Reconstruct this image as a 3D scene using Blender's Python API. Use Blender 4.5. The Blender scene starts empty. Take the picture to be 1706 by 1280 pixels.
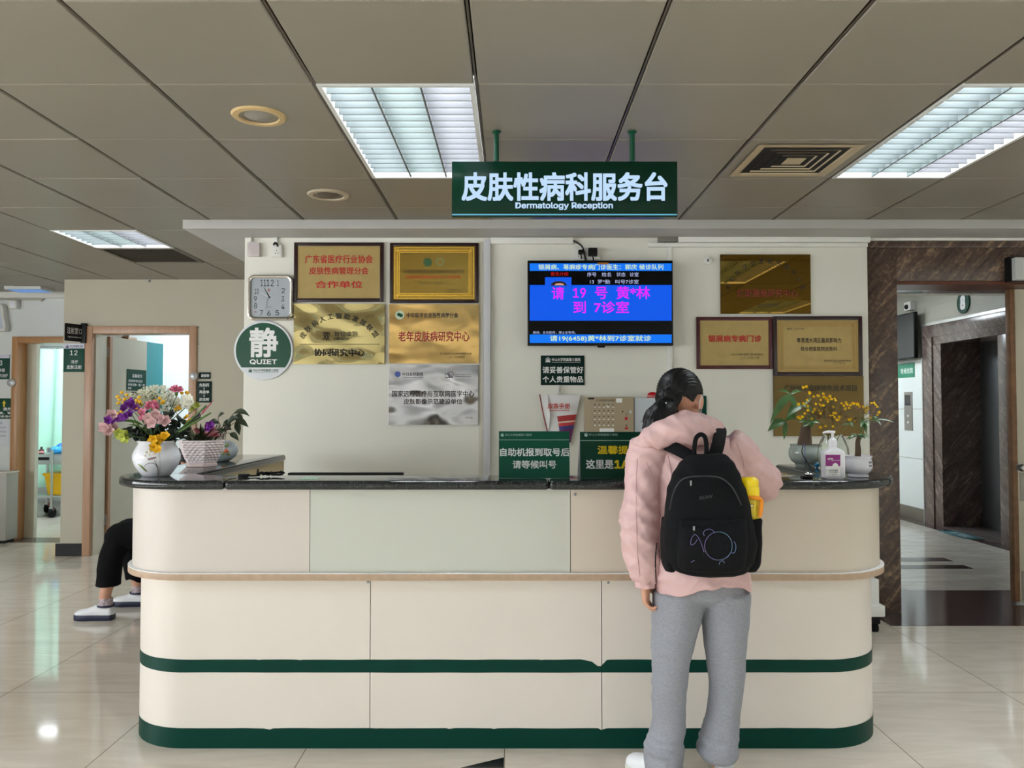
import bpy, bmesh, math, random
from mathutils import Vector, Matrix, noise as mnoise
random.seed(7)
PI = math.pi
SC = bpy.context.scene
COL = SC.collection

# ------------------------------------------------------------------ camera, world, exposure
FOC = 1310.0                      # focal length in pixels of a 1706 x 1280 frame
PITCH = math.atan(39.0 / FOC)     # the phone was tipped slightly upward
EYE = Vector((0.0, 0.0, 1.376))
cam_data = bpy.data.cameras.new('camera')
cam_data.sensor_fit = 'HORIZONTAL'
cam_data.sensor_width = 36.0
cam_data.lens = FOC / 1706.0 * 36.0
cam_data.clip_start = 0.05
camera = bpy.data.objects.new('camera', cam_data)
camera.location = EYE
camera.rotation_euler = (PI / 2 + PITCH, 0, 0)
COL.objects.link(camera)
SC.camera = camera
SC.view_settings.view_transform = 'Standard'
SC.view_settings.look = 'None'
SC.view_settings.gamma = 1.0
SC.view_settings.use_curve_mapping = False
SC.view_settings.exposure = 0.42
world = bpy.data.worlds.new('world')
SC.world = world
world.use_nodes = True
world.node_tree.nodes['Background'].inputs[0].default_value = (0.93, 0.97, 1.0, 1)   # overcast daylight, enters through the windows in the side wall
world.node_tree.nodes['Background'].inputs[1].default_value = 7.5
def window_portal(name, loc, rot, w, h):
    d = bpy.data.lights.new(name, 'AREA')
    d.shape = 'RECTANGLE'; d.size = w; d.size_y = h
    d.cycles.is_portal = True
    o = bpy.data.objects.new(name, d)
    o.location = loc; o.rotation_euler = rot
    COL.objects.link(o)
window_portal('window_portal_left', (-7.32, -0.85, 1.55), (0, -PI / 2, 0), 1.7, 8.7)
LAMP = 14.5                        # radiance of the fluorescent panels

def at(px, py, Y):
    """World point at depth Y that the photograph shows at pixel (px, py)."""
    a = (px - 853.0) / FOC
    b = (640.0 - py) / FOC
    c, s = math.cos(PITCH), math.sin(PITCH)
    dy, dz = c - b * s, s + b * c
    t = Y / dy
    return Vector((a * t, Y, EYE.z + dz * t))

# ------------------------------------------------------------------ materials
def lin(c):
    r = []
    for v in c[:3]:
        v = v / 255.0
        r.append(v / 12.92 if v <= 0.04045 else ((v + 0.055) / 1.055) ** 2.4)
    return (r[0], r[1], r[2], 1.0)

MATS = {}
def M(name, rgb, rough=0.5, metal=0.0, spec=0.5, var=0.04, vscale=6.0, bump=0.0, bscale=40.0, emit=0.0, coat=0.0, stretch=None):
    if name in MATS:
        return MATS[name]
    m = bpy.data.materials.new(name)
    m.use_nodes = True
    nt = m.node_tree
    b = nt.nodes['Principled BSDF']
    col = lin(rgb)
    b.inputs['Roughness'].default_value = rough
    b.inputs['Metallic'].default_value = metal
    b.inputs['Specular IOR Level'].default_value = spec
    if coat:
        b.inputs['Coat Weight'].default_value = coat
        b.inputs['Coat Roughness'].default_value = 0.08
    tc = nt.nodes.new('ShaderNodeTexCoord')
    src = tc.outputs['Object']
    if stretch:
        mp = nt.nodes.new('ShaderNodeMapping')
        mp.inputs['Scale'].default_value = stretch
        nt.links.new(src, mp.inputs['Vector'])
        src = mp.outputs['Vector']
    if emit:
        b.inputs['Emission Color'].default_value = col
        b.inputs['Emission Strength'].default_value = emit
        b.inputs['Base Color'].default_value = (0.01, 0.01, 0.01, 1)
        b.inputs['Specular IOR Level'].default_value = 0.1
    else:
        n = nt.nodes.new('ShaderNodeTexNoise')
        n.inputs['Scale'].default_value = vscale
        n.inputs['Detail'].default_value = 5
        nt.links.new(src, n.inputs['Vector'])
        r = nt.nodes.new('ShaderNodeValToRGB')
        r.color_ramp.elements[0].position = 0.3
        r.color_ramp.elements[1].position = 0.7
        lo = [max(0, c * (1 - var)) for c in col[:3]]
        hi = [min(1, c * (1 + var)) for c in col[:3]]
        r.color_ramp.elements[0].color = (*lo, 1)
        r.color_ramp.elements[1].color = (*hi, 1)
        nt.links.new(n.outputs['Fac'], r.inputs['Fac'])
        nt.links.new(r.outputs['Color'], b.inputs['Base Color'])
    if bump:
        n2 = nt.nodes.new('ShaderNodeTexNoise')
        n2.inputs['Scale'].default_value = bscale
        n2.inputs['Detail'].default_value = 4
        nt.links.new(src, n2.inputs['Vector'])
        bp = nt.nodes.new('ShaderNodeBump')
        bp.inputs['Strength'].default_value = bump
        bp.inputs['Distance'].default_value = 0.02
        nt.links.new(n2.outputs['Fac'], bp.inputs['Height'])
        nt.links.new(bp.outputs['Normal'], b.inputs['Normal'])
    MATS[name] = m
    return m

def glass_mat(name, rgb=(245, 250, 248), rough=0.02):
    if name in MATS:
        return MATS[name]
    m = bpy.data.materials.new(name)
    m.use_nodes = True
    b = m.node_tree.nodes['Principled BSDF']
    b.inputs['Base Color'].default_value = lin(rgb)
    b.inputs['Transmission Weight'].default_value = 1.0
    b.inputs['Roughness'].default_value = rough
    b.inputs['IOR'].default_value = 1.45
    MATS[name] = m
    return m

def floor_mat(name, base, vein, joint, tile, ox, oy, rough=0.07, jw=0.0022):
    m = bpy.data.materials.new(name)
    m.use_nodes = True
    nt = m.node_tree
    N, L = nt.nodes, nt.links
    b = N['Principled BSDF']
    b.inputs['Roughness'].default_value = rough
    b.inputs['Specular IOR Level'].default_value = 0.5
    g = N.new('ShaderNodeNewGeometry')
    sp = N.new('ShaderNodeSeparateXYZ')
    L.new(g.outputs['Position'], sp.inputs[0])
    def math_(op, a, bb=None, cc=None):
        n = N.new('ShaderNodeMath')
        n.operation = op
        for i, v in enumerate((a, bb, cc)):
            if v is None:
                continue
            if isinstance(v, (int, float)):
                n.inputs[i].default_value = v
            else:
                L.new(v, n.inputs[i])
        return n.outputs[0]
    masks, cells = [], []
    for out, o in ((sp.outputs['X'], ox), (sp.outputs['Y'], oy)):
        u = math_('DIVIDE', math_('SUBTRACT', out, o), tile)
        f = math_('FRACT', u)
        cells.append(math_('FLOOR', u))
        d = math_('MINIMUM', f, math_('SUBTRACT', 1.0, f))
        masks.append(math_('LESS_THAN', d, jw / tile))
    jm = math_('MAXIMUM', masks[0], masks[1])
    cv = N.new('ShaderNodeCombineXYZ')
    L.new(cells[0], cv.inputs[0]); L.new(cells[1], cv.inputs[1])
    wn = N.new('ShaderNodeTexWhiteNoise')
    L.new(cv.outputs[0], wn.inputs['Vector'])
    mp = N.new('ShaderNodeMapping')
    mp.inputs['Scale'].default_value = (1.2, 5.0, 1)
    L.new(g.outputs['Position'], mp.inputs['Vector'])
    n1 = N.new('ShaderNodeTexNoise')
    n1.inputs['Scale'].default_value = 2.2
    n1.inputs['Detail'].default_value = 8
    n1.inputs['Distortion'].default_value = 1.2
    L.new(mp.outputs[0], n1.inputs['Vector'])
    r = N.new('ShaderNodeValToRGB')
    r.color_ramp.elements[0].position = 0.35
    r.color_ramp.elements[1].position = 0.68
    r.color_ramp.elements[0].color = lin(vein)
    r.color_ramp.elements[1].color = lin(base)
    L.new(n1.outputs['Fac'], r.inputs['Fac'])
    hs = N.new('ShaderNodeHueSaturation')
    L.new(r.outputs['Color'], hs.inputs['Color'])
    L.new(math_('MULTIPLY_ADD', wn.outputs['Value'], 0.08, 0.96), hs.inputs['Value'])
    mx = N.new('ShaderNodeMix')
    mx.data_type = 'RGBA'
    L.new(jm, mx.inputs['Factor'])
    L.new(hs.outputs['Color'], mx.inputs[6])
    mx.inputs[7].default_value = lin(joint)
    L.new(mx.outputs[2], b.inputs['Base Color'])
    MATS[name] = m
    return m

def stone_mat(name, dark, mid, light, rough=0.12, scale=5.0, rot=0.9, stretch=(1, 1, 1)):
    """Veined brown marble / speckled granite."""
    m = bpy.data.materials.new(name)
    m.use_nodes = True
    nt = m.node_tree
    N, L = nt.nodes, nt.links
    b = N['Principled BSDF']
    b.inputs['Roughness'].default_value = rough
    g = N.new('ShaderNodeNewGeometry')
    sx = N.new('ShaderNodeSeparateXYZ'); L.new(g.outputs['Position'], sx.inputs[0])
    a1 = N.new('ShaderNodeMath'); a1.operation = 'ADD'; L.new(sx.outputs['X'], a1.inputs[0]); L.new(sx.outputs['Y'], a1.inputs[1])
    a2 = N.new('ShaderNodeMath'); a2.operation = 'SUBTRACT'; L.new(sx.outputs['X'], a2.inputs[0]); L.new(sx.outputs['Y'], a2.inputs[1])
    cb_ = N.new('ShaderNodeCombineXYZ'); L.new(a1.outputs[0], cb_.inputs[0]); L.new(a2.outputs[0], cb_.inputs[1]); L.new(sx.outputs['Z'], cb_.inputs[2])
    mr_ = N.new('ShaderNodeMapping'); mr_.inputs['Rotation'].default_value = (0, rot, 0)
    L.new(cb_.outputs[0], mr_.inputs['Vector'])
    mp = N.new('ShaderNodeMapping'); mp.inputs['Scale'].default_value = stretch
    L.new(mr_.outputs[0], mp.inputs['Vector'])
    n1 = N.new('ShaderNodeTexNoise')
    n1.inputs['Scale'].default_value = scale
    n1.inputs['Detail'].default_value = 9
    n1.inputs['Roughness'].default_value = 0.72
    n1.inputs['Distortion'].default_value = 1.6
    L.new(mp.outputs[0], n1.inputs['Vector'])
    n2 = N.new('ShaderNodeTexNoise')
    n2.inputs['Scale'].default_value = scale * 12
    n2.inputs['Detail'].default_value = 4
    L.new(g.outputs['Position'], n2.inputs['Vector'])
    ad = N.new('ShaderNodeMath'); ad.operation = 'MULTIPLY_ADD'
    L.new(n2.outputs['Fac'], ad.inputs[0]); ad.inputs[1].default_value = 0.35
    L.new(n1.outputs['Fac'], ad.inputs[2])
    r = N.new('ShaderNodeValToRGB')
    e = r.color_ramp.elements
    e[0].position = 0.48; e[0].color = lin(dark)
    e[1].position = 0.92; e[1].color = lin(light)
    k = e.new(0.72); k.color = lin(mid)
    L.new(ad.outputs[0], r.inputs['Fac'])
    L.new(r.outputs['Color'], b.inputs['Base Color'])
    MATS[name] = m
    return m

# ------------------------------------------------------------------ mesh collector
class MB:
    def __init__(s):
        s.v, s.f = [], []
    def add(s, vs, fs):
        o = len(s.v)
        s.v += [tuple(p) for p in vs]
        s.f += [tuple(i + o for i in q) for q in fs]
        return s
    def box(s, x0, x1, y0, y1, z0, z1):
        x0, x1 = min(x0, x1), max(x0, x1); y0, y1 = min(y0, y1), max(y0, y1); z0, z1 = min(z0, z1), max(z0, z1)
        vs = [(x, y, z) for z in (z0, z1) for y in (y0, y1) for x in (x0, x1)]
        return s.add(vs, [(0, 2, 3, 1), (4, 5, 7, 6), (0, 1, 5, 4), (2, 6, 7, 3), (0, 4, 6, 2), (1, 3, 7, 5)])
    def quad(s, a, b, c, d):
        return s.add([a, b, c, d], [(0, 1, 2, 3)])
    def prism(s, pts, n):
        """Extrude polygon pts (list of 3-D points) along vector n."""
        n = Vector(n); k = len(pts)
        vs = [Vector(p) for p in pts] + [Vector(p) + n for p in pts]
        fs = [tuple(range(k))[::-1], tuple(range(k, 2 * k))] + [(i, (i + 1) % k, k + (i + 1) % k, k + i) for i in range(k)]
        return s.add(vs, fs)
    def rings(s, rings, cap=True, closed=True):
        k = len(rings[0]); vs = [p for r in rings for p in r]; fs = []
        for i in range(len(rings) - 1):
            for j in range(k if closed else k - 1):
                a, b = i * k + j, i * k + (j + 1) % k
                fs.append((a, b, b + k, a + k))
        if cap:
            fs.append(tuple(range(k))[::-1])
            o = (len(rings) - 1) * k
            fs.append(tuple(range(o, o + k)))
        return s.add(vs, fs)
    def lathe(s, prof, c, seg=40, sx=1.0, sy=1.0, cap=True):
        c = Vector(c)
        R = [[c + Vector((r * sx * math.cos(2 * PI * j / seg), r * sy * math.sin(2 * PI * j / seg), z)) for j in range(seg)] for r, z in prof]
        return s.rings(R, cap)
    def tube(s, pts, rad, seg=10, cap=True, smooth=0, flat=None):
        pts = [Vector(p) for p in pts]
        if not isinstance(rad, (list, tuple)):
            rad = [rad] * len(pts)
        rad = [(r if isinstance(r, (list, tuple)) else (r, r)) for r in rad]
        if smooth:
            pts, rad = spline(pts, rad, smooth)
        n = len(pts); R = []
        up = None
        for i in range(n):
            t = (pts[min(i + 1, n - 1)] - pts[max(i - 1, 0)])
            t = t.normalized() if t.length > 1e-9 else Vector((0, 0, 1))
            if up is None:
                up = Vector(flat) if flat is not None else (Vector((0, -1, 0)) if abs(t.y) < 0.9 else Vector((1, 0, 0)))
            if flat is not None:
                up = Vector(flat)
            u = up - t * up.dot(t)
            u = u.normalized() if u.length > 1e-6 else t.orthogonal().normalized()
            w = t.cross(u)
            up = u
            R.append([pts[i] + w * rad[i][0] * math.cos(2 * PI * j / seg) + u * rad[i][1] * math.sin(2 * PI * j / seg) for j in range(seg)])
        return s.rings(R, cap)
    def ball(s, c, r, seg=12, rings=8, rot=None):
        c = Vector(c); r = r if isinstance(r, (list, tuple)) else (r, r, r)
        vs = [(0, 0, r[2])]
        for i in range(1, rings):
            a = PI * i / rings
            for j in range(seg):
                b = 2 * PI * j / seg
                vs.append((r[0] * math.sin(a) * math.cos(b), r[1] * math.sin(a) * math.sin(b), r[2] * math.cos(a)))
        vs.append((0, 0, -r[2]))
        vs = [Vector(p) for p in vs]
        if rot is not None:
            vs = [rot @ p for p in vs]
        vs = [p + c for p in vs]
        fs = [(0, 1 + j, 1 + (j + 1) % seg) for j in range(seg)]
        for i in range(rings - 2):
            for j in range(seg):
                a, b = 1 + i * seg + j, 1 + i * seg + (j + 1) % seg
                fs.append((a, a + seg, b + seg, b))
        e = len(vs) - 1; o = 1 + (rings - 2) * seg
        fs += [(e, o + (j + 1) % seg, o + j) for j in range(seg)]
        return s.add(vs, fs)
    def cyl(s, p0, p1, r0, r1=None, seg=20):
        return s.tube([p0, p1], [r0, r0 if r1 is None else r1], seg)
    def xf(s, mat):
        s.v = [tuple(mat @ Vector(p)) for p in s.v]
        return s
    def build(s, name, mat, parent=None, smooth=None, bevel=0.0, bseg=2, mats=None, fm=None):
        o = Vector((0, 0, 0))
        if parent is not None:
            q = parent
            while q is not None:
                o += q.location; q = q.parent
        me = bpy.data.meshes.new(name)
        me.from_pydata([(p[0] - o.x, p[1] - o.y, p[2] - o.z) for p in s.v], [], s.f)
        me.validate()
        bm = bmesh.new(); bm.from_mesh(me)
        bmesh.ops.recalc_face_normals(bm, faces=bm.faces)
        if bevel:
            es = [e for e in bm.edges if len(e.link_faces) == 2 and e.calc_face_angle(0) > 0.6]
            if es:
                bmesh.ops.bevel(bm, geom=es, offset=bevel, segments=bseg, affect='EDGES', profile=0.6)
        for f in bm.faces:
            f.smooth = True
        ang = 0.7 if smooth is None else smooth
        for e in bm.edges:
            e.smooth = not (len(e.link_faces) == 2 and e.calc_face_angle(0) > ang)
        bm.to_mesh(me); bm.free()
        me.materials.append(mat)
        ob = bpy.data.objects.new(name, me)
        COL.objects.link(ob)
        if parent is not None:
            ob.parent = parent
        return ob

def spline(pts, rad, k):
    P, R = [], []
    n = len(pts)
    for i in range(n - 1):
        p0, p1, p2, p3 = pts[max(i - 1, 0)], pts[i], pts[i + 1], pts[min(i + 2, n - 1)]
        for j in range(k):
            t = j / k
            P.append(0.5 * ((2 * p1) + (p2 - p0) * t + (2 * p0 - 5 * p1 + 4 * p2 - p3) * t * t + (3 * p1 - p0 - 3 * p2 + p3) * t ** 3))
            u = t * t * (3 - 2 * t)
            R.append((rad[i][0] * (1 - u) + rad[i + 1][0] * u, rad[i][1] * (1 - u) + rad[i + 1][1] * u))
    P.append(pts[-1]); R.append(rad[-1])
    return P, R

def thing(name, label, cat, loc=(0, 0, 0), group=None):
    o = bpy.data.objects.new(name, None)
    o.empty_display_size = 0.05
    o.location = loc
    COL.objects.link(o)
    o['label'] = label; o['category'] = cat
    if group:
        o['group'] = group
    return o
def tag(o, label, cat, group=None, kind=None):
    o['label'] = label; o['category'] = cat
    if group: o['group'] = group
    if kind: o['kind'] = kind
    return o
def struct(name, mb, mat, label=None, parent=None, **kw):
    o = mb.build(name, mat, parent, **kw)
    if parent is None:
        o['kind'] = 'structure'
        if label: o['label'] = label
    return o
def copy_tree(o, parent=None):
    c = o.copy(); COL.objects.link(c); c.parent = parent
    for ch in list(o.children):
        copy_tree(ch, c)
    return c

# ------------------------------------------------------------------ lettering
def sans_font():
    """The sans face that ships inside Blender, else the built-in one."""
    try:
        import os
        p = os.path.join(bpy.utils.system_resource('DATAFILES'), 'fonts', 'Inter.woff2')
        return bpy.data.fonts.load(p)
    except Exception:
        return None
SANS = sans_font()
def glyphs(text, bold=0.0):
    """2-D mesh of a line of text, thickened by overlaid shifted copies: (verts, faces, xmin, xmax, ymin, ymax)."""
    cu = bpy.data.curves.new('lettering', 'FONT')
    cu.body = text; cu.size = 1.0; cu.resolution_u = 3
    if SANS is not None and text.isascii(): cu.font = SANS
    ob = bpy.data.objects.new('lettering', cu)
    COL.objects.link(ob)
    bpy.context.view_layer.update()
    me = bpy.data.meshes.new_from_object(ob.evaluated_get(bpy.context.evaluated_depsgraph_get()))
    V = [(v.co.x, v.co.y) for v in me.vertices]
    Fc = [tuple(p.vertices) for p in me.polygons]
    bpy.data.objects.remove(ob); bpy.data.curves.remove(cu); bpy.data.meshes.remove(me)
    if not V:
        return None
    glyphs.n0 = 10 ** 9
    if bold > 0:
        V0, F0 = V, Fc
        glyphs.n0 = len(V0)
        V, Fc = [], []
        steps = [(-1, -1), (1, -1), (-1, 1), (1, 1)]
        if bold > 0.02: steps += [(0, 0), (-1, 0), (1, 0), (0, 1), (0, -1)]
        for dx, dy in steps:
            o = len(V)
            V += [(x + dx * bold, y + dy * bold) for x, y in V0]
            Fc += [tuple(i + o for i in f) for f in F0]
    xs = [a for a, b in V]; ys = [b for a, b in V]
    return V, Fc, min(xs), max(xs), min(ys), max(ys)

class Text:
    """Collects lines of lettering placed by their box in the photograph on the plane y = Y."""
    def __init__(s, Y):
        s.mb = MB(); s.lines = []; s.Y = Y
    def line(s, text, x0, y0, x1, y1, bold=0.012):
        g = glyphs(text, bold)
        if g is None: return s
        V, Fc, a, b, c, d = g
        p = at(x0, y1, s.Y); q = at(x1, y0, s.Y)
        sx = (q.x - p.x) / (b - a); sz = (q.z - p.z) / (d - c)
        m = MB(); s.lines.append(m)
        m.add([(p.x + (x - a) * sx, s.Y - 0.00009 * (i // glyphs.n0), p.z + (y - c) * sz) for i, (x, y) in enumerate(V)], Fc)
        return s
    def arc(s, text, cx, cy, r, a0, a1, h, bold=0.012):
        """Characters along an arc (pixels, degrees counter-clockwise from +x)."""
        n = len(text)
        for i, ch in enumerate(text):
            a = math.radians(a0 + (a1 - a0) * i / (n - 1))
            g = glyphs(ch, bold)
            if g is None: continue
            V, Fc, xa, xb, ya, yb = g
            c = at(cx + r * math.cos(a), cy - r * math.sin(a), s.Y)
            k = h / FOC * s.Y
            rot = a - PI / 2
            s.mb.add([(c.x + k * ((x - (xa + xb) / 2) * math.cos(rot) - (y - (ya + yb) / 2) * math.sin(rot)), s.Y,
                       c.z + k * ((x - (xa + xb) / 2) * math.sin(rot) + (y - (ya + yb) / 2) * math.cos(rot))) for x, y in V], Fc)
        return s
    def disc(s, cx, cy, r, seg=28, r_in=0.0):
        c = at(cx, cy, s.Y); k = s.Y / FOC
        o = [(c.x + r * k * math.cos(2 * PI * j / seg), s.Y, c.z + r * k * math.sin(2 * PI * j / seg)) for j in range(seg)]
        if r_in:
            i = [(c.x + r_in * k * math.cos(2 * PI * j / seg), s.Y, c.z + r_in * k * math.sin(2 * PI * j / seg)) for j in range(seg)]
            s.mb.add(o + i, [(j, (j + 1) % seg, seg + (j + 1) % seg, seg + j) for j in range(seg)])
        else:
            s.mb.add(o, [tuple(range(seg))])
        return s
    def rect(s, x0, y0, x1, y1):
        a, b, c, d = at(x0, y0, s.Y), at(x1, y0, s.Y), at(x1, y1, s.Y), at(x0, y1, s.Y)
        s.mb.quad(a, b, c, d)
        return s
    def poly(s, pts):
        s.mb.add([at(x, y, s.Y) for x, y in pts], [tuple(range(len(pts)))])
        return s
    def build(s, parent, mat, name='lettering', label=None):
        o = None
        for m in s.lines + ([s.mb] if s.mb.v else []):
            o = m.build('lettering' if (m is not s.mb and name == 'crest') else name, mat, parent)
            if label: o['label'] = label
        return o

def pbox(x0, y0, x1, y1, Y, th, mb=None):
    """Box whose front face (at depth Y) fills a pixel rectangle; th deep behind it."""
    a, b = at(x0, y1, Y), at(x1, y0, Y)
    return (mb or MB()).box(a.x, b.x, Y, Y + th, a.z, b.z)
# ================================================================== palette
m_wall = M('cream_wall_paint', (230, 229, 220), 0.62, var=0.02, vscale=2.0, bump=0.03, bscale=120)
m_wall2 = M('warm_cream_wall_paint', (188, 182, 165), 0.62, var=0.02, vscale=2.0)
m_white = M('white_paint', (228, 228, 224), 0.5, var=0.015)
m_wwall = M('white_wall_paint', (222, 226, 226), 0.6, var=0.015)
m_tile = M('ceiling_panel', (141, 135, 123), 0.42, var=0.035, vscale=1.3, bump=0.02, bscale=3)
m_track = M('ceiling_track', (92, 82, 70), 0.4, metal=0.3)
m_void = M('ceiling_void', (25, 23, 20), 0.8)
m_grey = M('pale_grey_plaster', (178, 177, 174), 0.55, var=0.02)
m_wood = M('beech_frame', (178, 140, 112), 0.35, var=0.10, vscale=5, stretch=(8, 8, 0.6))
m_wood2 = M('orange_beech_frame', (180, 132, 86), 0.35, var=0.10, vscale=5, stretch=(8, 8, 0.6))
m_dwood = M('dark_red_wood', (96, 52, 34), 0.35, var=0.12, vscale=8)
m_black = M('black_plastic', (18, 18, 20), 0.4, spec=0.2)
m_blackrub = M('black_rubber', (14, 14, 15), 0.75, spec=0.2)
m_steel = M('stainless_steel', (190, 190, 190), 0.28, metal=1.0, var=0.03)
m_dsteel = M('dark_stainless_door', (150, 154, 158), 0.38, metal=0.9, var=0.05, stretch=(1, 1, 0.2))
m_chrome = M('chrome', (225, 225, 228), 0.08, metal=1.0)
m_green = M('sign_green', (4, 66, 50), 0.4, spec=0.15, var=0.02)
m_dgreen = M('dark_sign_green', (6, 38, 33), 0.4, spec=0.15, var=0.02)
m_ink_w = M('white_lettering', (244, 246, 246), 0.5)
m_ink_k = M('black_lettering', (22, 22, 22), 0.5)
m_ink_r = M('red_lettering', (186, 18, 24), 0.5)
m_ink_y = M('yellow_lettering', (236, 208, 22), 0.5)
m_ink_g = M('green_lettering', (10, 92, 62), 0.5)
m_lobby = M('white_wall_panel', (224, 230, 230), 0.3, var=0.01)
m_lobby2 = M('greige_wall_panel', (170, 168, 156), 0.4, var=0.02)
m_plum = M('dark_plum_stone_floor', (74, 60, 60), 0.12, var=0.06, vscale=9)
m_marble = stone_mat('brown_veined_marble', (56, 44, 40), (92, 75, 66), (166, 138, 108), 0.16, 3.0, 0.85, (0.55, 0.7, 3.4))
m_lmarble = stone_mat('lobby_lit_marble', (76, 63, 61), (106, 90, 85), (164, 142, 128), 0.2, 3.0, 0.85, (0.55, 0.7, 3.4))  # lighter, greyer copy of the portal marble, lobby light put into its colour
m_granite = stone_mat('black_speckled_granite', (9, 11, 12), (26, 30, 32), (96, 104, 104), 0.08, 60.0)
m_floor = floor_mat('polished_beige_tile', (212, 203, 190), (201, 191, 177), (138, 126, 110), 0.8, -0.03, 3.04)
m_floor2 = floor_mat('polished_white_tile', (214, 209, 202), (190, 183, 174), (150, 143, 134), 0.8, 0.57, 6.24)
m_floor3 = floor_mat('grey_room_tile', (186, 180, 168), (176, 170, 158), (120, 112, 100), 0.6, 0.0, 8.2, rough=0.2)

# ================================================================== floors
struct('floor', MB().quad((-7.3, -5.5, 0), (5.0, -5.5, 0), (5.0, 5.95, 0), (-7.3, 5.95, 0)).quad((-7.3, 5.95, 0), (-1.795, 5.95, 0), (-1.795, 8.2, 0), (-7.3, 8.2, 0)), m_floor, 'polished beige tile floor')
struct('floor_lobby', MB().quad((0.5, 5.95, 0), (5.6, 5.95, 0), (5.6, 11, 0), (0.5, 11, 0)), m_floor2, 'polished white floor of the lift lobby')
struct('floor_treatment_room', MB().quad((-7.3, 8.2, 0), (-4.19, 8.2, 0), (-4.19, 11.6, 0), (-7.3, 11.6, 0)).quad((-4.19, 8.2, 0), (-1.795, 8.2, 0), (-1.795, 11.6, 0), (-4.19, 11.6, 0)), m_floor3)
struct('trim_1', MB().box(2.385, 5.0, 4.993, 5.95, 0.0, 0.002).box(4.77, 5.5, 5.95, 11, 0, 0.002), m_plum, 'dark plum stone floor band')
struct('trim_2', MB().box(-5.3, -4.19, 8.05, 8.33, 0.0, 0.003), M('brown_threshold', (98, 84, 76), 0.25), 'brown door threshold')
# compass-like black inlay and black bars let into the floor
def inlay(name, pts, label, cat, group=None):
    o = MB().prism([(x, y, 0.0003) for x, y in pts], (0, 0, 0.0012)).build(name, M('black_floor_inlay', (30, 28, 30), 0.2))
    return tag(o, label, cat, group)
f1, f2, f3 = -0.03, 3.04, 0.165
inlay('floor_inlay', [(f1 - f3, f2 + 0.003), (f1 - 0.002, f2 + 0.003), (f1 - 0.002, f2 + f3 * 0.55)], 'small black triangle let into the floor before the counter, the upper left one', 'floor inlay')
inlay('floor_inlay', [(f1 + 0.002, f2 - 0.003), (f1 + f3, f2 - 0.003), (f1 + 0.002, f2 - f3 * 0.8)], 'small black triangle let into the floor before the counter, the lower right one', 'floor inlay')
inlay('floor_inlay', [(2.5, 6.75), (3.935, 6.75), (3.935, 6.906), (2.5, 6.906)], 'longer, nearer black bar across the white lobby floor', 'floor inlay')
inlay('floor_inlay', [(2.5, 7.07), (3.945, 7.07), (3.945, 7.24), (2.5, 7.24)], 'shorter, farther black bar across the white lobby floor', 'floor inlay')

# ================================================================== ceiling
ZC = 2.574
def cellx(i): return -0.134 + 0.6 * i
def celly(j): return 2.88 + 0.6 * j
LIGHTS = [(-1, 0, 2), (3, 0, 2), (-5, 4, 1), (-9, 0, 2), (7, 0, 2), (-9, 4, 1)]
for jj in (-4, -7, -10, -13):
    for ii in (-11, -9, -7, -5, -3, -1, 1, 3, 5, 7):  # unseen lights, extra rows added behind the camera to brighten the hall
        LIGHTS.append((ii, jj, 2))
skip = set()
for i, j, n in LIGHTS:
    for k in range(n):
        skip.add((i, j + k))
skip.add((-5, 5))     # louvred return air grille
cb = MB()
for i in range(-12, 9):
    for j in range(-14, 9):
        if (i, j) in skip: continue
        x0, x1, y0, y1 = cellx(i) + 0.008, cellx(i + 1) - 0.008, celly(j) + 0.003, celly(j + 1) - 0.003
        if x0 > 5.0 or x1 < -7.3: continue
        x1 = min(x1, 5.0); x0 = max(x0, -7.3)
        if y0 > 4.98 and x0 > -2.1 : continue
        if y0 > 7.33 and x0 > -4.2 : continue
        dz = [random.uniform(-0.0018, 0.0018) for _ in range(4)]
        if (i, j) == (-6, 1): dz = [0.0, -0.004, -0.012, 0.0]
        if (i, j) == (-6, 0): dz = [0.004, 0.0, 0.0, 0.006]
        z = ZC; b = 0.004
        base = [(x0, y0), (x1, y0), (x1, y1), (x0, y1)]
        inn = [(x0 + b, y0 + b), (x1 - b, y0 + b), (x1 - b, y1 - b), (x0 + b, y1 - b)]
        vs = [(x, y, z + 0.03) for x, y in base] + [(x, y, z + b + d) for (x, y), d in zip(base, dz)] + [(x, y, z + d) for (x, y), d in zip(inn, dz)]
        fs = [(8, 11, 10, 9)]
        for q in range(4):
            r = (q + 1) % 4
            fs += [(q, r, 4 + r, 4 + q), (4 + q, 4 + r, 8 + r, 8 + q)]
        cb.add(vs, fs)
struct('ceiling', cb, m_tile, 'beige metal panel ceiling', smooth=0.2)
tr = MB()
for i in range(-12, 10):
    tr.box(cellx(i) - 0.0035, cellx(i) + 0.0035, -5.5, 8.3, ZC + 0.002, ZC + 0.02)
struct('trim_3', tr, m_track, 'dark tracks between the ceiling panels')
vo = MB()
for i in range(-12, 9):
    for j in range(-14, 9):
        if (i, j) in skip: continue
        vo.quad((cellx(i), celly(j), ZC + 0.032), (cellx(i + 1), celly(j), ZC + 0.032), (cellx(i + 1), celly(j + 1), ZC + 0.032), (cellx(i), celly(j + 1), ZC + 0.032))
struct('ceiling_void', vo, m_void)

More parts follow.
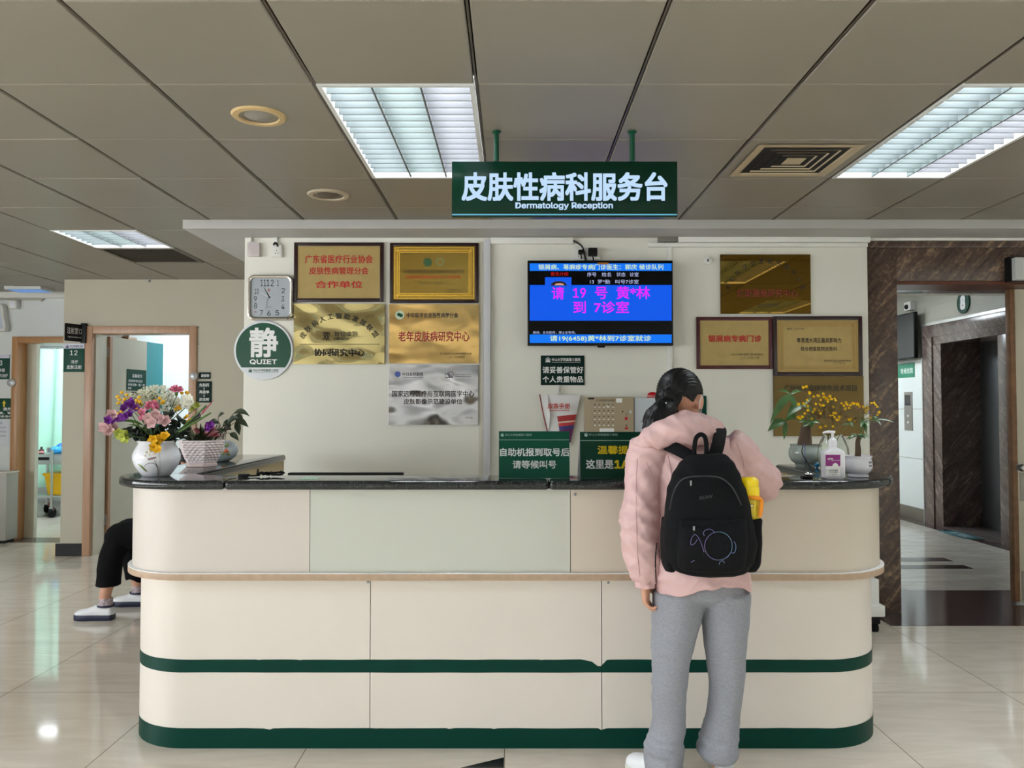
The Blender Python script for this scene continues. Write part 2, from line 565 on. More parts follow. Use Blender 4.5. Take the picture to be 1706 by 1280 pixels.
# ================================================================== lamps
E_tint = [(228, 252, 255), (232, 252, 255), (246, 246, 255)]
m_tube = [M('lit_tube_cool', (240, 252, 255), emit=LAMP), M('lit_tube_cool_green', (238, 254, 252), emit=LAMP), M('lit_tube_pinkish', (250, 245, 255), emit=LAMP)]
m_blade = M('white_louvre_blade', (104, 110, 112), 0.45)
m_rim = M('white_lamp_rim', (220, 222, 220), 0.4)
def lamp_panel(i, j, n, label):
    x0, x1, y0, y1 = cellx(i) + 0.006, cellx(i + 1) - 0.006, celly(j) + 0.006, celly(j + n) - 0.006
    t = thing('ceiling_light', label, 'ceiling light', ((x0 + x1) / 2, (y0 + y1) / 2, ZC))
    z0, z1 = ZC - 0.003, ZC + 0.12
    h = MB()
    w = 0.018
    h.box(x0, x0 + w, y0, y1, z0, z1).box(x1 - w, x1, y0, y1, z0, z1).box(x0 + w, x1 - w, y0, y0 + w, z0, z1).box(x0 + w, x1 - w, y1 - w, y1, z0, z1)
    h.box(x0, x1, y0, y1, z1, z1 + 0.01)
    h.build('frame', m_rim, t)
    xi0, xi1 = x0 + w, x1 - w
    bw = (xi1 - xi0) / 3
    lv = MB()
    for k in (1, 2):
        lv.box(xi0 + bw * k - 0.004, xi0 + bw * k + 0.004, y0 + w, y1 - w, z0 + 0.004, z0 + 0.07)
    nb = int(n * 8)
    for k in range(1, nb):
        y = y0 + w + (y1 - y0 - 2 * w) * k / nb
        lv.box(xi0, xi1, y - 0.0035, y + 0.0035, z0 + 0.006, z0 + 0.062)
    lv.build('louvre', m_blade, t)
    for k in range(3):
        MB().box(xi0 + bw * k + 0.02, xi0 + bw * (k + 1) - 0.02, y0 + 0.03, y1 - 0.03, z0 + 0.078, z0 + 0.1).build('lamp_tube', m_tube[k if k < 2 else 2], t)
    return t
LL = {0: 'long louvred ceiling light left of the hanging reception sign', 1: 'long louvred ceiling light beside the square air diffuser', 2: 'short louvred ceiling light next to the dark louvred grille'}
for k, (i, j, n) in enumerate(LIGHTS):
    t = lamp_panel(i, j, n, LL.get(k, 'unseen louvred ceiling light of the waiting hall, rows added for brightness'))
    if k not in LL: t['group'] = 'unseen ceiling lights, extra rows added to brighten the hall'

# ================================================================== walls of the hall
struct('wall_back', MB().box(-1.795, 2.385, 5.25, 7.33, 0, 2.516), m_wall, 'cream wall behind the reception counter', bevel=0.004)
struct('wall_soffit', MB().box(-2.1, 5.0, 4.98, 7.33, 2.516, 2.574), m_grey, 'pale grey dropped soffit over the counter', bevel=0.003)
# wall with door 12
xa, xb, xc, xd = -4.19, -3.98, -2.94, -1.795
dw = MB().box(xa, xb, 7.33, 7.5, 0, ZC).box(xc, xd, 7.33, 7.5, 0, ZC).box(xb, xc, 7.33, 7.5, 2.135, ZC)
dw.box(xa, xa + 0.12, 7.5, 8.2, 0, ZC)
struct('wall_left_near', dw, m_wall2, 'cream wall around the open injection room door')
struct('wall_left_far', MB().box(-7.3, -5.214, 8.2, 8.34, 0, ZC).box(-5.214, -4.19, 8.2, 8.34, 2.115, ZC), m_wwall, 'white wall around the treatment room door')
struct('trim_4', MB().box(-7.3, -4.19, 8.12, 8.2, ZC - 0.06, ZC), m_white, 'white cove at the top of the far left wall')
struct('wall_left', MB().box(-7.4, -7.3, 3.5, 11.6, 0, 2.8).box(-7.4, -7.3, -5.5, -5.2, 0, 2.8).box(-7.4, -7.3, -5.2, 3.5, 0, 0.7).box(-7.4, -7.3, -5.2, 3.5, 2.4, 2.8), m_wall)
wf = MB()
for y in (-5.2, -3.46, -1.72, 0.02, 1.76, 3.46):
    wf.box(-7.38, -7.32, y, y + 0.04, 0.7, 2.4)
struct('window_1', wf, m_white, 'row of windows in the side wall')
struct('wall_right', MB().box(5.0, 5.1, -5.5, 5.3, 0, 2.8), m_wall)
struct('wall_rear', MB().box(-7.4, 5.1, -5.6, -5.5, 0, 2.8), m_wall)
struct('baseboard_left_near', MB().box(xa - 0.035, xb, 7.315, 7.33, 0, 0.115).box(xc, xd, 7.315, 7.33, 0, 0.115), m_black)
struct('baseboard_left_far', MB().box(-7.3, -5.214, 8.18, 8.2, 0, 0.115), m_black)
# rooms behind the doors
rm = MB().box(-7.3, -1.7, 11.6, 11.7, 0, 2.7).box(-4.19, -4.07, 8.34, 11.6, 0, 2.7).box(-2.52, -2.4, 7.5, 11.6, 0, 2.7).box(-7.3, -1.7, 7.5, 11.6, 2.7, 2.75)
struct('wall_rooms', rm, m_wwall, 'white walls of the rooms behind the doors')

# ================================================================== marble portal and lift lobby
mp_ = MB().box(2.402, 2.605, 5.30, 5.9, 0, 2.5).box(2.605, 4.45, 5.30, 5.9, 2.234, 2.5).box(4.45, 5.0, 5.3, 5.9, 0, 2.5)
mp_.box(2.40, 5.0, 5.275, 5.30, 2.455, 2.5)
struct('wall_marble', mp_, m_marble, 'brown marble portal to the lift lobby', bevel=0.003)
struct('trim_5', MB().box(2.38, 5.0, 5.26, 5.32, 2.5, 2.5158), m_white, 'white strip over the marble')
struct('trim_6', MB().box(2.605, 4.45, 5.33, 5.6, 2.212, 2.234), m_dwood, 'dark wood head of the portal')
struct('wall_lobby_near', MB().box(0.4, 2.6, 5.9, 6.0, 0, 2.9).box(4.45, 5.4, 5.9, 6.0, 0, 2.9).box(2.6, 4.45, 5.9, 6.0, 2.234, 2.9).box(0.4, 0.5, 6.0, 11, 0, 2.9).box(0.4, 5.4, 11, 11.1, 0, 2.9), m_wall)
struct('ceiling_lobby', MB().box(0.4, 5.65, 5.9, 11.1, 2.85, 2.95), m_grey)
XL = 4.96
lw = MB().box(XL, 5.3, 6.0, 7.79, 1.967, 2.572).box(XL, 5.3, 6.0, 11, 2.578, 2.85).box(XL, 5.3, 9.42, 11, 1.967, 2.572).box(XL, 5.3, 7.80, 9.41, 2.37, 2.572)
lw.box(XL + 0.004, 5.3, 6.0, 11, 2.37, 2.6).box(XL + 0.004, 5.3, 6.0, 7.795, 0, 2.0).box(XL + 0.004, 5.3, 9.415, 11, 0, 2.0).box(5.5, 5.6, 7.7, 9.5, 0, 2.5)
struct('wall_lobby_right', lw, m_lobby2, 'greige upper panels of the lift lobby wall')
lp = MB()
for ya, yb in ((6.0, 7.79), (9.42, 11.0)):
    for za, zb in ((0.15, 0.745), (0.752, 1.352), (1.36, 1.96)):
        lp.box(XL - 0.004, 5.3, ya, yb, za, zb)
struct('wall_lobby_panels', lp, m_lobby, 'white lower panels of the lift lobby wall')
struct('baseboard_lobby', MB().box(XL - 0.008, 5.3, 6.0, 7.79, 0, 0.14).box(XL - 0.008, 5.3, 9.42, 11.0, 0, 0.14), M('brushed_metal_skirting', (128, 122, 112), 0.35, metal=0.6))
# lift doorway
lf = MB().box(XL - 0.03, 5.55, 9.03, 9.40, 0, 2.11).box(XL - 0.03, 5.55, 7.80, 7.97, 0, 2.11).box(XL - 0.03, 5.55, 7.80, 9.40, 2.11, 2.34)
lf.box(XL - 0.045, XL - 0.03, 9.2, 9.40, 0, 2.2).box(XL - 0.045, XL - 0.03, 7.8, 9.40, 2.2, 2.34)
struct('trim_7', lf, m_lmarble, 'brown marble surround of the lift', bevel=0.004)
struct('trim_8', MB().box(XL - 0.05, XL, 7.79, 9.42, 2.34, 2.37).box(XL - 0.05, XL, 9.40, 9.42, 0, 2.34), m_steel, 'metal edge of the lift surround')
lift = thing('lift_door', 'dark stainless steel lift doors under the round 8 sign', 'lift door', (5.38, 8.5, 0))
MB().box(5.38, 5.42, 8.615, 9.03, 0.012, 2.11).build('door_panel', m_dsteel, lift, bevel=0.003)
MB().box(5.385, 5.42, 7.97, 8.61, 0.012, 2.11).build('door_panel', m_dsteel, lift, bevel=0.003)
sl = MB().box(XL - 0.03, 5.42, 7.97, 9.03, 0.002, 0.012)
for k in range(5):
    sl.box(5.0 + 0.075 * k, 5.0 + 0.075 * k + 0.02, 7.97, 9.03, 0.012, 0.018)
sl.build('sill', M('grooved_metal_sill', (112, 104, 104), 0.35, metal=0.7), lift)
# lamp of the lobby and lamps of the rooms
def plain_lamp(x0, x1, y0, y1, z, label, e):
    t = thing('ceiling_light', label, 'ceiling light', ((x0 + x1) / 2, (y0 + y1) / 2, z))
    MB().box(x0, x1, y0, y1, z - 0.03, z).build('frame', m_rim, t)
    MB().box(x0 + 0.02, x1 - 0.02, y0 + 0.02, y1 - 0.02, z - 0.034, z - 0.029).build('diffuser', M('glowing_diffuser_%d' % int(e * 10), (240, 250, 255) if e > 1 else (120, 165, 230), emit=e), t)
plain_lamp(3.0, 3.6, 6.9, 8.1, 2.85, 'flat ceiling light over the lift lobby', 26.0)
plain_lamp(3.0, 3.6, 9.3, 10.5, 2.85, 'flat ceiling light deep in the lift lobby', 26.0)
plain_lamp(-5.02, -4.66, 7.74, 7.98, ZC + 0.002, 'small unlit ceiling panel with an added bluish glow in front of the far left wall', 0.5)  # panel is off; weak emission stands in for its bluish sheen
plain_lamp(-3.4, -2.8, 8.7, 10.5, 2.70, 'flat ceiling light in the injection room', 10.0)
plain_lamp(-5.9, -5.0, 8.9, 10.0, 2.70, 'flat ceiling light in the treatment room', 18.0)

# ================================================================== doors
def door_frame(name, x0, x1, ztop, y, w, mat, label):
    m = MB()
    pr = 0.02
    for (xa_, xb_) in ((x0, x0 + w), (x1 - w, x1)):
        m.box(xa_, xb_, y - pr, y + 0.17, 0, ztop)
    m.box(x0 + w, x1 - w, y - pr, y + 0.17, ztop - w, ztop)
    return struct(name, m, mat, label, bevel=0.006)
door_frame('door_1', -3.98, -2.94, 2.135, 7.33, 0.07, m_wood, 'beech frame of the open injection room door')
door_frame('door_2', -5.214, -4.0, 2.115, 8.2, 0.065, m_wood2, 'beech frame of the treatment room door')
# inner lining of door 1 and its leaf swung into the room
struct('trim_9', MB().box(-3.91, -3.90, 7.36, 7.56, 0, 2.065), M('beige_lining', (206, 202, 186), 0.5))
def leaf(name, hx, hy, ex, ey, z1, mat_main, mat_end, mat_edge, label, frac):
    t = thing(name, label, 'door', (hx, hy, 0.0))
    d = Vector((ex - hx, ey - hy, 0)); L = d.length; d.normalize(); n = Vector((-d.y, d.x, 0)) * 0.02
    def slab(a, b, za, zb, k=1.0):
        p, q = Vector((hx, hy, 0)) + d * a, Vector((hx, hy, 0)) + d * b
        pts = [p - n * k, q - n * k, q + n * k, p + n * k]
        return MB().prism([(v.x, v.y, za) for v in pts], (0, 0, zb - za))
    slab(0.04, L * frac, 0.02, z1).build('door_panel', mat_main, t)
    slab(L * frac, L - 0.01, 0.02, z1).build('end_panel', mat_end, t)
    e = slab(0.0, 0.04, 0.02, z1, 1.06); e.build('edge_strip', mat_edge, t)
    for z in (0.25, 1.86):
        p = Vector((hx, hy, z)) + Vector((-0.008, -0.012, 0))
        MB().cyl(p, p + Vector((0, 0, 0.1)), 0.008).box(p.x - 0.02, p.x + 0.02, p.y - 0.002, p.y + 0.004, z, z + 0.1).build('hinge', m_steel, t)
    return t, d
m_leaf = M('cream_door_leaf', (196, 192, 174), 0.5, var=0.02)
d12, dir12 = leaf('door_leaf', -3.90, 7.58, -3.79, 8.50, 2.06, m_leaf, M('teal_door_panel', (32, 150, 160), 0.4), m_wood, 'cream and teal door leaf standing open inside the beech frame', 0.66)
d13, dir13 = leaf('door_leaf', -5.16, 8.40, -5.80, 9.05, 2.04, m_leaf, m_leaf, m_leaf, 'cream door leaf folded back into the room with the green curtain', 0.66)
struct('trim_10', MB().box(-5.149, -5.05, 8.34, 8.40, 0, 2.05), M('beige_lining', (206, 202, 186), 0.5))
# fixed leaf of the portal door
pl = thing('door_leaf', 'beige door leaf with steel kick plates at the edge of the marble portal', 'door', (3.95, 5.55, 0.0))
MB().box(3.545, 4.44, 5.53, 5.575, 0.02, 2.21).build('door_panel', M('beige_laminate', (190, 184, 166), 0.45, var=0.02), pl, bevel=0.002)
MB().box(3.51, 3.545, 5.525, 5.58, 0.02, 2.21).build('edge_strip', M('worn_wood_edge', (122, 88, 60), 0.5, var=0.2, vscale=20), pl, bevel=0.002)
a, b = at(1692, 835, 5.53), at(1692, 788, 5.53)
MB().box(3.56, 4.42, 5.526, 5.53, a.z, b.z).build('push_plate', M('brushed_plate', (150, 146, 140), 0.35, metal=0.8), pl)
MB().box(3.56, 4.42, 5.526, 5.53, 0.03, 0.235).build('kick_plate', M('brushed_plate', (150, 146, 140), 0.35, metal=0.8), pl)
k = at(1699, 779, 5.53)
kb = MB().lathe([(0.0, 0.05), (0.018, 0.05), (0.026, 0.04), (0.028, 0.028), (0.012, 0.02), (0.012, 0.008), (0.032, 0.006), (0.032, 0.0)], (0, 0, 0), 24)
kb.xf(Matrix.Translation(k) @ Matrix.Rotation(PI / 2, 4, 'X')).build('door_knob', m_steel, pl)
# ================================================================== things on the ceiling
def ceil_at(px, py):
    d = FOC * (ZC - EYE.z) / (679.0 - py)
    return Vector(((px - 853.0) / FOC * d, d, ZC))
def round_speaker(px, py, r, label, ring, face):
    c = ceil_at(px, py)
    t = thing('ceiling_speaker', label, 'ceiling speaker', c)
    MB().lathe([(r * 0.70, -0.002), (r * 0.74, -0.009), (r * 0.94, -0.008), (r, -0.001), (r, 0.004)], c, 48, cap=False).build('rim', ring, t)
    g = MB().lathe([(0.001, -0.009), (r * 0.4, -0.008), (r * 0.72, 0.012)], c, 40, cap=False)
    g.build('grille', face, t)
round_speaker(427, 188, 0.110, 'round ceiling speaker with a tan rim, the nearer one', M('aged_tan_rim', (206, 178, 128), 0.45), M('grey_speaker_grille', (150, 146, 136), 0.6, var=0.12, vscale=300))
round_speaker(545, 322, 0.118, 'round ceiling speaker with a pale rim near the soffit', M('pale_rim', (186, 174, 152), 0.45), M('brown_speaker_grille', (104, 94, 82), 0.6, var=0.15, vscale=300))
# square diffuser
def diffuser():
    cx_, cy_ = cellx(2) + 0.3, celly(1) + 0.3
    t = thing('air_diffuser', 'square louvred air diffuser in the ceiling beside the long light', 'air vent', (cx_, cy_, ZC))
    mt = M('beige_vent_metal', (188, 172, 142), 0.45)
    def ring(a, b, za, zb):
        m = MB(); q = lambda s, z: [(cx_ - s, cy_ - s, z), (cx_ + s, cy_ - s, z), (cx_ + s, cy_ + s, z), (cx_ - s, cy_ + s, z)]
        m.rings([q(a, za), q(b, zb), q(b - 0.002, zb + 0.004), q(a - 0.004, za + 0.002)], cap=False)
        return m
    ring(0.245, 0.205, ZC - 0.006, ZC - 0.003).build('frame', mt, t)
    for a in (0.205, 0.165, 0.125, 0.085):
        ring(a, a - 0.028, ZC - 0.006, ZC + 0.02).build('vane', mt, t)
    MB().box(cx_ - 0.045, cx_ + 0.045, cy_ - 0.045, cy_ + 0.045, ZC - 0.006, ZC - 0.003).build('centre_plate', mt, t)
    MB().box(cx_ - 0.2, cx_ + 0.2, cy_ - 0.2, cy_ + 0.2, ZC - 0.0015, ZC - 0.0005).build('backing', m_void, t)
diffuser()
def grille():
    x0, x1, y0, y1 = cellx(-5) + 0.01, cellx(-4) - 0.01, celly(5) + 0.01, celly(6) - 0.01
    t = thing('air_grille', 'dark slatted air grille behind the short ceiling light', 'air vent', ((x0 + x1) / 2, (y0 + y1) / 2, ZC))
    mt = M('dark_grille_metal', (112, 104, 92), 0.45, metal=0.4)
    m = MB().box(x0, x0 + 0.02, y0, y1, ZC - 0.004, ZC + 0.02).box(x1 - 0.02, x1, y0, y1, ZC - 0.004, ZC + 0.02).box(x0 + 0.02, x1 - 0.02, y0, y0 + 0.02, ZC - 0.004, ZC + 0.02).box(x0 + 0.02, x1 - 0.02, y1 - 0.02, y1, ZC - 0.004, ZC + 0.02)
    m.build('frame', mt, t)
    s = MB()
    for k in range(15):
        y = y0 + 0.03 + k * 0.036
        s.prism([(x0 + 0.02, y, ZC - 0.002), (x0 + 0.02, y + 0.003, ZC - 0.002), (x0 + 0.02, y + 0.02, ZC + 0.02), (x0 + 0.02, y + 0.017, ZC + 0.02)], (x1 - x0 - 0.04, 0, 0))
    s.build('slats', mt, t)
    MB().box(x0, x1, y0, y1, ZC + 0.024, ZC + 0.028).build('backing', m_void, t)
grille()
def sprinkler(p, label, drop=0.03):
    t = thing('sprinkler', label, 'sprinkler', p)
    MB().lathe([(0.0, 0.012), (0.03, 0.012), (0.034, 0.0)], p, 24).build('collar', m_steel, t)
    MB().cyl(p + Vector((0, 0, 0.012)), p + Vector((0, 0, -drop)), 0.008).ball(p + Vector((0, 0, -drop)), (0.014, 0.014, 0.008)).lathe([(0, -drop - 0.014), (0.016, -drop - 0.012), (0.0, -drop - 0.008)], p, 16).build('head', m_dsteel, t)
sprinkler(ceil_at(910, 267), 'small chrome sprinkler just above the hanging reception sign')
sprinkler(Vector((at(249, 466, 7.2).x, 7.2, ZC)), 'small dark sprinkler at the wall over the open beech door', 0.035)

# ================================================================== hanging sign
YS = 3.36
def hanging_sign():
    x0, x1, y0, y1 = 752.5, 1128.5, 269, 364
    c = at(940, 316, YS)
    t = thing('hanging_sign', 'long green illuminated sign with white lettering hung from the ceiling', 'sign', (c.x, YS + 0.018, c.z))
    pbox(x0, y0, x1, 361.5, YS, 0.035).build('sign_box', M('glossy_dark_green', (1, 40, 27), 0.14, spec=0.28), t, bevel=0.003)
    for px in (827, 1053.5):
        top = at(px, 232, YS + 0.018); bot = at(px, 268, YS + 0.018)
        MB().cyl(Vector((bot.x, YS + 0.018, bot.z - 0.003)), Vector((bot.x, YS + 0.018, ZC)), 0.0115).lathe([(0.02, -0.001), (0.02, -0.006), (0.012, -0.012)], Vector((bot.x, YS + 0.018, ZC)), 20).build('hanging_rod', M('green_rod', (4, 70, 50), 0.3), t)
    lit = M('lit_sign_lettering', (196, 226, 255), emit=0.72)
    T = Text(YS - 0.0015)
    T.line('皮肤性病科服务台', 769, 287, 1112, 335, 0.028)
    T.line('Dermatology Reception', 858.5, 337, 1021, 350, 0.022)
    T.build(t, lit, 'lettering')
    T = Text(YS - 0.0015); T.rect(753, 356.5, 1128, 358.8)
    T.build(t, M('tv_reflection_stripe', (110, 190, 220), emit=0.6), 'stripe')  # glowing blue line stands in for the television's reflection on the sign
hanging_sign()

# ================================================================== reception wall, y = 5.25
YW = 5.25
def emblem_lines(t, Y, x0, y0, x1, text='中山大学附属第三医院', mat=None, bold=0.01):
    """Small round hospital crest followed by a line of small writing."""
    h = y0[1] - y0[0]; yc = (y0[0] + y0[1]) / 2
    T = Text(Y)
    T.disc(x0 + h * 0.6, yc, h * 0.6, 20, h * 0.45).disc(x0 + h * 0.6, yc + h * 0.1, h * 0.32, 14).rect(x0 - h * 0.05, yc + h * 0.4, x0 + h * 1.25, yc + h * 0.62)
    T.line(text, x0 + h * 1.6, y0[0], x1, y0[1] - h * 0.12, bold)
    T.rect(x0 + h * 1.6, y0[1] + h * 0.08, x1, y0[1] + h * 0.16)
    T.build(t, mat or m_ink_w, 'crest')

def brass_mat(name, rgb, rough, ripple, seed, metal=1.0, brushed=0.0):
    if name in MATS: return MATS[name]
    m = bpy.data.materials.new(name); m.use_nodes = True
    nt = m.node_tree; N, L = nt.nodes, nt.links
    b = N['Principled BSDF']
    b.inputs['Metallic'].default_value = metal
    b.inputs['Roughness'].default_value = rough
    b.inputs['Base Color'].default_value = lin(rgb)
    tc = N.new('ShaderNodeTexCoord')
    mp = N.new('ShaderNodeMapping'); mp.inputs['Location'].default_value = (seed, seed * 1.7, seed * 0.6)
    mp.inputs['Scale'].default_value = (1.0, 1.0, 1.5)
    L.new(tc.outputs['Object'], mp.inputs['Vector'])
    n = N.new('ShaderNodeTexNoise'); n.inputs['Scale'].default_value = 5.0; n.inputs['Detail'].default_value = 0.5; n.inputs['Distortion'].default_value = 0.3
    L.new(mp.outputs[0], n.inputs['Vector'])
    bp = N.new('ShaderNodeBump'); bp.inputs['Strength'].default_value = 1.0; bp.inputs['Distance'].default_value = ripple
    L.new(n.outputs['Fac'], bp.inputs['Height'])
    L.new(bp.outputs['Normal'], b.inputs['Normal'])
    MATS[name] = m
    return m
m_gold = M('matte_gold_sheet', (178, 154, 98), 0.42, metal=0.25, var=0.05, vscale=14, bump=0.05, bscale=400)
m_goldb = M('bright_gold_relief', (222, 180, 76), 0.28, metal=0.85, var=0.10, vscale=60, bump=0.25, bscale=260)
m_frame = M('dark_mahogany_frame', (40, 14, 18), 0.25, var=0.1)
m_frame2 = M('maroon_frame', (72, 14, 22), 0.25, var=0.1)
GP = 'award plaques on the reception wall'

def framed(label, x0, y0, x1, y1, fr, mfr, border=False, th=0.022, panel=None):
    Y = YW - th
    c = at((x0 + x1) / 2, (y0 + y1) / 2, YW)
    t = thing('award_plaque', label, 'plaque', (c.x, YW - th / 2, c.z), GP)
    m = MB()
    a, b = at(x0, y1, Y), at(x1, y0, Y)
    w = fr / FOC * Y
    m.box(a.x, a.x + w, Y, YW - 0.001, a.z, b.z).box(b.x - w, b.x, Y, YW - 0.001, a.z, b.z).box(a.x + w, b.x - w, Y, YW - 0.001, a.z, a.z + w).box(a.x + w, b.x - w, Y, YW - 0.001, b.z - w, b.z)
    m.build('frame', mfr, t, bevel=0.002)
    MB().box(a.x + w - 0.002, b.x - w + 0.002, Y + 0.006, YW - 0.003, a.z + w - 0.002, b.z - w + 0.002).build('gold_sheet', panel or m_gold, t)
    if border:
        g = MB(); o = 2.0 / FOC * Y; bw = 9.0 / FOC * Y
        X0, X1, Z0, Z1 = a.x + w + o, b.x - w - o, a.z + w + o, b.z - w - o
        for k, zz in ((0.0, 0.0045), (bw * 0.45, 0.003), (bw * 0.8, 0.0045)):
            r = bw * 0.2
            g.box(X0 + k, X0 + k + r, Y + zz, Y + 0.007, Z0 + k, Z1 - k).box(X1 - k - r, X1 - k, Y + zz, Y + 0.007, Z0 + k, Z1 - k)
            g.box(X0 + k + r, X1 - k - r, Y + zz, Y + 0.007, Z0 + k, Z0 + k + r).box(X0 + k + r, X1 - k - r, Y + zz, Y + 0.007, Z1 - k - r, Z1 - k)
        n = 46
        for k in range(n):
            x = X0 + bw + (X1 - X0 - 2 * bw) * (k + 0.5) / n
            for z in (Z0 + bw * 0.4, Z1 - bw * 0.4):
                g.ball((x, Y + 0.006, z), (0.0022, 0.003, 0.0035), 6, 4)
        for k in range(28):
            z = Z0 + bw + (Z1 - Z0 - 2 * bw) * (k + 0.5) / 28
            for x in (X0 + bw * 0.4, X1 - bw * 0.4):
                g.ball((x, Y + 0.006, z), (0.0035, 0.003, 0.0022), 6, 4)
        for x in (X0 + bw * 0.6, X1 - bw * 0.6):
            for z in (Z0 + bw * 0.6, Z1 - bw * 0.6):
                for q in range(7):
                    g.ball((x + 0.008 * math.cos(q * 0.9), Y + 0.005, z + 0.008 * math.sin(q * 0.9)), (0.005, 0.004, 0.005), 6, 4)
        g.build('relief_border', m_goldb if panel else M('matte_gold_relief', (170, 140, 80), 0.4, metal=0.3, var=0.05, vscale=40), t)
    return t, Y + 0.0048
def plate(label, x0, y0, x1, y1, mat, th=0.018, wav=0.0, seed=0.0, name='award_plaque'):
    Y = YW - th
    c = at((x0 + x1) / 2, (y0 + y1) / 2, YW)
    t = thing(name, label, 'plaque', (c.x, YW - th / 2, c.z), GP)
    a, b = at(x0, y1, Y), at(x1, y0, Y)
    nx, nz = 60, 42
    m = MB(); vs = []
    for k in range(nz + 1):
        for i in range(nx + 1):
            x = a.x + (b.x - a.x) * i / nx; z = a.z + (b.z - a.z) * k / nz
            e = min(i / nx, 1 - i / nx, (k / nz) * 0.8, (1 - k / nz) * 0.8)
            d = wav * mnoise.noise(Vector((x * 5 + seed, z * 8 + seed * 2, seed))) * min(1, e * 6 + 0.25)
            vs.append((x, Y - d - wav * 0.2, z))
    fs = [(k * (nx + 1) + i, k * (nx + 1) + i + 1, (k + 1) * (nx + 1) + i + 1, (k + 1) * (nx + 1) + i) for k in range(nz) for i in range(nx)]
    m.add(vs, fs)
    m.box(a.x, b.x, Y + wav * 0.8 + 0.001, YW - 0.001, a.z, b.z)
    m.build('metal_sheet', mat, t)
    return t, Y - wav * 1.1 - 0.0006

t, Y = framed('gold plaque in a dark frame with three lines of red writing', 489, 404, 639, 503, 6, m_frame)
Text(Y).line('广东省医疗行业协会', 508, 425, 621, 439, 0.016).line('皮肤性病管理分会', 515, 445, 614, 457.5, 0.016).line('合作单位', 525, 468, 604, 480, 0.02).build(t, m_ink_r)
t, Y = framed('gold plaque with raised gilt border and two round crests, top of its column', 649, 404.5, 797, 505, 5.5, m_frame, True, panel=M('polished_gold_sheet', (176, 144, 66), 0.22, metal=0.7, var=0.05))
Text(Y).line('编号：0126', 672, 421.5, 686, 424.5).line('中国医药教育协会皮肤病专业委员会', 671.5, 449, 773, 456).line('2018.11.10—2023.11.10', 697, 469.5, 748, 474, 0.0).line('中国医药教育协会', 744, 481.5, 770, 484.5, 0.0).line('2018年11月10日', 746, 485.5, 768, 488.5, 0.0).build(t, M('brown_lettering', (70, 52, 20), 0.5))
Text(Y).line('免疫性皮肤病临床研究中心示范单位', 676, 458.5, 768, 464.5, 0.02).build(t, M('orange_lettering', (190, 78, 16), 0.5))
Text(Y).disc(712.5, 437, 7.2, 24, 5.2).disc(712.5, 437, 4.4).build(t, m_ink_g, 'crest', 'green round crest')
Text(Y).disc(733, 436, 6.6, 24, 4.8).build(t, M('pale_green_lettering', (120, 140, 100), 0.5), 'crest', 'pale round crest')
t, Y = plate('crumpled mirror-like brass plate beside the round quiet sign', 489, 506, 641, 607, brass_mat('crumpled_brass', (184, 170, 122), 0.06, 0.006, 1.3), wav=0.012, seed=3.1)
Text(Y).arc('皮肤病人工智能发展联盟', 565, 600, 74, 146, 36, 11, 0.0).line('智能皮肤', 556, 552, 596, 560, 0.0).line('AIDERMA', 556, 562, 580, 566, 0.0).line('双', 537, 553, 549, 567, 0.0).rect(498, 573.4, 632, 574).line('协同研究中心', 523, 581, 607, 593, 0.012).build(t, m_ink_k)
t, Y = plate('pinkish gold plate with large red writing just above the silver plate', 648, 507, 798, 605.5, brass_mat('soft_gold', (214, 178, 116), 0.22, 0.020, 4.3), wav=0.002, seed=5.7)
Text(Y).line('老年皮肤病研究中心', 663.5, 552, 782, 569, 0.014).build(t, M('crimson_lettering', (158, 24, 48), 0.45))
Text(Y).line('中华医学会皮肤性病学分会', 677.5, 521, 763, 529.5, 0.012).line('中华医学会皮肤性病学分会', 733, 587.5, 786, 591.5, 0.0).line('二〇一九年四月', 745, 593, 774, 597, 0.0).build(t, m_ink_k)
Text(Y).disc(666, 525, 7.6, 26).build(t, M('pale_crest', (206, 220, 196), 0.4), 'crest', 'pale green crest')
Text(Y - 0.0006).disc(664.4, 524.2, 3.0).disc(668, 525.6, 3.2).build(t, m_ink_g, 'crest', 'green leaves of the crest')
t, Y = plate('silver steel plate with black writing, lowest of its column', 647.5, 608.5, 796.5, 708, brass_mat('rippled_steel', (188, 188, 196), 0.2, 0.026, 8.9), wav=0.002, seed=9.3)
Text(Y).line('国家远程医疗与互联网医学中心', 653, 651, 790, 661.5, 0.016).line('皮肤影像示范建设单位', 672.5, 664.5, 770, 674, 0.016).line('中日友好医院', 670.5, 620.5, 705, 626.5, 0.008).rect(670.5, 628.4, 705, 629).line('国家远程医疗中心', 757.5, 623, 784, 626, 0.0).rect(757.5, 627.2, 784, 627.7).line('2019.08', 775, 695, 787, 697.5, 0.0).build(t, m_ink_k)
T = Text(Y)
T.disc(745, 626, 4.2, 18, 3.2).disc(751, 624, 5.0, 18, 4.0).rect(742, 628.6, 755, 629.6)
T.line('云', 747, 624, 754, 628, 0.0).build(t, M('slate_lettering', (74, 70, 92), 0.5), 'crest', 'cloud emblem')
Text(Y).disc(662.5, 623.5, 4.8, 22).build(t, M('blue_crest', (70, 96, 170), 0.4), 'crest', 'blue crest')
t, Y = plate('polished dark brass plate with arched black writing and mirrored lights', 1201, 424, 1350, 523, brass_mat('polished_brass', (118, 92, 40), 0.02, 0.0, 12.2), wav=0.0, seed=2.2)
Text(Y).arc('中华医学会皮肤性病学分会', 1276, 501, 66, 160, 20, 10, 0.0).line('2018年4月', 1263.5, 505.5, 1295.5, 512, 0.0).build(t, m_ink_k)
Text(Y).line('红斑狼疮研究中心', 1228, 481.5, 1329, 495.5, 0.012).build(t, M('dark_red_lettering', (120, 18, 24), 0.45))
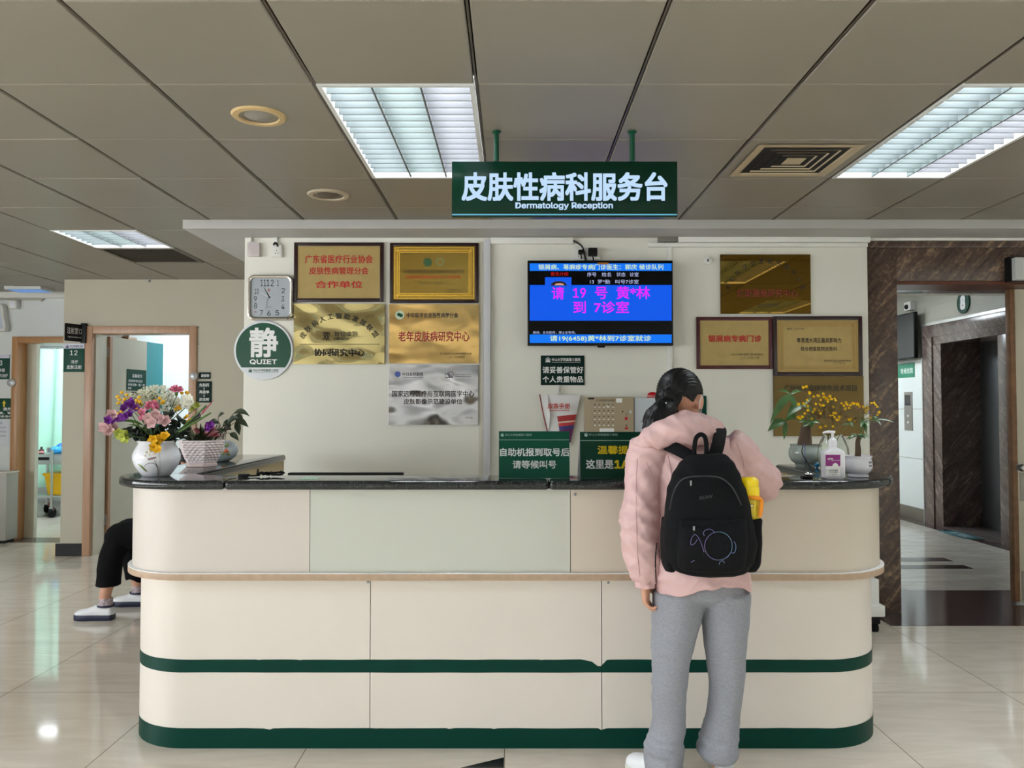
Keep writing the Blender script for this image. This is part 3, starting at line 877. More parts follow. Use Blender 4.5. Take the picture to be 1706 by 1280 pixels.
t, Y = framed('gold plaque in a maroon frame with one line of large red writing', 1161, 528, 1286.5, 615, 6, m_frame2)
Text(Y).line('银屑病专病门诊', 1180, 558.5, 1268.5, 570, 0.022).build(t, m_ink_r)
Text(Y).line('中山大学附属第三医院皮肤科', 1218.5, 589, 1271, 592.5, 0.0).line('二〇一七年十月', 1232, 594.5, 1264, 598.5, 0.0).build(t, m_ink_k)
t, Y = framed('gold plaque with raised border and two lines of black writing in a black frame', 1289, 527, 1436.5, 626.5, 6.5, m_frame, True)
Text(Y).line('粤港澳大湾区最具影响力', 1327.5, 563, 1401.5, 571.5, 0.008).line('综合西医医院皮肤科', 1334, 577.5, 1394.5, 585, 0.008).line('编码：ZY51001', 1311, 546, 1340, 549.5, 0.0).line('粤港澳大湾区医院评价机构', 1372.5, 599.5, 1418, 603, 0.0).line('二〇二〇年九月', 1386, 604, 1408, 607, 0.0).build(t, m_ink_k)
t, Y = plate('dull dark brass plate behind the potted plants, lowest at the right', 1290, 627, 1438.5, 727, M('dull_brass', (108, 90, 54), 0.34, metal=0.85, var=0.06, vscale=3), wav=0.0006, seed=1.2)
Text(Y).line('广州地区临床特色技术项目', 1306, 641.5, 1427, 652.5, 0.014).build(t, m_ink_k)

# clock
def clock():
    x0, x1, y0, y1 = 411, 488, 457, 533.5
    D = 0.045; Y = YW - D
    c = at((x0 + x1) / 2, (y0 + y1) / 2, Y)
    w = (at(x1, 500, Y).x - at(x0, 500, Y).x) / 2
    t = thing('wall_clock', 'square silver wall clock with rounded corners', 'clock', (c.x, YW - D / 2, c.z))
    def rr(s, rad, y, n=8):
        pts = []
        for q, (sx, sz) in enumerate(((1, 1), (-1, 1), (-1, -1), (1, -1))):
            for k in range(n + 1):
                a = q * PI / 2 + PI / 2 * k / n
                pts.append(Vector((c.x + sx * (s - rad) + rad * math.cos(a), y, c.z + sz * (s - rad) + rad * math.sin(a))))
        return pts
    m = MB().rings([rr(w, 0.045, YW - 0.001), rr(w, 0.045, YW - 0.022), rr(w - 0.004, 0.043, Y + 0.004), rr(w - 0.012, 0.038, Y), rr(w - 0.022, 0.03, Y + 0.004), rr(w - 0.025, 0.028, Y + 0.014)], cap=False)
    m.build('rim', M('silver_plastic', (196, 190, 182), 0.16, metal=0.9), t)
    MB().rings([rr(w - 0.024, 0.028, Y + 0.014), rr(w - 0.024, 0.028, YW - 0.004)]).build('dial', M('pale_blue_dial', (178, 186, 196), 0.25, var=0.02), t)
    T = Text(Y + 0.013)
    P = {'12': (444, 466, 456, 477), '11': (434, 466, 443, 477), '10': (424, 481, 431, 490), '9': (423, 493.5, 428, 502.5), '8': (423, 505, 428.5, 514), '7': (433, 517, 438, 526), '6': (445, 517.5, 451, 526.5), '5': (459, 517, 465, 525.5), '4': (468.5, 507, 474, 515), '3': (468.5, 493.5, 473.5, 502.5), '2': (469, 480, 475, 488.5), '1': (461.5, 467, 464.5, 476.5)}
    for kx, r in P.items():
        T.line(kx, *r, 0.0)
    T.rect(445, 511.5, 452, 511.9)
    T.build(t, m_ink_k, 'numerals')
    Text(Y + 0.013).line('品', 446, 481, 450.5, 485.5, 0.0).line('D', 424, 518.5, 427.5, 521, 0.0).build(t, m_ink_r, 'emblem')
    def hand(ax, ay, bx, by, wd, yy, nm, mat):
        a, b = at(ax, ay, yy), at(bx, by, yy); d = (b - a).normalized(); n = Vector((-d.z, 0, d.x)) * wd
        MB().prism([a - n, b - n * 0.3, b + n * 0.3, a + n], (0, 0.0008, 0)).build(nm, mat, t)
    hand(449, 496, 439.5, 479, 0.0035, Y + 0.0115, 'hour_hand', m_black)
    hand(449.5, 496.5, 433, 487, 0.002, Y + 0.010, 'minute_hand', M('silver_hand', (226, 228, 230), 0.3))
    hand(447, 494, 441.5, 516, 0.0008, Y + 0.009, 'second_hand', m_black)
    p = at(449, 495.5, Y + 0.009)
    MB().lathe([(0, 0.004), (0.004, 0.003), (0.005, 0)], (0, 0, 0), 14).xf(Matrix.Translation(p) @ Matrix.Rotation(PI / 2, 4, 'X')).build('hub', m_black, t)
clock()
# round QUIET sign, overhanging the corner of the wall
def quiet():
    Y = YW - 0.012
    c = at(439, 584, Y); r = 49.5 / FOC * Y
    t = thing('quiet_sign', 'round green and white quiet sign at the corner of the wall under the clock', 'sign', (c.x, YW - 0.006, c.z))
    MB().rings([[Vector((c.x + rr * math.cos(2 * PI * j / 64), yy, c.z + rr * math.sin(2 * PI * j / 64))) for j in range(64)] for rr, yy in ((r, YW - 0.002), (r, Y + 0.002), (r - 0.002, Y))]).build('disc', M('white_acrylic', (226, 230, 238), 0.2), t)
    ri = 46.2 / FOC * Y; zc = at(439, 612.5, Y).z
    ang = math.asin((zc - c.z) / ri)
    pts = [(c.x + ri * math.cos(a), Y - 0.0006, c.z + ri * math.sin(a)) for a in [ang + (PI - 2 * ang) * k / 60 for k in range(61)]]
    m = MB(); m.add(pts, [tuple(range(len(pts)))])
    m.build('green_field', M('quiet_green', (8, 78, 58), 0.18), t)
    Text(Y - 0.0014).line('静', 415, 546, 463.5, 595.5, 0.024).line('QUIET', 416, 599, 461.5, 607.5, 0.02).build(t, m_ink_w)
    emblem_lines(t, Y - 0.0006, 414, (615, 620), 464, '中山大学附属第三医院', m_ink_g)
quiet()
# small electrical things
def jbox():
    c = at(421.5, 415.5, YW)
    t = thing('junction_box', 'small blank pinkish white junction box above the clock', 'junction box', (c.x, YW, c.z))
    pbox(411.5, 404, 432, 427, YW - 0.03, 0.029).build('box', M('pinkish_white_plastic', (202, 192, 194), 0.4), t, bevel=0.003)
    a, b = at(419, 403.5, YW), at(419, 394, YW)
    MB().tube([(a.x, YW - 0.012, a.z), (a.x, YW - 0.012, a.z + 0.02), (a.x - 0.003, YW - 0.012, 2.514)], 0.009, 10).build('conduit', m_white, t)
jbox()
def socket(x0, y0, x1, y1, label, gang=1, conduit=True):
    c = at((x0 + x1) / 2, (y0 + y1) / 2, YW)
    t = thing('wall_socket', label, 'socket', (c.x, YW, c.z))
    Y = YW - 0.022
    pbox(x0, y0, x1, y1, Y + 0.004, 0.017).build('back_box', m_white, t, bevel=0.002)
    w = (x1 - x0) / gang
    for g in range(gang):
        pbox(x0 + w * g + 1, y0 + 1, x0 + w * (g + 1) - 1, y1 - 1, Y, 0.012).build('face_plate', m_white, t, bevel=0.001)
        T = Text(Y - 0.0005); xm = x0 + w * (g + 0.5)
        T.rect(xm - 0.5, y0 + (y1 - y0) * 0.42, xm + 0.5, y0 + (y1 - y0) * 0.5).rect(xm - 2.6, y0 + (y1 - y0) * 0.62, xm - 1.6, y0 + (y1 - y0) * 0.74).rect(xm + 1.6, y0 + (y1 - y0) * 0.62, xm + 2.6, y0 + (y1 - y0) * 0.74)
        T.build(t, m_black, 'slots')
    if conduit:
        MB().box(c.x - 0.012, c.x + 0.008, YW - 0.016, YW - 0.0005, c.z + (y1 - y0) / 2 / FOC * YW, 2.515).build('conduit', m_white, t)
    return t
socket(451.5, 408, 470, 428.5, 'single white socket right of the blank junction box')
k = at(459, 408, YW - 0.03)
tag(MB().tube([k + Vector((-0.014, 0.006, 0)), k + Vector((-0.006, 0, 0.012)), k + Vector((0.008, 0, 0.008)), k + Vector((0.012, 0.008, -0.01))], 0.006, 8, smooth=4).build('cable_plug', m_black), 'short black cable loop on the single white socket', 'cable')
socket(955, 412, 1000, 434, 'double white socket above the television', 2, False)
def plug(px, py, label, w):
    k = at(px, py, YW - 0.028)
    t = thing('power_plug', label, 'plug', (k.x, YW - 0.03, k.z))
    MB().box(k.x - w, k.x + w, YW - 0.062, YW - 0.0225, k.z - w * 0.9, k.z + w * 0.9).build('body', m_black, t, bevel=0.006)
    pts = [k + Vector((0, -0.02, -w)), k + Vector((0.004, -0.014, -w - 0.012)), k + Vector((0.006, 0.006, -w - 0.022)), k + Vector((0.006, 0.014, -w - 0.03))]
    MB().tube(pts, 0.0045, 8, smooth=5).build('cable', m_black, t)
plug(967, 421, 'small black plug in the left half of the double socket', 0.016)
plug(987, 421, 'broad black plug in the right half of the double socket', 0.03)
k0, k1, k2 = at(953, 400, YW - 0.02), at(967, 408, YW - 0.04), at(975, 430, YW - 0.03)
tag(MB().tube([k0, k1, at(972, 416, YW - 0.045), k2, at(976, 440, YW - 0.02)], 0.006, 8, smooth=5).build('power_cable', m_black), 'thick black cable running from the trunking end down behind the television', 'cable')
def trunking(x0, y0, x1, y1, th, label, mat=None):
    o = pbox(x0, y0, x1, y1, YW - th, th - 0.0005).build('trunking', mat or m_white, bevel=0.002)
    return tag(o, label, 'trunking', 'white cable trunking on the reception wall')
m_trunk = M('grey_white_pvc', (206, 208, 214), 0.35)
trunking(806, 398, 817, 791, 0.03, 'tall white trunking running down the wall right of the plaques', m_trunk)
trunking(817.5, 395.5, 955, 406, 0.03, 'horizontal white trunking from the tall trunking to the black plugs')
trunking(1097, 394.5, 1130, 403, 0.034, 'short grey trunking end under the soffit above the television', M('grey_trunk_end', (120, 118, 112), 0.5))
trunking(1130.5, 394.5, 1450, 403.5, 0.04, 'long upper white trunking under the soffit at the right')
trunking(1081, 404.5, 1446, 411, 0.034, 'long lower white trunking with a flat lip at the right')
trunking(1113, 411.5, 1119, 790, 0.014, 'thin white trunking running down behind the television')
trunking(797.5, 402, 805, 791, 0.004, 'flat pale strip beside the tall white trunking', M('pale_strip', (214, 210, 196), 0.5))
# round sensor
k = at(1179, 434.5, YW)
t = thing('round_sensor', 'small round white sensor left of the polished brass plate', 'sensor', k)
MB().lathe([(0.0, 0.026), (0.018, 0.024), (0.027, 0.016), (0.029, 0.0)], (0, 0, 0), 28).xf(Matrix.Translation(k) @ Matrix.Rotation(PI / 2, 4, 'X')).build('body', m_white, t)
Text(YW - 0.0268).rect(1178, 432, 1181, 436).build(t, M('slate', (90, 100, 110), 0.4), 'window')

# television
def tv():
    x0, x1, y0, y1 = 879, 1121, 434, 576
    Y = YW - 0.10
    c = at(1000, 505, YW)
    t = thing('television', 'wall-mounted television showing a blue queue display', 'television', (c.x, YW - 0.05, c.z))
    pbox(x0, y0, x1, y1, Y, 0.055).build('body', M('black_tv_bezel', (12, 12, 14), 0.3, spec=0.25), t, bevel=0.004)
    pbox(950, 470, 1050, 540, Y + 0.056, 0.043).build('bracket', m_black, t)
    T = Text(Y - 0.0008); T.rect(881.5, 436.5, 1119, 573)
    T.build(t, M('black_screen', (3, 4, 6), 0.15, spec=0.2), 'screen')
    T = Text(Y - 0.0014); T.rect(882.5, 439, 1119, 451.5).rect(882.5, 557.5, 1119, 571.5)
    T.build(t, M('screen_azure', (8, 120, 250), emit=0.72), 'banner')
    T = Text(Y - 0.0014); T.rect(908, 462, 952, 475.5).rect(882.5, 475, 1119, 534.5)
    T.build(t, M('screen_blue', (0, 92, 245), emit=0.68), 'blue_window')
    T = Text(Y - 0.0020); T.line('银屑病、荨麻疹专病门诊医生：郭庆 候诊队列', 897, 440.5, 1105, 449.5, 0.012).line('请19(6458)黄*林到7诊室就诊', 916, 559, 1085, 570, 0.012)
    T.build(t, M('screen_pale_yellow', (220, 245, 190), emit=0.68))
    T = Text(Y - 0.0020); T.line('序号', 978, 454, 993.5, 461, 0.0).line('姓名', 1002.5, 454, 1018, 461, 0.0).line('状态', 1027, 454, 1042, 461, 0.0).line('诊室', 1049, 454, 1064, 461, 0.0).line('教授、主任医师，博士生导师。', 888, 552, 959, 556.5, 0.0)
    T.line('13  罗*勤   叫号7诊室', 983, 466, 1064, 473, 0.0)
    T.build(t, M('screen_white', (200, 210, 255), emit=0.6))
    T = Text(Y - 0.0020); T.line('医生介绍', 918, 453.5, 946.5, 459.5, 0.0)
    T.build(t, M('screen_red', (220, 20, 30), emit=0.7))
    T = Text(Y - 0.0024); T.line('请', 919, 478, 940, 499, 0.012).line('19', 955, 480, 976, 496, 0.012).line('号', 991, 478, 1012, 498.5, 0.012).line('黄*林', 1027, 477, 1083, 498.5, 0.012)
    T.line('到', 955, 502, 976, 522, 0.012).line('7诊室', 990, 502, 1048, 522, 0.012)
    T.build(t, M('screen_magenta', (228, 30, 250), emit=0.8))
    T = Text(Y - 0.0020)
    pts = [(931 + 13.5 * math.cos(a), 476 - 7.5 * math.sin(a)) for a in [PI * k / 16 for k in range(17)]]
    T.poly(pts); T.build(t, M('screen_hair', (48, 24, 20), emit=0.6), 'portrait_hair')
    T = Text(Y - 0.0024)
    pts = [(932 + 8 * math.cos(a), 475.2 - 3.2 * math.sin(a)) for a in [PI * k / 12 for k in range(13)]]
    T.poly(pts); T.build(t, M('screen_skin', (230, 170, 140), emit=0.7), 'portrait_face')
    T = Text(Y - 0.0020); T.rect(995.5, 437.5, 1014, 440.6); T.build(t, M('orange_sticker', (170, 110, 30), 0.5), 'sticker')
    pbox(996, 575.5, 1008, 579, Y + 0.01, 0.03).build('receiver_bump', m_black, t)
tv()

def flat_sign(name, label, x0, y0, x1, y1, Y, mat, lines, ink, th=0.008, crest=None, cat='sign', group=None, bold=0.014):
    c = at((x0 + x1) / 2, (y0 + y1) / 2, Y)
    t = thing(name, label, cat, (c.x, Y, c.z), group)
    pbox(x0, y0, x1, y1, Y - th, th - 0.0006).build('board', mat, t, bevel=0.0008)
    T = Text(Y - th - 0.0008)
    for ln in lines:
        T.line(ln[0], *ln[1:5], bold)
    if lines: T.build(t, ink)
    if crest: emblem_lines(t, Y - th - 0.0008, crest[0], (crest[1], crest[2]), crest[3], mat=ink)
    return t
flat_sign('notice_board', 'dark green valuables notice on the wall below the television', 901, 592.5, 973.5, 642, YW, m_dgreen,
          [('请妥善保管好', 904, 611, 972, 622), ('个人贵重物品', 904, 627, 971.5, 637.5)], m_ink_w, crest=(909, 596.5, 603, 967))

# hanging handbook, a curled pad on a hook
def handbook():
    Y = YW - 0.02
    c = at(931, 660, YW)
    t = thing('hanging_handbook', 'curled white and red emergency handbook hanging under the valuables notice', 'handbook', (c.x, YW - 0.03, c.z))
    def sheet(y, dx, top, bot, mat, nm, n=14):
        m = MB(); vs = []
        for k in range(n + 1):
            v = k / n
            for i in range(n + 1):
                u = i / n
                xl, xr = 899 + dx + 15 * v, 967 - 16.5 * v
                px = xl + (xr - xl) * u; py = top + (bot - top) * v + 1.5 * (u - 0.0)
                p = at(px, py, y - 0.022 * math.sin(PI * u) * (0.3 + 0.7 * v))
                vs.append(p)
        fs = [(k * (n + 1) + i, k * (n + 1) + i + 1, (k + 1) * (n + 1) + i + 1, (k + 1) * (n + 1) + i) for k in range(n) for i in range(n)]
        return m.add(vs, fs).build(nm, mat, t)
    s = sheet(Y, 0, 657, 740, M('pad_of_paper', (222, 222, 222), 0.6), 'pages')
    mc = bpy.data.materials.new('handbook_cover'); mc.use_nodes = True
    nt = mc.node_tree; N, L = nt.nodes, nt.links
    ge = N.new('ShaderNodeTexCoord'); sp = N.new('ShaderNodeSeparateXYZ'); L.new(ge.outputs['Object'], sp.inputs[0])
    md = N.new('ShaderNodeMath'); md.operation = 'MULTIPLY_ADD'
    L.new(sp.outputs['X'], md.inputs[0]); md.inputs[1].default_value = -0.10
    L.new(sp.outputs['Z'], md.inputs[2])
    mr = N.new('ShaderNodeMapRange'); mr.inputs['From Min'].default_value = -0.33; mr.inputs['From Max'].default_value = 0.02
    L.new(md.outputs[0], mr.inputs['Value'])
    cr = N.new('ShaderNodeValToRGB'); cr.color_ramp.interpolation = 'CONSTANT'
    e = cr.color_ramp.elements; e[0].position = 0.0; e[0].color = lin((96, 28, 96)); e[1].position = 0.56; e[1].color = lin((226, 226, 228))
    for p_, c_ in ((0.30, (56, 52, 130)), (0.36, (196, 58, 62)), (0.425, (226, 206, 190)), (0.45, (172, 40, 48))):
        q = e.new(p_); q.color = lin(c_)
    L.new(mr.outputs[0], cr.inputs['Fac']); L.new(cr.outputs['Color'], N['Principled BSDF'].inputs['Base Color'])
    N['Principled BSDF'].inputs['Roughness'].default_value = 0.35
    sheet(Y - 0.004, 13, 658, 736, mc, 'cover')
    m = MB(); pts = [at(899, 657, Y - 0.005), at(912, 658, Y - 0.01), at(917, 694, Y - 0.03), at(913, 722, Y - 0.012)]
    m.add(pts, [(0, 1, 2), (0, 2, 3)]); m.build('curled_edge', M('pad_of_paper', (222, 222, 222), 0.6), t)
    MB().tube([at(899, 657, Y - 0.007), at(905, 690, Y - 0.012), at(913, 724, Y - 0.014)], 0.0035, 6, smooth=3).build('red_edge', M('red_page_edge', (150, 44, 52), 0.5), t)
    T = Text(Y - 0.05); T.line('应急手册', 912.5, 672, 950, 681, 0.02); T.rect(916, 683.5, 949, 684.5)
    for q in T.lines + [T.mb]:
        q.v = [(x, y + 0.012, z) for x, y, z in q.v]
    T.build(t, m_ink_r)
    h = at(930, 645, YW)
    MB().tube([(h.x, YW - 0.002, h.z + 0.01), (h.x, YW - 0.016, h.z), (h.x, YW - 0.02, h.z - 0.03), (h.x, YW - 0.03, h.z - 0.044), (h.x, YW - 0.012, h.z - 0.05)], 0.006, 8, smooth=4).box(h.x - 0.014, h.x + 0.014, YW - 0.008, YW - 0.001, h.z - 0.03, h.z + 0.012).build('hook', m_white, t)
handbook()
# alarm panel
def alarm_panel():
    x0, x1, y0, y1 = 974.5, 1056, 661.5, 735
    Y = YW - 0.09
    c = at(1015, 700, YW)
    t = thing('alarm_control_unit', 'beige alarm control panel with rows of tiny lamps', 'control panel', (c.x, YW - 0.045, c.z))
    pbox(x0, y0, x1, y1, Y, 0.089).build('case', M('beige_enamel', (172, 156, 130), 0.4, var=0.02), t, bevel=0.003)
    T = Text(Y - 0.001)
    for r in range(4):
        for q in range(5):
            T.disc(991 + 7.5 * q, 674.5 + 10 * r, 1.0, 10)
    T.rect(979.5, 662.8, 990, 665.6).disc(1037.5, 686, 1.3, 10).disc(1043.5, 691, 0.9, 10).disc(1043.5, 709, 1.2, 10)
    T.line('火灾报警控制器', 993, 665.5, 1024, 669, 0.0)
    T.build(t, m_ink_k, 'lamps')
    T = Text(Y - 0.001)
    for r in range(4):
        for q in range(5):
            T.rect(990 + 7.5 * q, 678 + 10 * r, 992.6 + 7.5 * q, 679.6 + 10 * r)
    T.rect(1026.5, 664, 1036.5, 671).rect(999, 714, 1023, 722).disc(1012.5, 677.5, 2.0, 10)
    T.build(t, m_ink_w, 'paper_labels')
    Text(Y - 0.001).rect(1041, 695, 1045.5, 700).rect(1041, 712, 1046, 715.5).build(t, m_ink_r, 'red_buttons')
    kk = at(1049.5, 686.5, Y)
    MB().lathe([(0, 0.012), (0.008, 0.012), (0.011, 0.012), (0.013, 0.0)], (0, 0, 0), 18).xf(Matrix.Translation(kk) @ Matrix.Rotation(PI / 2, 4, 'X')).build('key_switch', m_steel, t)
alarm_panel()
t = thing('meter_box', 'plain pale grey cabinet beside the alarm panel behind the person', 'cabinet', at(1086, 700, YW))
pbox(1057, 663, 1116, 735, YW - 0.08, 0.079).build('case', M('pale_grey_enamel', (194, 202, 208), 0.4, var=0.01), t, bevel=0.003)
t = thing('alarm_bell', 'small red alarm sounder on top of the pale grey cabinet', 'alarm', at(1088, 662, YW - 0.04))
a, b = at(1079, 662.6, YW - 0.05), at(1096, 653, YW - 0.05)
MB().box(a.x, b.x, YW - 0.06, YW - 0.02, a.z, a.z + 0.006).build('base', m_ink_r, t)
MB().lathe([(0.034, 0.012), (0.034, 0.018), (0.028, 0.03), (0.012, 0.037), (0.0, 0.038)], Vector(((a.x + b.x) / 2, YW - 0.045, a.z)), 24, sy=0.6).build('dome', M('red_plastic', (190, 12, 34), 0.3), t)
flat_sign('notice_board', 'green notice on the wall mostly hidden by the head of the person in pink', 1135, 659.5, 1177, 698, YW, m_green, [], m_ink_w)

# ================================================================== far left wall, door signs
YF = 8.2
YD = 7.33
t = flat_sign('door_sign', 'green number 12 door sign on the narrow pier', 105.5, 572.5, 140.5, 620, YD, m_green,
          [('12', 116.5, 584, 129, 592), ('冷疗', 118, 600, 130, 606), ('皮肤注射', 111, 608.5, 136, 615)], m_ink_w, bold=0.0)
Text(YD - 0.0088).rect(105.5, 572.5, 140.5, 580.8).build(t, M('lilac_white', (206, 206, 222), 0.4), 'header')
emblem_lines(t, YD - 0.0098, 109.5, (575, 579.5), 138, '中山大学附属第三医院', M('navy_lettering', (60, 70, 110), 0.5))
# projecting blade sign
def blade():
    a, b = at(109, 557, 7.14), at(142, 557, 7.325)
    t = thing('projecting_sign', 'black blade sign projecting from the pier beside the beech door frame', 'sign', (b.x, 7.32, b.z))
    d = Vector((b.x - a.x, 7.325 - 7.14, 0)); n = Vector((d.y, -d.x, 0)).normalized()
    z0, z1 = b.z - 0.075, b.z + 0.085
    base = Vector((a.x, 7.14, 0))
    pts = [base, base + d * 0.93, base + d * 0.93 - n * 0.012, base - n * 0.012]
    MB().prism([(p.x, p.y, z0) for p in pts], (0, 0, z1 - z0)).build('board', m_black, t)
    MB().box(b.x - 0.025, b.x + 0.02, 7.29, 7.328, z0 - 0.01, z1 + 0.015).build('bracket', m_black, t, bevel=0.002)
    m = MB()
    for txt, u0, u1, v0, v1 in (('注射室12', 0.08, 0.9, 0.42, 0.8), ('Injection Room 12', 0.12, 0.86, 0.18, 0.28)):
        V, Fc, xa_, xb_, ya_, yb_ = glyphs(txt)
        m.add([base + d * 0.93 * (u0 + (u1 - u0) * (x - xa_) / (xb_ - xa_)) + n * 0.0012 + Vector((0, 0, z0 + (z1 - z0) * (v0 + (v1 - v0) * (y - ya_) / (yb_ - ya_)))) for x, y in V], Fc)
    m.build('lettering', m_ink_w, t)
blade()
def bell(px, py, Y, label, r=6.5):
    k = at(px, py, Y - 0.02)
    t = thing('call_button', label, 'call button', (k.x, Y - 0.02, k.z))
    R = r / FOC * Y
    MB().lathe([(0, 0.03), (R * 0.6, 0.03), (R, 0.022), (R * 1.05, 0.0)], (0, 0, 0), 28).xf(Matrix.Translation(k) @ Matrix.Rotation(PI / 2, 4, 'X')).build('body', M('silver_button', (184, 184, 186), 0.3, metal=0.3), t)
    MB().lathe([(0, 0.034), (R * 0.3, 0.033), (R * 0.36, 0.029)], (0, 0, 0), 20).xf(Matrix.Translation(k) @ Matrix.Rotation(PI / 2, 4, 'X')).build('knob', m_dsteel, t)
bell(324, 627, YD, 'round button on the right side of the beech door frame')
bell(20, 638, YF, 'round button beside the treatment room door frame')
flat_sign('door_sign', 'tiny dark green sign beside the round button of the injection room', 332, 620.5, 350.5, 631.5, YD, m_dgreen, [('请按铃', 334.5, 623.5, 349, 628.5)], m_ink_w, bold=0.01)
flat_sign('door_sign', 'tall dark green sign right of the beech door frame behind the flowers', 327.5, 635.5, 352.5, 671, YD, m_dgreen, [('先取药', 332, 639, 348.5, 644.5), ('再验单', 332, 650.5, 348.5, 656), ('后注射', 332, 663, 348.5, 668), ('|', 339.5, 646, 340.5, 649.5), ('|', 339.5, 658, 340.5, 661.5)], m_ink_w, bold=0.01)
for px, py, lb in ((331, 545.5, 'upper'), (331, 573.5, 'lower')):
    k = at(px, py, YD)
    tag(MB().ball((k.x, YD - 0.001, k.z), (0.007, 0.004, 0.007), 10, 6).build('wall_screw', m_dsteel), lb + ' of two small screws in the wall right of the beech door frame', 'screw')
# signs on door 12
def leaf_sign(name, label, a0, a1, z0, z1, mat, lines):
    n = Vector((dir12.y, -dir12.x, 0))
    base = Vector((-3.90, 7.58, 0)) + n * 0.021
    t = thing(name, label, 'sign', base + dir12 * ((a0 + a1) / 2) + Vector((0, 0, z0)))
    p, q = base + dir12 * a0, base + dir12 * a1
    pts = [p, q, q + n * 0.004, p + n * 0.004]
    MB().prism([(v.x, v.y, z0) for v in pts], (0, 0, z1 - z0)).build('board', mat, t)
    m = MB()
    for txt, u0, u1, v0, v1 in lines:
        V, Fc, xa_, xb_, ya_, yb_ = glyphs(txt)
        m.add([p + (q - p) * (u0 + (u1 - u0) * (x - xa_) / (xb_ - xa_)) + n * 0.0052 + Vector((0, 0, z0 + (z1 - z0) * (v0 + (v1 - v0) * (y - ya_) / (yb_ - ya_)))) for x, y in V], Fc)
    if lines: m.build('lettering', m_ink_w, t)
leaf_sign('notice_board', 'green notice on the cream part of the open injection room door', 0.27, 0.60, 1.545, 1.76, m_green, [('温馨提示', 0.25, 0.78, 0.62, 0.78), ('请按顺序排队候诊', 0.06, 0.8, 0.4, 0.52), ('保持安静一医一患', 0.04, 0.92, 0.22, 0.34), ('谢谢', 0.04, 0.22, 0.06, 0.17)])
leaf_sign('notice_board', 'small dark green notice low on the open injection room door behind the flowers', 0.36, 0.60, 1.43, 1.535, m_dgreen, [])
# switch board and signs on the white wall of the injection room
def wall_box(name, label, y0, y1, z0, z1, th, mat, cat):
    x = -2.52
    t = thing(name, label, cat, (x, (y0 + y1) / 2, z0))
    MB().box(x - th, x - 0.001, y0, y1, z0, z1).build('body', mat, t, bevel=0.003)
    return t
# door sign 13 and neighbours
t = flat_sign('door_sign', 'green number 13 door sign at the left edge of the view', -16, 591, 16, 632, YF, m_green, [('13', -6, 601, 4, 609), ('皮肤镜', -8, 614, 8, 620), ('光动力治疗', -10, 623, 13, 629)], m_ink_w, bold=0.006)
Text(YF - 0.0088).rect(-16, 591, 16, 597).build(t, M('lilac_white', (206, 206, 222), 0.4), 'header')
t = flat_sign('notice_board', 'green notice with a yellow arrow at the left edge of the view', -30, 664, 23.5, 698, YF, m_green, [('治疗前，请先', -24, 679, 19, 684.5), ('在此等候，谢', -24, 686, 19, 690.5), ('谢您的配合治疗', -26, 692, 21, 696)], m_ink_w, bold=0.012)
Text(YF - 0.0088).poly([(6.8, 667), (10, 672.5), (8, 672.5), (8, 678), (5.4, 678), (5.4, 672.5), (3.6, 672.5)]).build(t, m_ink_y, 'arrow')
t = flat_sign('paper_notice', 'white printed sheet taped below the green notice with the arrow', -28, 700, 16, 745, YF, M('white_paper', (218, 222, 230), 0.6), [('治疗须知', -18, 703, 4, 707), ('一、请按预约时间到达治疗室', -24, 711, 10, 714), ('二、治疗后注意防晒和保湿', -24, 718, 10, 721), ('三、如有不适请及时告知医护', -24, 725, 10, 728)], M('grey_lettering', (120, 130, 160), 0.6), th=0.002, cat='notice', bold=0.0)
def wall_display():
    c = at(-20, 530, YF)
    t = thing('wall_fan_unit', 'white rounded wall unit at the left edge under the conduit', 'wall unit', (c.x, YF - 0.05, c.z))
    m = MB(); pts = [at(-60, 508, YF - 0.08), at(2, 506, YF - 0.08), at(5, 513, YF - 0.08), at(6, 530, YF - 0.08), at(9, 541, YF - 0.08), at(8, 552, YF - 0.08), at(-60, 554, YF - 0.08)]
    MB().prism(pts, (0, 0.079, 0)).build('case', m_white, t, bevel=0.01)
    T = Text(YF - 0.0815); T.poly([(-50, 512), (0, 511), (3, 532), (5, 548), (-50, 549)]); T.build(t, M('pale_blue_panel', (200, 208, 226), 0.3), 'panel')
wall_display()
k0, k1 = at(-40, 498.5, YF), at(70, 499, YF)
tag(MB().tube([(k0.x, YF - 0.015, k0.z), (k1.x - 0.03, YF - 0.015, k1.z), (k1.x, YF - 0.012, k1.z), (k1.x + 0.005, YF - 0.005, k1.z - 0.02)], 0.011, 10, smooth=3).build('conduit', M('grey_conduit', (178, 172, 162), 0.4)), 'grey conduit along the top of the far left wall', 'conduit')
t = thing('emergency_light', 'small white emergency light under the grey conduit', 'light', at(21, 507, YF))
pbox(13.5, 500.5, 27.5, 514, YF - 0.07, 0.069).build('case', m_white, t, bevel=0.006)
Text(YF - 0.0712).rect(16.5, 502, 25, 512).build(t, M('frosted_lens', (236, 238, 246), 0.3, var=0.08, vscale=60), 'lens')
t = thing('metal_cabinet', 'pale grey cabinet at the left edge below the paper notice', 'cabinet', (-5.75, 8.0, 0))
a, b = at(6, 892, 7.95), at(6, 790, 7.95)
MB().box(-6.3, a.x, 7.98, 8.17, 0.03, b.z).build('body', M('grey_enamel', (170, 168, 160), 0.4), t, bevel=0.004)
MB().box(-6.32, a.x + 0.01, 7.97, 8.17, b.z, b.z + 0.02).build('top', M('cream_top', (206, 200, 188), 0.4), t, bevel=0.004)
MB().box(-6.28, a.x - 0.02, 7.99, 8.15, 0.0, 0.03).build('plinth', m_black, t)

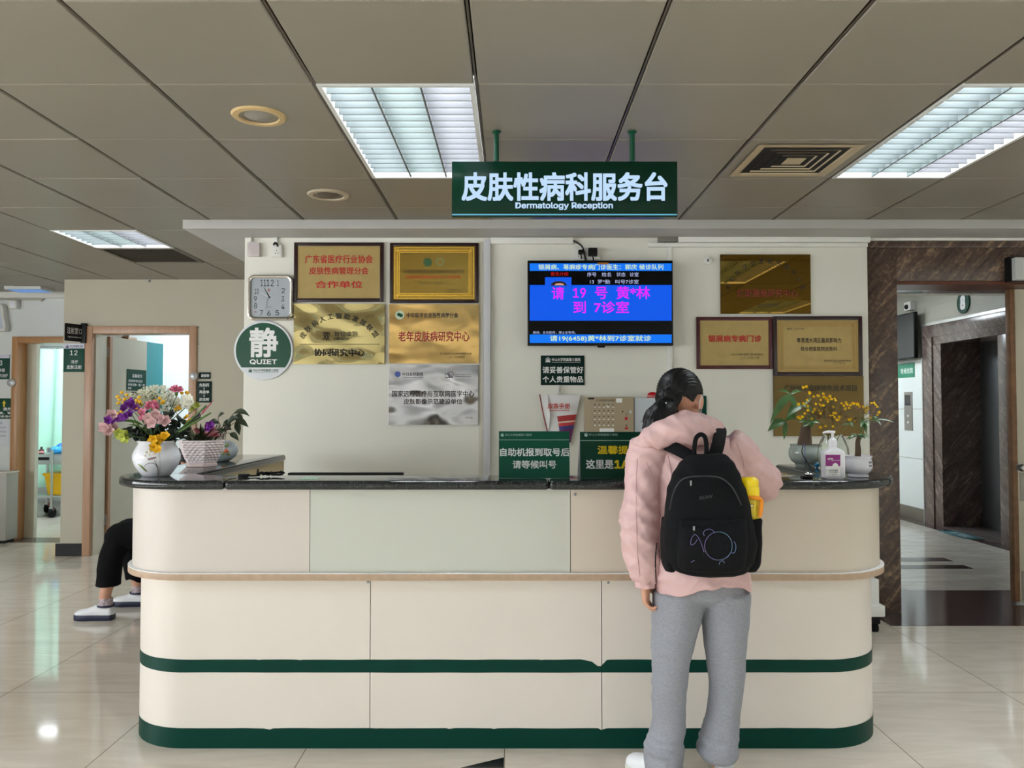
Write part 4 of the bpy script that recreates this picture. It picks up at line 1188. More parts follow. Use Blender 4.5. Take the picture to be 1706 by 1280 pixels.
# ================================================================== lobby things
t = thing('floor_number_sign', 'round green sign with a white 8 over the lift', 'sign', (XL, 8.6, 2.52))
c8 = Vector((XL - 0.004, 8.595, 2.525))
MB().lathe([(0.0, 0.012), (0.118, 0.012), (0.12, 0.008), (0.12, 0.0)], (0, 0, 0), 48).xf(Matrix.Translation(c8) @ Matrix.Rotation(-PI / 2, 4, 'Y')).build('disc', m_green, t)
V, Fc, xa_, xb_, ya_, yb_ = glyphs('8', 0.05)
m = MB(); m.add([(XL - 0.0172 - 0.0001 * (i // glyphs.n0), 8.595 - 0.10 * ((x - xa_) / (xb_ - xa_) - 0.5), 2.525 + 0.155 * ((y - ya_) / (yb_ - ya_) - 0.5)) for i, (x, y) in enumerate(V)], Fc)
m.build('numeral', m_ink_w, t)
t = thing('television', 'dark switched-off screen on the lift lobby wall', 'television', (XL - 0.08, 9.95, 2.24))
tvx = MB().box(-0.045, 0.0, 9.43, 10.45, 1.97, 2.53).xf(Matrix.Translation((XL - 0.08, 0, 0)))
tvx.build('body', m_black, t, bevel=0.005)
MB().box(XL - 0.127, XL - 0.125, 9.445, 10.435, 1.985, 2.515).build('screen', M('dark_screen', (14, 20, 28), 0.08), t)
MB().box(XL - 0.08, XL - 0.001, 9.8, 10.1, 2.15, 2.35).build('bracket', m_black, t)
t = thing('lift_call_station', 'stainless steel lift call panel on the white wall panels', 'lift panel', (XL, 9.83, 1.33))
ya, yb = 1.376 - 0.0, 0.0
MB().box(XL - 0.016, XL - 0.003, 9.73, 9.92, 1.09, 1.57).build('plate', M('call_panel_steel', (150, 146, 142), 0.3, metal=0.8), t, bevel=0.002)
MB().box(XL - 0.019, XL - 0.015, 9.76, 9.89, 1.40, 1.53).build('display', M('dark_screen', (14, 20, 28), 0.08), t)
for z in (1.19, 1.27):
    MB().lathe([(0, 0.005), (0.014, 0.004), (0.016, 0)], (0, 0, 0), 16).xf(Matrix.Translation((XL - 0.016, 9.825, z)) @ Matrix.Rotation(-PI / 2, 4, 'Y')).build('button', m_ink_w, t)
t = thing('lobby_sign', 'small green sign under the dark lobby screen', 'sign', (XL, 9.88, 1.8))
MB().box(XL - 0.010, XL - 0.003, 9.67, 10.1, 1.75, 1.93).build('board', M('bright_sign_green', (10, 128, 96), 0.3), t)
V, Fc, xa_, xb_, ya_, yb_ = glyphs('轮候住院')
MB().add([(XL - 0.0108, 10.0 - 0.3 * (x - xa_) / (xb_ - xa_), 1.80 + 0.07 * (y - ya_) / (yb_ - ya_)) for x, y in V], Fc).build('lettering', m_ink_w, t)
t = thing('wall_camera', 'small white camera box above the dark lobby screen', 'camera', (XL - 0.03, 9.75, 2.62))
MB().box(XL - 0.07, XL - 0.005, 9.62, 9.78, 2.575, 2.68).build('box', m_white, t, bevel=0.005)
MB().ball((XL - 0.075, 9.7, 2.62), 0.03, 14, 10).build('lens', m_black, t)
t = MB().prism([(4.735, 8.25, 0.0023), (4.955, 8.25, 0.0023), (4.955, 8.8, 0.0023), (4.735, 8.8, 0.0023)], (0, 0, 0.001)).build('floor_sticker', M('teal_sticker', (34, 96, 104), 0.4, var=0.1, vscale=30))
tag(t, 'teal sticker with writing on the floor before the lift', 'sticker')
V, Fc, xa_, xb_, ya_, yb_ = glyphs('先下后上')
MB().add([(4.79 + 0.1 * (y - ya_) / (yb_ - ya_), 8.7 - 0.36 * (x - xa_) / (xb_ - xa_), 0.0038) for x, y in V], Fc).build('lettering', m_ink_w, t)
t = thing('exit_light_box', 'pale grey box mounted on the marble lintel at the right edge', 'light box', (3.5, 5.26, 2.38))
a, b = at(1692.5, 466, 5.2), at(1692.5, 428.5, 5.2)
MB().box(a.x, a.x + 0.36, 5.2, 5.299, a.z, b.z).build('case', M('pale_grey_case', (190, 192, 190), 0.4), t, bevel=0.006)
MB().box(a.x - 0.012, a.x + 0.37, 5.24, 5.299, a.z - 0.004, b.z + 0.01).build('back_plate', m_black, t)
# ================================================================== reception counter
ZT = 1.085                      # worktop height
CL, CR, CY_ = -1.326, 1.275, 3.495
RC = 0.282
LB, RB = 4.85, 4.02             # how far back the two wings run
def cpath(e, a=None, b=None, lb=LB, rb=RB, n=18):
    """Outer path of the counter at offset e; a, b cut it at x values on the straight front."""
    r = RC + e; yf = CY_ - r
    left = [(CL - r, lb), (CL - r, CY_)] + [(CL - r * math.cos(t), CY_ - r * math.sin(t)) for t in [PI / 2 * k / n for k in range(1, n)]] + [(CL, yf)]
    right = [(CR, yf)] + [(CR + r * math.sin(t), CY_ - r * math.cos(t)) for t in [PI / 2 * k / n for k in range(1, n)]] + [(CR + r, CY_), (CR + r, rb)]
    pts = []
    pts += left if a is None else [(a, yf)]
    pts += right if b is None else [(b, yf)]
    return pts
def cpanel(e, th, z0, z1, a=None, b=None, ztop=None, lb=LB, rb=RB):
    o, i = cpath(e, a, b, lb, rb), cpath(e - th, a, b, lb, rb)
    return MB().rings([[(p[0], p[1], z0), (p[0], p[1], z1), (q[0], q[1], z1), (q[0], q[1], z0)] for p, q in zip(o, i)])
cnt = thing('reception_counter', 'long cream reception counter with rounded corners and green stripes', 'counter', (0, 3.5, 0))
m_panel = M('cream_laminate', (226, 218, 209), 0.4, var=0.015, vscale=2.5)
m_panelu = M('shaded_cream_laminate', (212, 204, 196), 0.4, var=0.015, vscale=2.5)  # darker copy of the cream laminate, with worktop overhang shade in its colour
m_panelg = M('grey_green_laminate', (200, 202, 192), 0.42, var=0.012, vscale=2.5)
m_panelp = M('peach_cream_laminate', (210, 199, 184), 0.42, var=0.015, vscale=2.5)
m_ledge = M('tan_laminate_edge', (182, 156, 132), 0.45, var=0.08, vscale=30)
m_stripe = M('dark_green_film', (3, 58, 48), 0.4, spec=0.15, var=0.03)
xs1, xs2 = -0.574, 0.363
cpanel(0, 0.018, 0, 0.684, None, xs1 - 0.0015).build('lower_panel', m_panel, cnt)
cpanel(0, 0.018, 0, 0.684, xs1 + 0.0015, xs2 - 0.0015).build('lower_panel', m_panel, cnt)
cpanel(0, 0.018, 0, 0.684, xs2 + 0.0015, None).build('lower_panel', m_panel, cnt)
xu1, xu2 = -0.813, 0.235
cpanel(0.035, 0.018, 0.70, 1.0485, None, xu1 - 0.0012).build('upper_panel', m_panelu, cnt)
cpanel(0.035, 0.018, 0.70, 1.0485, xu1 + 0.0012, xu2 - 0.0012).build('upper_panel', m_panelg, cnt)['label'] = 'grey-green middle panel'
cpanel(0.035, 0.018, 0.70, 1.0485, xu2 + 0.0012, None).build('upper_panel', m_panelp, cnt)
cpanel(0.052, 0.07, 0.684, 0.712).build('ledge', m_ledge, cnt, bevel=0.002)
lb_ = MB()
pth = cpath(0.0525)
random.seed(3)
R_ = []
for k in range(len(pth)):
    pass
dens = []
for k in range(len(pth) - 1):
    p, q = Vector(pth[k]), Vector(pth[k + 1]); n = max(1, int((q - p).length / 0.05))
    for j in range(n): dens.append(p + (q - p) * j / n)
dens.append(Vector(pth[-1]))
for p in dens:
    h = 0.0035 + 0.004 * max(0, mnoise.noise(Vector((p.x * 6, p.y * 6, 1.3))))
    c_ = Vector((p.x * 0.99, p.y + 0.012 if p.y < 3.3 else p.y)); c_ = Vector((p.x + (0.012 if p.x < CL else (-0.012 if p.x > CR else 0)), p.y + (0.012 if p.y < 3.45 else 0)))
    R_.append([(p.x, p.y, 0.7105), (p.x, p.y, 0.7105 + h * 0.7), (c_.x, c_.y, 0.7105 + h), (c_.x, c_.y, 0.7105)])
lb_.rings(R_); lb_.build('caulking', M('white_caulk', (232, 232, 232), 0.5, var=0.05, vscale=60), cnt)
cpanel(-0.018, 0.012, 0.01, 1.048, lb=LB - 0.01, rb=RB - 0.01).build('carcass', M('dark_carcass', (60, 52, 44), 0.7), cnt)
def film(z0, z1, notch, e=0.0012):
    pts = cpath(e); dn = []
    for k in range(len(pts) - 1):
        p, q = Vector(pts[k]), Vector(pts[k + 1]); n = max(1, int((q - p).length / 0.012))
        for j in range(n): dn.append(p + (q - p) * j / n)
    dn.append(Vector(pts[-1]))
    m = MB(); vs = []
    for p in dn:
        zt = z1 + 0.0018 * mnoise.noise(Vector((p.x * 9, p.y * 9, z1 * 5)))
        zb = z0 + (0.0012 * mnoise.noise(Vector((p.x * 7, p.y * 7, z0 * 5 + 3))) if z0 > 0.05 else 0)
        if p.y < 3.25:
            for (cx_, w, d) in notch:
                u = abs(p.x - cx_) / w
                if u < 1: zt -= d * (1 - u)
        vs += [(p.x, p.y, zb), (p.x, p.y, zt)]
    m.add(vs, [(2 * k, 2 * k + 2, 2 * k + 3, 2 * k + 1) for k in range(len(dn) - 1)])
    m.build('green_stripe', m_stripe, cnt)
film(0.304, 0.356, [(0.355, 0.03, 0.026), (0.33, 0.05, 0.01), (-1.02, 0.008, 0.004), (-0.86, 0.01, 0.003), (0.12, 0.01, 0.002)])
film(0.001, 0.082, [(0.363, 0.012, 0.010), (-0.98, 0.014, 0.006), (-0.25, 0.012, 0.005), (-0.07, 0.01, 0.004), (-0.55, 0.01, 0.002)])
# screws and scratches
sc = MB()
for px, py in ((613, 970), (1013.5, 971), (958, 824)):
    k = at(px, py, 3.2126 if py > 900 else 3.1776)
    sc.ball((k.x, k.y, k.z), (0.006, 0.002, 0.006), 8, 6)
sc.build('screw_caps', m_dsteel, cnt)
# inner faces of the counter
ip = MB().box(-1.42, -1.402, 3.40, LB - 0.02, 0.0, 1.048).box(1.352, 1.37, 3.40, RB - 0.02, 0.0, 1.048).box(-1.42, 1.37, 3.345, 3.36, 0.0, 1.048)
ip.box(-1.60, -1.40, LB - 0.03, LB - 0.012, 0.0, 1.048).box(1.35, 1.55, RB - 0.03, RB - 0.012, 0.0, 1.048)
ip.build('inner_panel', M('tan_inner_laminate', (190, 172, 132), 0.5), cnt)
k = at(438, 779, 4.5)
MB().lathe([(0, 0.004), (0.016, 0.003), (0.018, 0)], (0, 0, 0), 16).xf(Matrix.Translation((-1.4015, 4.35, 1.02)) @ Matrix.Rotation(PI / 2, 4, 'Y')).build('cable_grommet', m_black, cnt)

# granite worktop
wt = thing('granite_worktop', 'black speckled granite worktop along the reception counter', 'worktop', (0, 3.4, ZT))
EO = 0.091
def slab(outer, inner):
    pts = [(x, y, ZT - 0.036) for x, y in outer + inner[::-1]]
    return MB().prism(pts, (0, 0, 0.036))
XI0, XI1, YI = -1.39, 1.34, 3.40
def arc_(cx, cy, r, a0, a1, n=8):
    return [(cx + r * math.cos(math.radians(a0 + (a1 - a0) * k / n)), cy + r * math.sin(math.radians(a0 + (a1 - a0) * k / n))) for k in range(n + 1)]
j1, j2 = at(374, 806, 3.13).x, at(915, 806, 3.13).x
full = cpath(EO, lb=4.88, rb=4.05, n=22)
n_ = len(full)
xo = CL - RC - EO
lw_out = arc_(xo + 0.06, 4.82, 0.06, 90, 180, 6) + [p for p in full if p[0] <= CL and p[1] < 4.6] + [(j1 - 0.0012, CY_ - RC - EO)]
lw_in = arc_(XI0 - 0.05, 4.83, 0.05, 90, 0, 6) + [(XI0, 3.52)] + arc_(XI0 + 0.12, 3.52, 0.12, 180, 270, 6) + [(j1 - 0.0012, YI)]
slab(lw_out, lw_in).build('slab', m_granite, wt, bevel=0.0155, bseg=4)
slab([(j1 + 0.0012, CY_ - RC - EO), (j2 - 0.0012, CY_ - RC - EO)], [(j1 + 0.0012, YI), (j2 - 0.0012, YI)]).build('slab', m_granite, wt, bevel=0.0155, bseg=4)
xr = CR + RC + EO
rw_out = [(j2 + 0.0012, CY_ - RC - EO)] + [p for p in full if p[0] >= CR and p[1] < 3.9] + arc_(xr - 0.06, 3.99, 0.06, 0, 90, 6)
rw_in = [(j2 + 0.0012, YI)] + arc_(XI1 - 0.12, 3.52, 0.12, 270, 360, 6) + [(XI1, 3.99)] + arc_(XI1 + 0.05, 4.0, 0.05, 180, 90, 6)
slab(rw_out, rw_in).build('slab', m_granite, wt, bevel=0.0155, bseg=4)

# ================================================================== things on the counter
def stand_sign(label, x0, y0, x1, y1, Y, mat, lines, crest, tent=False, name='counter_sign'):
    a, b = at(x0, y1, Y), at(x1, y0, Y)
    t = thing(name, label, 'sign', ((a.x + b.x) / 2, Y, ZT))
    w = b.x - a.x; z0 = ZT + 0.0006; z1 = b.z; lean = 0.018
    def P(x, z, off=0.0):
        v = (z - z0) / (z1 - z0)
        return Vector((x, Y + lean * v - off, z))
    MB().prism([P(a.x, z0), P(b.x, z0), P(b.x, z1), P(a.x, z1)], (0, 0.005, 0)).build('board', mat, t)
    if tent:
        MB().prism([P(a.x, z1) + Vector((0, 0.006, 0)), P(b.x, z1) + Vector((0, 0.006, 0)), Vector((b.x, Y + 0.10, z0)), Vector((a.x - 0.004, Y + 0.10, z0))], (0, 0.004, 0)).build('back_leaf', M('white_board_back', (214, 216, 226), 0.5), t)
    else:
        MB().prism([Vector(((a.x + b.x) / 2 - 0.04, Y + lean + 0.006, z0 + 0.12)), Vector(((a.x + b.x) / 2 + 0.04, Y + lean + 0.006, z0 + 0.12)), Vector(((a.x + b.x) / 2 + 0.04, Y + 0.09, z0)), Vector(((a.x + b.x) / 2 - 0.04, Y + 0.09, z0))], (0, 0.004, 0)).build('strut', M('white_board_back', (214, 216, 226), 0.5), t)
    for mt, L_ in lines:
        T = Text(Y)
        for ln in L_: T.line(*ln)
        for q in T.lines:
            q.v = [tuple(P(x, z, 0.0008)) for x, y, z in q.v]
        T.build(t, mt)
    T = Text(Y); cx_, cy0, cy1, ex = crest; h = cy1 - cy0; yc = (cy0 + cy1) / 2
    T.disc(cx_ + h * 0.6, yc, h * 0.6, 20, h * 0.42).disc(cx_ + h * 0.6, yc + h * 0.1, h * 0.34, 14).line('中山大学附属第三医院', cx_ + h * 1.6, cy0, ex, cy1 - h * 0.1, 0.01).rect(x0 + 0.5, y0 + (y1 - y0) * 0.182, x1 - 0.5, y0 + (y1 - y0) * 0.19)
    for q in T.lines + [T.mb]:
        q.v = [tuple(P(x, z, 0.0008)) for x, y, z in q.v]
    T.build(t, M('dim_white_lettering', (150, 180, 168), 0.5), 'crest')
stand_sign('green counter sign with two lines of white writing, left of the tent sign', 831, 719, 949, 796, 3.235, m_green,
           [(m_ink_w, [('自助机报到取号后', 833, 747, 949, 760.5, 0.022), ('请等候叫号', 854, 767.5, 927, 781, 0.022)])], (834, 723, 727.5, 886))
stand_sign('dark green folded tent sign with yellow and white writing, partly behind the person', 967, 720, 1085, 797.5, 3.232, M('deep_sign_green', (3, 46, 32), 0.35, spec=0.15),
           [(m_ink_y, [('温馨提示', 996, 743, 1064, 757, 0.022), ('1A', 1024, 767, 1049, 781, 0.03), ('，', 1050.5, 777, 1055, 784, 0.02)]), (m_ink_w, [('这里是', 976.5, 766, 1022.5, 781.5, 0.022)])], (974, 722.5, 727.5, 1030), True)

def lathe_pot(t, nm, c, prof, mat, seg=56, **kw):
    return MB().lathe(prof, c, seg, cap=True).build(nm, mat, t, **kw)
m_soil = M('dark_soil', (44, 34, 28), 0.9, var=0.3, vscale=120, bump=0.5, bscale=200)
m_ceramic = M('white_porcelain', (226, 228, 236), 0.12, coat=0.4, var=0.01)
# --- flower vase
VC = Vector((-1.511, 3.35, ZT))
vase = thing('flower_vase', 'round white porcelain vase painted with a flower sprig, full of flowers', 'vase', VC)
prof = [(0.0, 0.004), (0.05, 0.0), (0.056, 0.002), (0.068, 0.018), (0.086, 0.045), (0.0955, 0.072), (0.095, 0.092), (0.086, 0.115), (0.076, 0.131), (0.0725, 0.139), (0.079, 0.147), (0.0805, 0.150), (0.077, 0.1505), (0.069, 0.141), (0.073, 0.128), (0.084, 0.108), (0.088, 0.085), (0.07, 0.03), (0.0, 0.02)]
MB().lathe(prof, VC, 64, cap=False).build('vessel', m_ceramic, vase)
def on_vase(px, py, off=0.0012, C=VC, pr=prof, k=11):
    """Point on the front of the vessel seen at a pixel."""
    d = at(px, py, C.y - 0.09); z = d.z - C.z
    r = 0.09
    for (r0, z0), (r1, z1) in zip(pr[:k], pr[1:k + 1]):
        if z0 <= z <= z1 and z1 > z0:
            r = r0 + (r1 - r0) * (z - z0) / (z1 - z0)
    for _ in range(4):
        x = d.x - C.x; yy = math.sqrt(max(1e-5, r * r - min(x * x, r * r * 0.98)))
        d = at(px, py, C.y - yy); z = d.z - C.z
        for (r0, z0), (r1, z1) in zip(pr[:k], pr[1:k + 1]):
            if z0 <= z <= z1 and z1 > z0:
                r = r0 + (r1 - r0) * (z - z0) / (z1 - z0)
    n = Vector((d.x - C.x, d.y - C.y, 0)).normalized()
    return d + n * off
br = MB()
br.tube([on_vase(263, 793), on_vase(263, 782), on_vase(261, 775), on_vase(257, 768)], [0.0012, 0.0012, 0.001, 0.0007], 6, smooth=4)
br.tube([on_vase(262, 779), on_vase(257, 773), on_vase(250, 772), on_vase(244, 774), on_vase(240, 778)], [0.001, 0.001, 0.0008, 0.0007, 0.0005], 6, smooth=4)
br.tube([on_vase(266, 791), on_vase(266.5, 775), on_vase(266, 760), on_vase(267, 752)], [0.0006, 0.0005, 0.0005, 0.0003], 6, smooth=4)
br.build('painted_branch', M('painted_brown', (74, 50, 46), 0.3), vase)
pf = MB()
for (x, y) in ((242, 760), (244, 754), (249, 757.5), (252.5, 752.5), (256, 757), (249, 752.5)):
    p = on_vase(x, y, 0.0006); pf.ball(p, (0.0042, 0.0016, 0.0036), 10, 6)
pf.build('painted_petals', M('painted_cream', (222, 206, 172), 0.3), vase)
pf = MB()
for (x, y) in ((242, 760), (244, 754), (249, 757.5), (252.5, 752.5), (256, 757)):
    p = on_vase(x, y, 0.0016); pf.ball(p, (0.0020, 0.0014, 0.0018), 8, 6)
pf.build('painted_centres', M('painted_ochre', (176, 122, 40), 0.3), vase)
pf = MB()
for k in range(9):
    p = on_vase(247 + 1.5 * k, 765 - 0.35 * k + (k % 2), 0.0010); pf.ball(p, (0.0026, 0.0016, 0.0040), 8, 6)
pf.build('painted_cluster', M('painted_mauve', (146, 112, 116), 0.3), vase)
pf = MB()
lp_ = [on_vase(230, 774), on_vase(236, 777), on_vase(241, 782), on_vase(246, 787)]
pf.tube(lp_, [(0.001, 0.0008), (0.0052, 0.0008), (0.005, 0.0008), (0.0006, 0.0006)], 8, smooth=4)
pf.build('painted_leaf', M('painted_green', (120, 138, 74), 0.3), vase)

# --- faceted planter
def facet_pot():
    C = Vector((-1.536, 3.9, ZT))
    t = thing('faceted_planter', 'white six-sided planter with a diamond relief and saucer', 'planter', C)
    nz, ns = 9, 48
    R = []
    def hexr(a):
        k = PI / 3; b = (a % k) - k / 2
        return math.cos(PI / 6) / math.cos(b)
    NZ = nz * 4
    for k in range(NZ + 1):
        v = k / NZ; z = 0.018 + 0.112 * v
        r0 = 0.070 + 0.040 * math.sin(v * PI / 2 * 0.9) / math.sin(PI / 2 * 0.9)
        row = []
        for j in range(ns * 4):
            a = 2 * PI * j / (ns * 4) + 0.35
            u = j / 4 / 2.0; w = v * nz
            fx = abs(((u + 0.5 * (int(w) % 2)) % 1) - 0.5) * 2; fz = abs((w % 1) - 0.5) * 2
            d = 0.0042 * max(0, 1 - fx * 0.8 - fz * 0.8)
            r = r0 * hexr(a) * 1.04 + (d if 0.03 < v < 0.97 else 0)
            row.append(C + Vector((r * math.cos(a), r * math.sin(a), z)))
        R.append(row)
    inner = [[C + (p - C) * 0.93 + Vector((0, 0, (C.z - p.z) * -0.07)) for p in R[-1]], [Vector((C.x + (p.x - C.x) * 0.8, C.y + (p.y - C.y) * 0.8, C.z + 0.095)) for p in R[-1]]]
    MB().rings(R + inner).build('pot', M('white_matte_plastic', (226, 214, 216), 0.42), t, smooth=0.25)
    S = []
    for r, z in ((0.066, 0.0), (0.074, 0.002), (0.076, 0.016), (0.072, 0.018)):
        S.append([C + Vector((r * hexr(2 * PI * j / 48 + 0.35) * 1.05 * math.cos(2 * PI * j / 48 + 0.35), r * hexr(2 * PI * j / 48 + 0.35) * 1.05 * math.sin(2 * PI * j / 48 + 0.35), z)) for j in range(48)])
    MB().rings(S).build('saucer', M('pinkish_saucer', (220, 200, 196), 0.4), t)
    MB().lathe([(0, 0.112), (0.092, 0.11)], C, 30, cap=False).build('soil', m_soil, t)
    return t, C
planter, PC = facet_pot()
# --- round porcelain pot
RCn = Vector((-1.585, 4.27, ZT))
rpot = thing('porcelain_pot', 'round bluish porcelain pot with a painted orange flower and dark leaves', 'plant pot', RCn)
rp = [(0.0, 0.0), (0.05, 0.0), (0.062, 0.006), (0.085, 0.025), (0.099, 0.055), (0.094, 0.085), (0.072, 0.105), (0.062, 0.109), (0.058, 0.105), (0.07, 0.09), (0.0, 0.085)]
MB().lathe(rp, RCn, 52, cap=False).build('vessel', M('bluish_porcelain', (196, 208, 216), 0.14, coat=0.4), rpot)
MB().lathe([(0, 0.102), (0.058, 0.1)], RCn, 30, cap=False).build('soil', m_soil, rpot)
pf = MB()
for dx, dz, r in ((0.062, 0.048, 0.010), (0.068, 0.040, 0.008), (0.056, 0.040, 0.008)):
    yy = math.sqrt(max(0, 0.0985 ** 2 - dx * dx)) * 0.985
    pf.ball(RCn + Vector((dx, -yy, dz + 0.015)), (r, 0.004, r), 10, 6)
pf.build('painted_flower', M('painted_orange', (206, 104, 60), 0.3), rpot)
pf = MB()
for dx, dz in ((0.05, 0.035), (0.072, 0.03), (0.06, 0.075), (0.066, 0.08)):
    yy = math.sqrt(max(0, 0.097 ** 2 - dx * dx)) * 0.98
    pf.ball(RCn + Vector((dx, -yy, dz + 0.01)), (0.011, 0.004, 0.007), 10, 6)
pf.build('painted_leaf', M('painted_green', (120, 138, 74), 0.3), rpot)

# --- hand sanitiser
SCn = Vector((1.3127, 3.225, ZT))
san = thing('sanitizer_bottle', 'white pump bottle of hand sanitizer with a purple label', 'bottle', SCn)
def rrect(C, w, d, z, r, n=5):
    P = []
    for q, (sx, sy) in enumerate(((1, 1), (-1, 1), (-1, -1), (1, -1))):
        for k in range(n + 1):
            a = q * PI / 2 + PI / 2 * k / n
            P.append(C + Vector((sx * (w - r) + r * math.cos(a), sy * (d - r) + r * math.sin(a), z)))
    return P
m_pe = M('white_bottle_plastic', (232, 232, 240), 0.3, var=0.005)
W_, D_ = 0.0435, 0.026
MB().rings([rrect(SCn, W_ - 0.006, D_ - 0.004, 0.0, 0.012), rrect(SCn, W_, D_, 0.006, 0.014), rrect(SCn, W_, D_, 0.105, 0.014), rrect(SCn, W_ - 0.003, D_ - 0.002, 0.112, 0.014), rrect(SCn, W_ * 0.6, D_ * 0.8, 0.121, 0.014), rrect(SCn, 0.018, 0.018, 0.126, 0.0175), rrect(SCn, 0.016, 0.016, 0.134, 0.0155)]).build('body', m_pe, san)
MB().lathe([(0.0, 0.13), (0.017, 0.13), (0.0165, 0.156), (0.012, 0.162), (0.006, 0.166), (0.005, 0.185), (0.010, 0.186), (0.011, 0.193), (0.009, 0.195), (0, 0.1955)], SCn, 28).tube([SCn + Vector((0, 0, 0.190)), SCn + Vector((-0.02, 0, 0.191)), SCn + Vector((-0.036, 0, 0.188)), SCn + Vector((-0.038, 0, 0.184))], [0.006, 0.0055, 0.0045, 0.004], 10).build('pump', m_pe, san)
YL = SCn.y - D_ - 0.0007
Text(YL).rect(1375.5, 758, 1400, 777).build(san, M('purple_label', (140, 26, 128), 0.35), 'label_block')
T = Text(YL); T.rect(1375.5, 777, 1400, 793); T.build(san, M('label_white', (236, 236, 240), 0.4), 'label_base')
T = Text(YL - 0.0006); T.poly([(1386.5, 777.5), (1387.5, 774), (1390, 771.8), (1393.5, 771.8), (1396, 774), (1397, 777.5)]); T.line('AiTIE', 1379, 763, 1387.5, 766.5, 0.02).line('SKIN CARE', 1386, 766.5, 1399, 768.2, 0.0); T.build(san, m_ink_w, 'lettering')
Text(YL - 0.0006).line('免洗手消毒凝胶', 1381.5, 782.5, 1396, 785.3, 0.006).line('外科卫生手消毒剂', 1381.5, 785.8, 1396, 788.2, 0.0).line('500 mL', 1376.5, 783, 1379.5, 784.5, 0.0).line('生产日期见瓶身', 1381, 790, 1395, 791.5, 0.0).build(san, m_ink_k)

# --- small white pot with bonsai
WC = Vector((1.448, 3.3, ZT))
wpot = thing('white_plant_pot', 'small white porcelain pot with a slim braided trunk plant', 'plant pot', WC)
MB().lathe([(0.0, 0.003), (0.034, 0.0), (0.042, 0.002), (0.042, 0.010), (0.036, 0.014), (0.05, 0.024), (0.0575, 0.042), (0.056, 0.062), (0.052, 0.078), (0.057, 0.087), (0.0575, 0.089), (0.053, 0.088), (0.048, 0.078), (0.0, 0.074)], WC, 48, cap=False).build('vessel', M('grey_white_porcelain', (214, 214, 222), 0.14, coat=0.3), wpot)
T = MB()
for dz in (0.05, 0.064):
    for (a, b) in ((0.022, 0.0), (0.030, 0.002)):
        x = 0.026 + (0.008 if a > 0.025 else 0); r = 0.0572; yy = math.sqrt(r * r - x * x)
        T.ball(WC + Vector((x, -yy, dz)), (0.0034, 0.0012, 0.0048), 6, 4)
T.build('painted_characters', M('painted_grey', (96, 98, 110), 0.3), wpot)
MB().lathe([(0, 0.08), (0.05, 0.078)], WC, 24, cap=False).build('soil', m_soil, wpot)
# --- money tree pot
MC = Vector((1.457, 3.92, ZT))
mpot = thing('celadon_plant_pot', 'grey green glazed pot with a thick-trunked plant of drooping leaves', 'plant pot', MC)
MB().lathe([(0.0, 0.0), (0.044, 0.0), (0.046, 0.010), (0.05, 0.014), (0.066, 0.026), (0.077, 0.048), (0.0785, 0.068), (0.075, 0.085), (0.069, 0.095), (0.07, 0.104), (0.072, 0.107), (0.066, 0.106), (0.063, 0.095), (0.0, 0.09)], MC, 52, cap=False).build('vessel', M('celadon_glaze', (150, 160, 154), 0.15, coat=0.5, var=0.14, vscale=9), mpot)
MB().lathe([(0, 0.098), (0.064, 0.096)], MC, 24, cap=False).build('soil', m_soil, mpot)
# --- glass vase
GC = Vector((1.508, 3.70, ZT))
gv = thing('glass_vase', 'clear round glass vase holding tall yellow flower stems', 'vase', GC)
MB().lathe([(0.0, 0.0), (0.045, 0.0), (0.056, 0.006), (0.068, 0.035), (0.0715, 0.065), (0.068, 0.10), (0.055, 0.135), (0.044, 0.155), (0.046, 0.163), (0.0435, 0.163), (0.0415, 0.155), (0.0525, 0.134), (0.0655, 0.10), (0.069, 0.065), (0.0655, 0.037), (0.054, 0.01), (0.0, 0.008)], GC, 52, cap=False).build('vessel', glass_mat('clear_glass'), gv)
# --- lanyard, cord and small silver bell by the money tree
lan = thing('pen_holder', 'small black pen base with a silver ball, blue strap and black cord', 'pen holder', (1.212, 3.26, ZT))
k = Vector((1.214, 3.25, ZT))
MB().box(k.x - 0.02, k.x + 0.022, k.y - 0.015, k.y + 0.02, ZT + 0.0004, ZT + 0.008).build('base', m_black, lan, bevel=0.003)
MB().ball(k + Vector((0.004, 0, 0.016)), (0.011, 0.009, 0.0085), 14, 10).ball(k + Vector((0.016, 0.0, 0.014)), (0.009, 0.008, 0.007), 14, 10).build('silver_ball', m_chrome, lan)
s0 = at(1339.5, 739, 3.70); s1 = at(1341, 757, 3.55); s2 = at(1342, 775, 3.40); s3 = at(1344, 793, 3.27)
MB().tube([s0, at(1341, 748, 3.62), s1, s2], [(0.006, 0.001)] * 4, 6, smooth=3).build('blue_strap', M('blue_ribbon', (24, 60, 190), 0.5), lan)
MB().tube([at(1338, 742, 3.68), at(1336, 754, 3.55), at(1343, 768, 3.42), at(1350, 780, 3.33), at(1353, 792, 3.27)], 0.0022, 6, smooth=5).tube([at(1342, 762, 3.5), at(1342, 780, 3.34), at(1341, 794, 3.27)], 0.0018, 6, smooth=4).build('cord', m_blackrub, lan)
k = at(1361, 774, 3.80)
tag(MB().ball((k.x, k.y, ZT + 0.012), (0.012, 0.012, 0.012), 14, 10).build('glass_bead', M('blue_bead', (18, 110, 150), 0.15)), 'small blue bead behind the glass vase on the worktop', 'bead')
